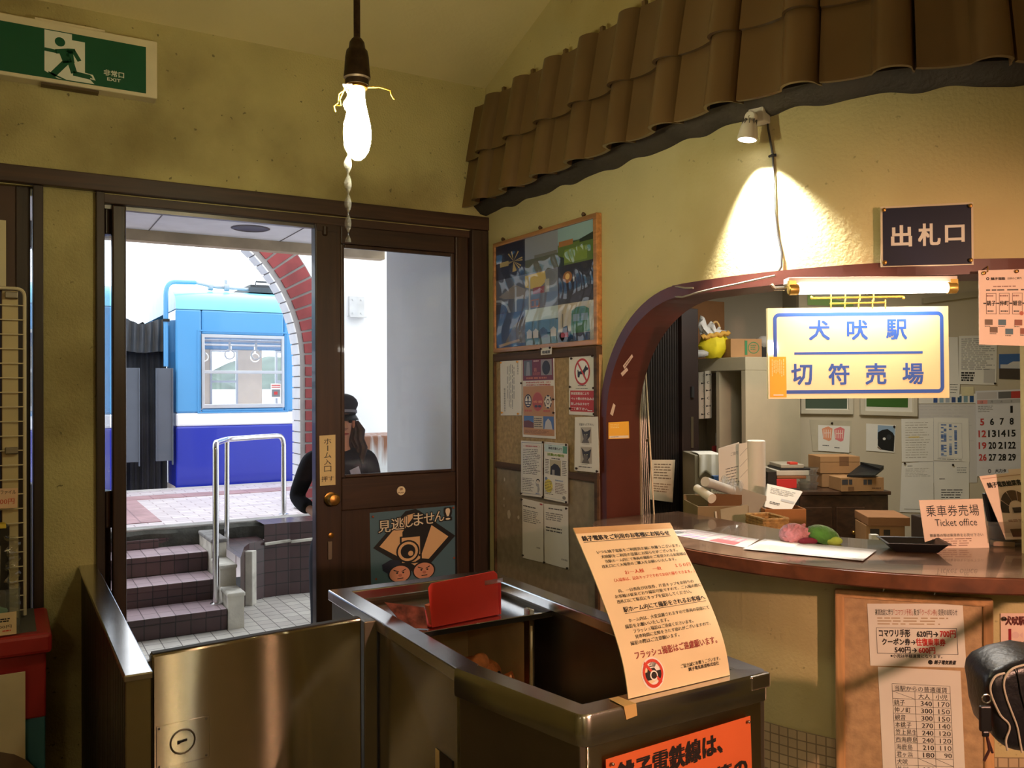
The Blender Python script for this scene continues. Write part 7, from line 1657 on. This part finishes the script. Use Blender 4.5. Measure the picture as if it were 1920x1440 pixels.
slab('printed_plan', 'tall grey sheet printed with a dark grid leaning behind the open carton', 'sheet', [(1335, 898), (1437, 930), (1434, 1070), (1337, 1070)], 3.68, 3.66, .002, gsh, lambda s: [s.rect(.40+.1*i, .28+.1*j, .48+.1*i, .36+.1*j, ink(110, 108, 104)) for i in range(5) for j in range(6)])
slab('label_sheet', 'white sheet with a small code block leaning on the grey plan', 'sheet', [(1333, 908), (1366, 910), (1366, 945), (1334, 942)], 3.635, 3.635, .001, paperw, lambda s: s.lines(.1, .2, .9, .85, 5, lk, 3, .4))
slab('white_board', 'big white notice leaning at the back of the desk', 'notice', [(1347, 841), (1386, 829), (1390, 1060), (1351, 1060)], 3.95, 3.97, .003, paperw, lambda s: (s.text('ご案内', .58, .065, .92, .095, lk, 0), s.lines(.33, .19, .98, .36, 7, gk, 4, .25)))
slab('white_sheet', 'white sheet with a faint line drawing beside the paper roll', 'sheet', [(1385, 832), (1404, 829), (1404, 1060), (1388, 1060)], 3.93, 3.93, .001, paperw, lambda s: [s.line(.1, .1+.09*k, .9, .16+.09*k-.12, .0015, lk) for k in range(3)])
b = MB(); rc_ = dep(1419, 1060, 3.93); rc_.z = DZ+.001; tp_ = dep(1419, 826, 3.93)
b.lathe(rc_, UP, [(.041, 0), (.042, tp_.z-DZ-.003), (.036, tp_.z-DZ), (.030, tp_.z-DZ-.002), (.030, tp_.z-DZ-.05)], 24); tag(b.build('paper_roll', paperw), 'upright white roll of paper at the back of the desk', 'roll')
b = MB(); a = dep(1322, 903, 3.45); c_ = dep(1372, 920, 3.62); b.tube([a, c_], .020, 16); tag(b.build('paper_roll', mat('paper_cool', (214, 212, 206), .6)), 'slanting white paper roll sticking out of the carton', 'roll')
b = MB(); a = dep(1306, 915, 3.5); c_ = dep(1335, 935, 3.4); b.tube([a, c_], [.016, .02], 14); tag(b.build('paper_roll', paperw), 'short paper roll at the far left of the desk', 'roll')
b = MB(); q = dep(1368, 905, 3.58); b.grid(lambda u, v: q+ER*(-.03+.09*u)+UP*(.028*sin(u*9)*cos(v*7)+.01-.03*u)+EF*(.03*v+.012*sin(u*15)), 14, 5); tag(b.build('clear_wrap', glass('wrap_clear', (1, 1, 1), .15, .3)), 'crumpled clear wrapping on top of the grey plan', 'wrapping')
# grey cabinet with a white cloth
b = MB(); px_box(b, 1302, 853, 1352, 900, 4.3, .3, 0, 0, 0.0); tag(b.build('filing_cabinet', mat('filing_grey', (150, 142, 122), .5, var=.05), bevel=.004), 'grey filing cabinet under a white cloth behind the dark screen', 'cabinet')
fz = dep(1310, 853, 4.3).z
def clf(u, v):
    x = 1310+40*u; q = dep(x, 853, 4.292)
    if v < .4: return V((q.x, q.y, fz+.006))+EF*(.2*(1-v/.4))
    return V((q.x, q.y, fz+.006-(v-.4)/.6*(.12-.03*sin(u*5))))-EF*(.006+.006*sin(u*14))
b = MB(); b.grid(clf, 14, 12); tag(b.build('white_cloth', mat('cloth_white', (232, 230, 220), .85, var=.03), solid=.002), 'white cloth draped over the grey filing cabinet', 'cloth')
b = MB(); px_box(b, 1338, 893, 1352, 920, 4.2, .05, 0, 0, DZ); tag(b.build('blue_folder', mat('folder_blue', (60, 96, 150), .5)), 'blue folder edge beside the white notice on the desk', 'folder')
# basket, paper trays
wk = mat('wicker', (186, 148, 92), .8, var=.3, scale=60, bump=.6, bscale=90)
b = MB(); A = dep(1434, 980, 3.12); e = (dep(1478, 976, 3.14)-A); e.z = 0; Lb = e.length; e.normalize(); g_ = V((-e.y, e.x, 0)); zt0 = dep(1440, 975, 3.15).z; z = DZ+.001; k = 0
def rect_loop(z, o=0): p = V((A.x, A.y, z)); return [p-e*o-g_*o, p+e*(Lb+o)-g_*o, p+e*(Lb+o)+g_*(.14+o), p-e*o+g_*(.14+o)]
while z < zt0:
    L = rect_loop(z+.005, .001*(k % 2)); b.tube(sum([[L[i]+(L[(i+1) % 4]-L[i])*t for t in (.04, .5, .96)] for i in range(4)], []), .0065, 6, closed=True); z += .011; k += 1
tag(b.build('wicker_basket', wk), 'straw wicker basket behind the counter beside the open carton', 'basket')
b = MB(); A2 = dep(1434, 955, 3.6); e2 = (dep(1512, 955, 3.6)-A2); e2.z = 0; L2 = e2.length; e2.normalize(); g2 = V((-e2.y, e2.x, 0)); o2 = V((A2.x, A2.y, DZ+.001)); h2 = A2.z-DZ
b.ob(o2, e2*L2, g2*.005, UP*h2); b.ob(o2, e2*.005, g2*.25, UP*h2); b.ob(o2+e2*(L2-.005), e2*.005, g2*.25, UP*(h2+.0)); b.ob(o2+g2*.25, e2*L2, g2*.005, UP*h2); b.ob(o2, e2*L2, g2*.25, UP*.005); tag(b.build('paper_carton', mat('carton_tan', (176, 118, 70), .8, var=.08), bevel=.002), 'tan carton holding the tilted stack of white papers', 'carton')
for k in range(5):
    d_ = .006*k
    q = [dep(1440+.3*k, 908, 3.74)+EF*d_, dep(1505+.3*k, 922, 3.74)+EF*d_, dep(1480+.3*k, 962, 3.63)+EF*d_, dep(1434+.3*k, 950, 3.63)+EF*d_]
    f = quadf(*q, out=-EF+UP); s = Sheet(f, .0012, paper=paperw)
    if k == 0: s.lines(.1, .12, .9, .4, 4, lk, 3, .3); s.rect(.5, .5, .95, .6, ink(196, 194, 190)); s.lines(.15, .72, .6, .84, 2, bk, 5, .5)
    s.build('loose_paper', ('front sheet of the tilted papers in the tan carton, with black print' if k == 0 else ('second', 'third', 'fourth', 'rearmost')[k-1]+' white sheet of the tilted papers in the tan carton'), 'paper', 'tilted papers in the tan carton')
# dark chest with boxes
CHZ = 4.42
cht = dep(1560, 921, CHZ).z; cz0 = dep(1500, 921, CHZ); cz1 = dep(1622, 921, CHZ)
chm = wood('chest_wood', (70, 46, 30), 'X', .4, .2); 
cst = empty('drawer_chest', 'dark wooden chest with cartons on top by the office wall', 'chest', (cz0.x+.2, cz0.y, 0))
wc = (cz1-cz0).dot(ER)
b = MB(); b.ob(V((cz0.x, cz0.y, 0)), ER*(wc+.12), EF*.36, UP*(cht-.02)); part('carcass', b, chm, cst, bevel=.004)
b = MB(); b.ob(V((cz0.x, cz0.y, cht-.02))-ER*.01-EF*.012, ER*(wc+.14), EF*.38, UP*.02); part('top', b, chm, cst, bevel=.003)
for i in range(2):
    for j in range(3):
        b = MB(); b.ob(V((cz0.x, cz0.y, .12+.29*j))+ER*(.015+i*(wc/2))-EF*.012, ER*(wc/2-.02), EF*.014, UP*.27); dr = part('drawer', b, chm, cst, bevel=.003)
        b = MB(); b.lathe(V((cz0.x, cz0.y, .12+.29*j+.14))+ER*(.015+i*wc/2+wc/4)-EF*.012, -EF, [(.008, 0), (.010, .012), (.006, .016)], 10); part('knob', b, brass, dr)
def pbox(name, label, x0, y0, x1, y1, z, d, yaw, m, zb=None, marks=None, cat='box'):
    b = MB(); o, e, g_, zt, z_b = px_box(b, x0, y0, x1, y1, z, d, yaw, 0, zb)
    ob = b.build(name, m, None, bevel=.003); tag(ob, label, cat)
    if marks:
        w = (dep(x1, y0, z)-dep(x0, y0, z)).dot(ER)/max(cos(yaw), .3)
        f = quadf(o+UP*(zt-z_b)-g_*.0012, o+e*w+UP*(zt-z_b)-g_*.0012, o+e*w-g_*.0012, o-g_*.0012, out=-g_); s = Sheet(f, .0003, paper=m); marks(s); s.build('print', None, None, parent=ob)
    return ob
low = dep(1540, 888, 4.58).z
pbox('carton_box', 'plain carton, lower one of the pair at the left on the dark chest', 1541, 888, 1606, 921, 4.58, .19, 0, card, cht+.001)
pbox('carton_box', 'plain carton with brown tape stacked on another on the dark chest', 1538, 856, 1612, 888, 4.58, .19, 0, card, low+.002, lambda s: (s.rect(.48, 0, .72, .55, cardd), s.rect(0, .30, 1, .34, ink(150, 112, 74))))
def pm(s): s.rect(.02, .12, .16, .50, ink(64, 62, 66)); s.rect(.18, .12, .26, .5, ink(64, 62, 66)); s.rect(.52, .14, .60, .52, ink(64, 62, 66)); s.rect(.62, .14, .72, .52, ink(64, 62, 66)); s.lines(.72, .74, .95, .84, 1, ink(110, 80, 54), 3, .9); s.rect(.16, .66, .30, .95, cardd)
pbox('carton_box', 'carton with dark handling marks, front one on the dark chest', 1577, 896, 1659, 926, 4.40, .15, .06, card, cht+.001, pm)
b = MB(); q0_ = dep(1590, 893, 4.76); q1_ = dep(1655, 880, 4.72)
b.prism([dep(1588, 894, 4.42), dep(1640, 894, 4.39), dep(1657, 880, 4.53), dep(1613, 874, 4.57)], UP*.008); b.prism([dep(1613, 873, 4.57), dep(1657, 880, 4.53), dep(1650, 886, 4.48)], UP*.02); tag(b.build('black_tray', blackp), 'black tray resting on the marked carton on the chest', 'tray')
bks = [('red_book', 'bright red box file, low in the pile left of the cartons', 1456, 898, 1494, 916, 4.45, .2, ink(206, 42, 40)), ('book', 'brown-edged book lying on the red box file', 1457, 892, 1512, 898, 4.45, .22, mat('book_brown', (150, 96, 60), .6)), ('white_binder', 'white binder lying in the pile left of the cartons', 1456, 882, 1517, 892, 4.45, .24, mat('binder_white', (206, 198, 180), .5)), ('black_book', 'black book near the top of the pile left of the cartons', 1462, 878, 1520, 882, 4.45, .22, ink(28, 26, 28)), ('clear_lid_box', 'clear lidded box topmost of the pile left of the cartons', 1464, 871, 1508, 878, 4.45, .2, mat('lid_grey', (176, 168, 150), .3))]
zl = dep(1470, 921, 4.45).z
for nm, lb, x0, y0, x1, y1, z, d, m in bks: pbox(nm, lb, x0, y0, x1, y1, z, d, 0, m, None, None, 'book' if 'book' in nm or 'binder' in nm else 'box')
b = MB(); px_box(b, 1448, 916, 1500, 960, 4.43, .3, 0, 0, 0); tag(b.build('low_cabinet', mat('cab_dark', (46, 40, 36), .6), bevel=.003), 'dark low cabinet under the pile of books', 'cabinet')
b = MB(); px_box(b, 1481, 867, 1496, 871, 4.45, .05); tag(b.build('red_slip', ink(220, 70, 50)), 'red slip on top of the book pile', 'slip')
b = MB(); px_box(b, 1440, 885, 1456, 916, 4.45, .2, 0, 0, None); tag(b.build('black_box', blackp), 'black box left of the red box file', 'box')
clr = glass('tub_clear', (.9, .9, .86), .25, .12)
for k, (y0, y1) in enumerate(((906, 921), (892, 906), (878, 892))):
    b = MB(); c_ = dep(1523, y1, 4.46); h_ = dep(1523, y0, 4.46).z-c_.z; b.lathe(c_+EF*.06, UP, [(.040, 0), (.048, h_*.8), (.052, h_*.82), (.052, h_*.98), (.046, h_*.99)], 20); tag(b.build('plastic_tub', clr), ('lowest', 'middle', 'topmost')[k]+' clear plastic tub stacked between the books and cartons', 'tub')
# boxes on the desk at the right
zb1 = dep(1650, 985, 3.95).z
pbox('carton_box', 'printed carton on the desk behind the coin tray', 1624, 985, 1692, 1040, 3.95, .2, -.14, card, DZ+.001, lambda s: (s.rect(.1, .1, .34, .32, ink(64, 54, 46)), s.rect(.45, .12, .62, .3, ink(64, 54, 46)), s.rect(.6, .42, .9, .6, ink(74, 60, 50))))
pbox('carton_box', 'flat carton lid lying on the printed carton behind the coin tray', 1627, 969, 1702, 985, 3.93, .24, -.14, mat('carton_lid', (160, 112, 72), .8, var=.08), zb1+.002)
b = MB(); px_box(b, 1634, 1003, 1648, 1030, 3.7, .03, 0, 0, DZ); tag(b.build('white_card', paperw), 'small white card before the printed carton', 'card')
b = MB(); q = dep(1785, 945, 3.6); b.tube([q+ER*(.052*cos(pi*i/12))+UP*(.036*sin(pi*i/12)-.03) for i in range(13)], .010, 8)
for sx in (-1, 1): b.ball(q+ER*.052*sx-UP*.035, .018, .03, .03, 12)
hs = tag(b.build('headset', rubber), 'black headset arching up behind the ticket office plate', 'headset')
st2 = MB(); st2.ob(V((q.x, q.y, DZ+.001))-ER*.10, ER*.24, EF*.16, UP*(q.z-.066-DZ)); tag(st2.build('storage_box', mat('box_dark', (60, 48, 40), .5, var=.1), bevel=.004), 'dark storage box on the desk under the black headset', 'box')
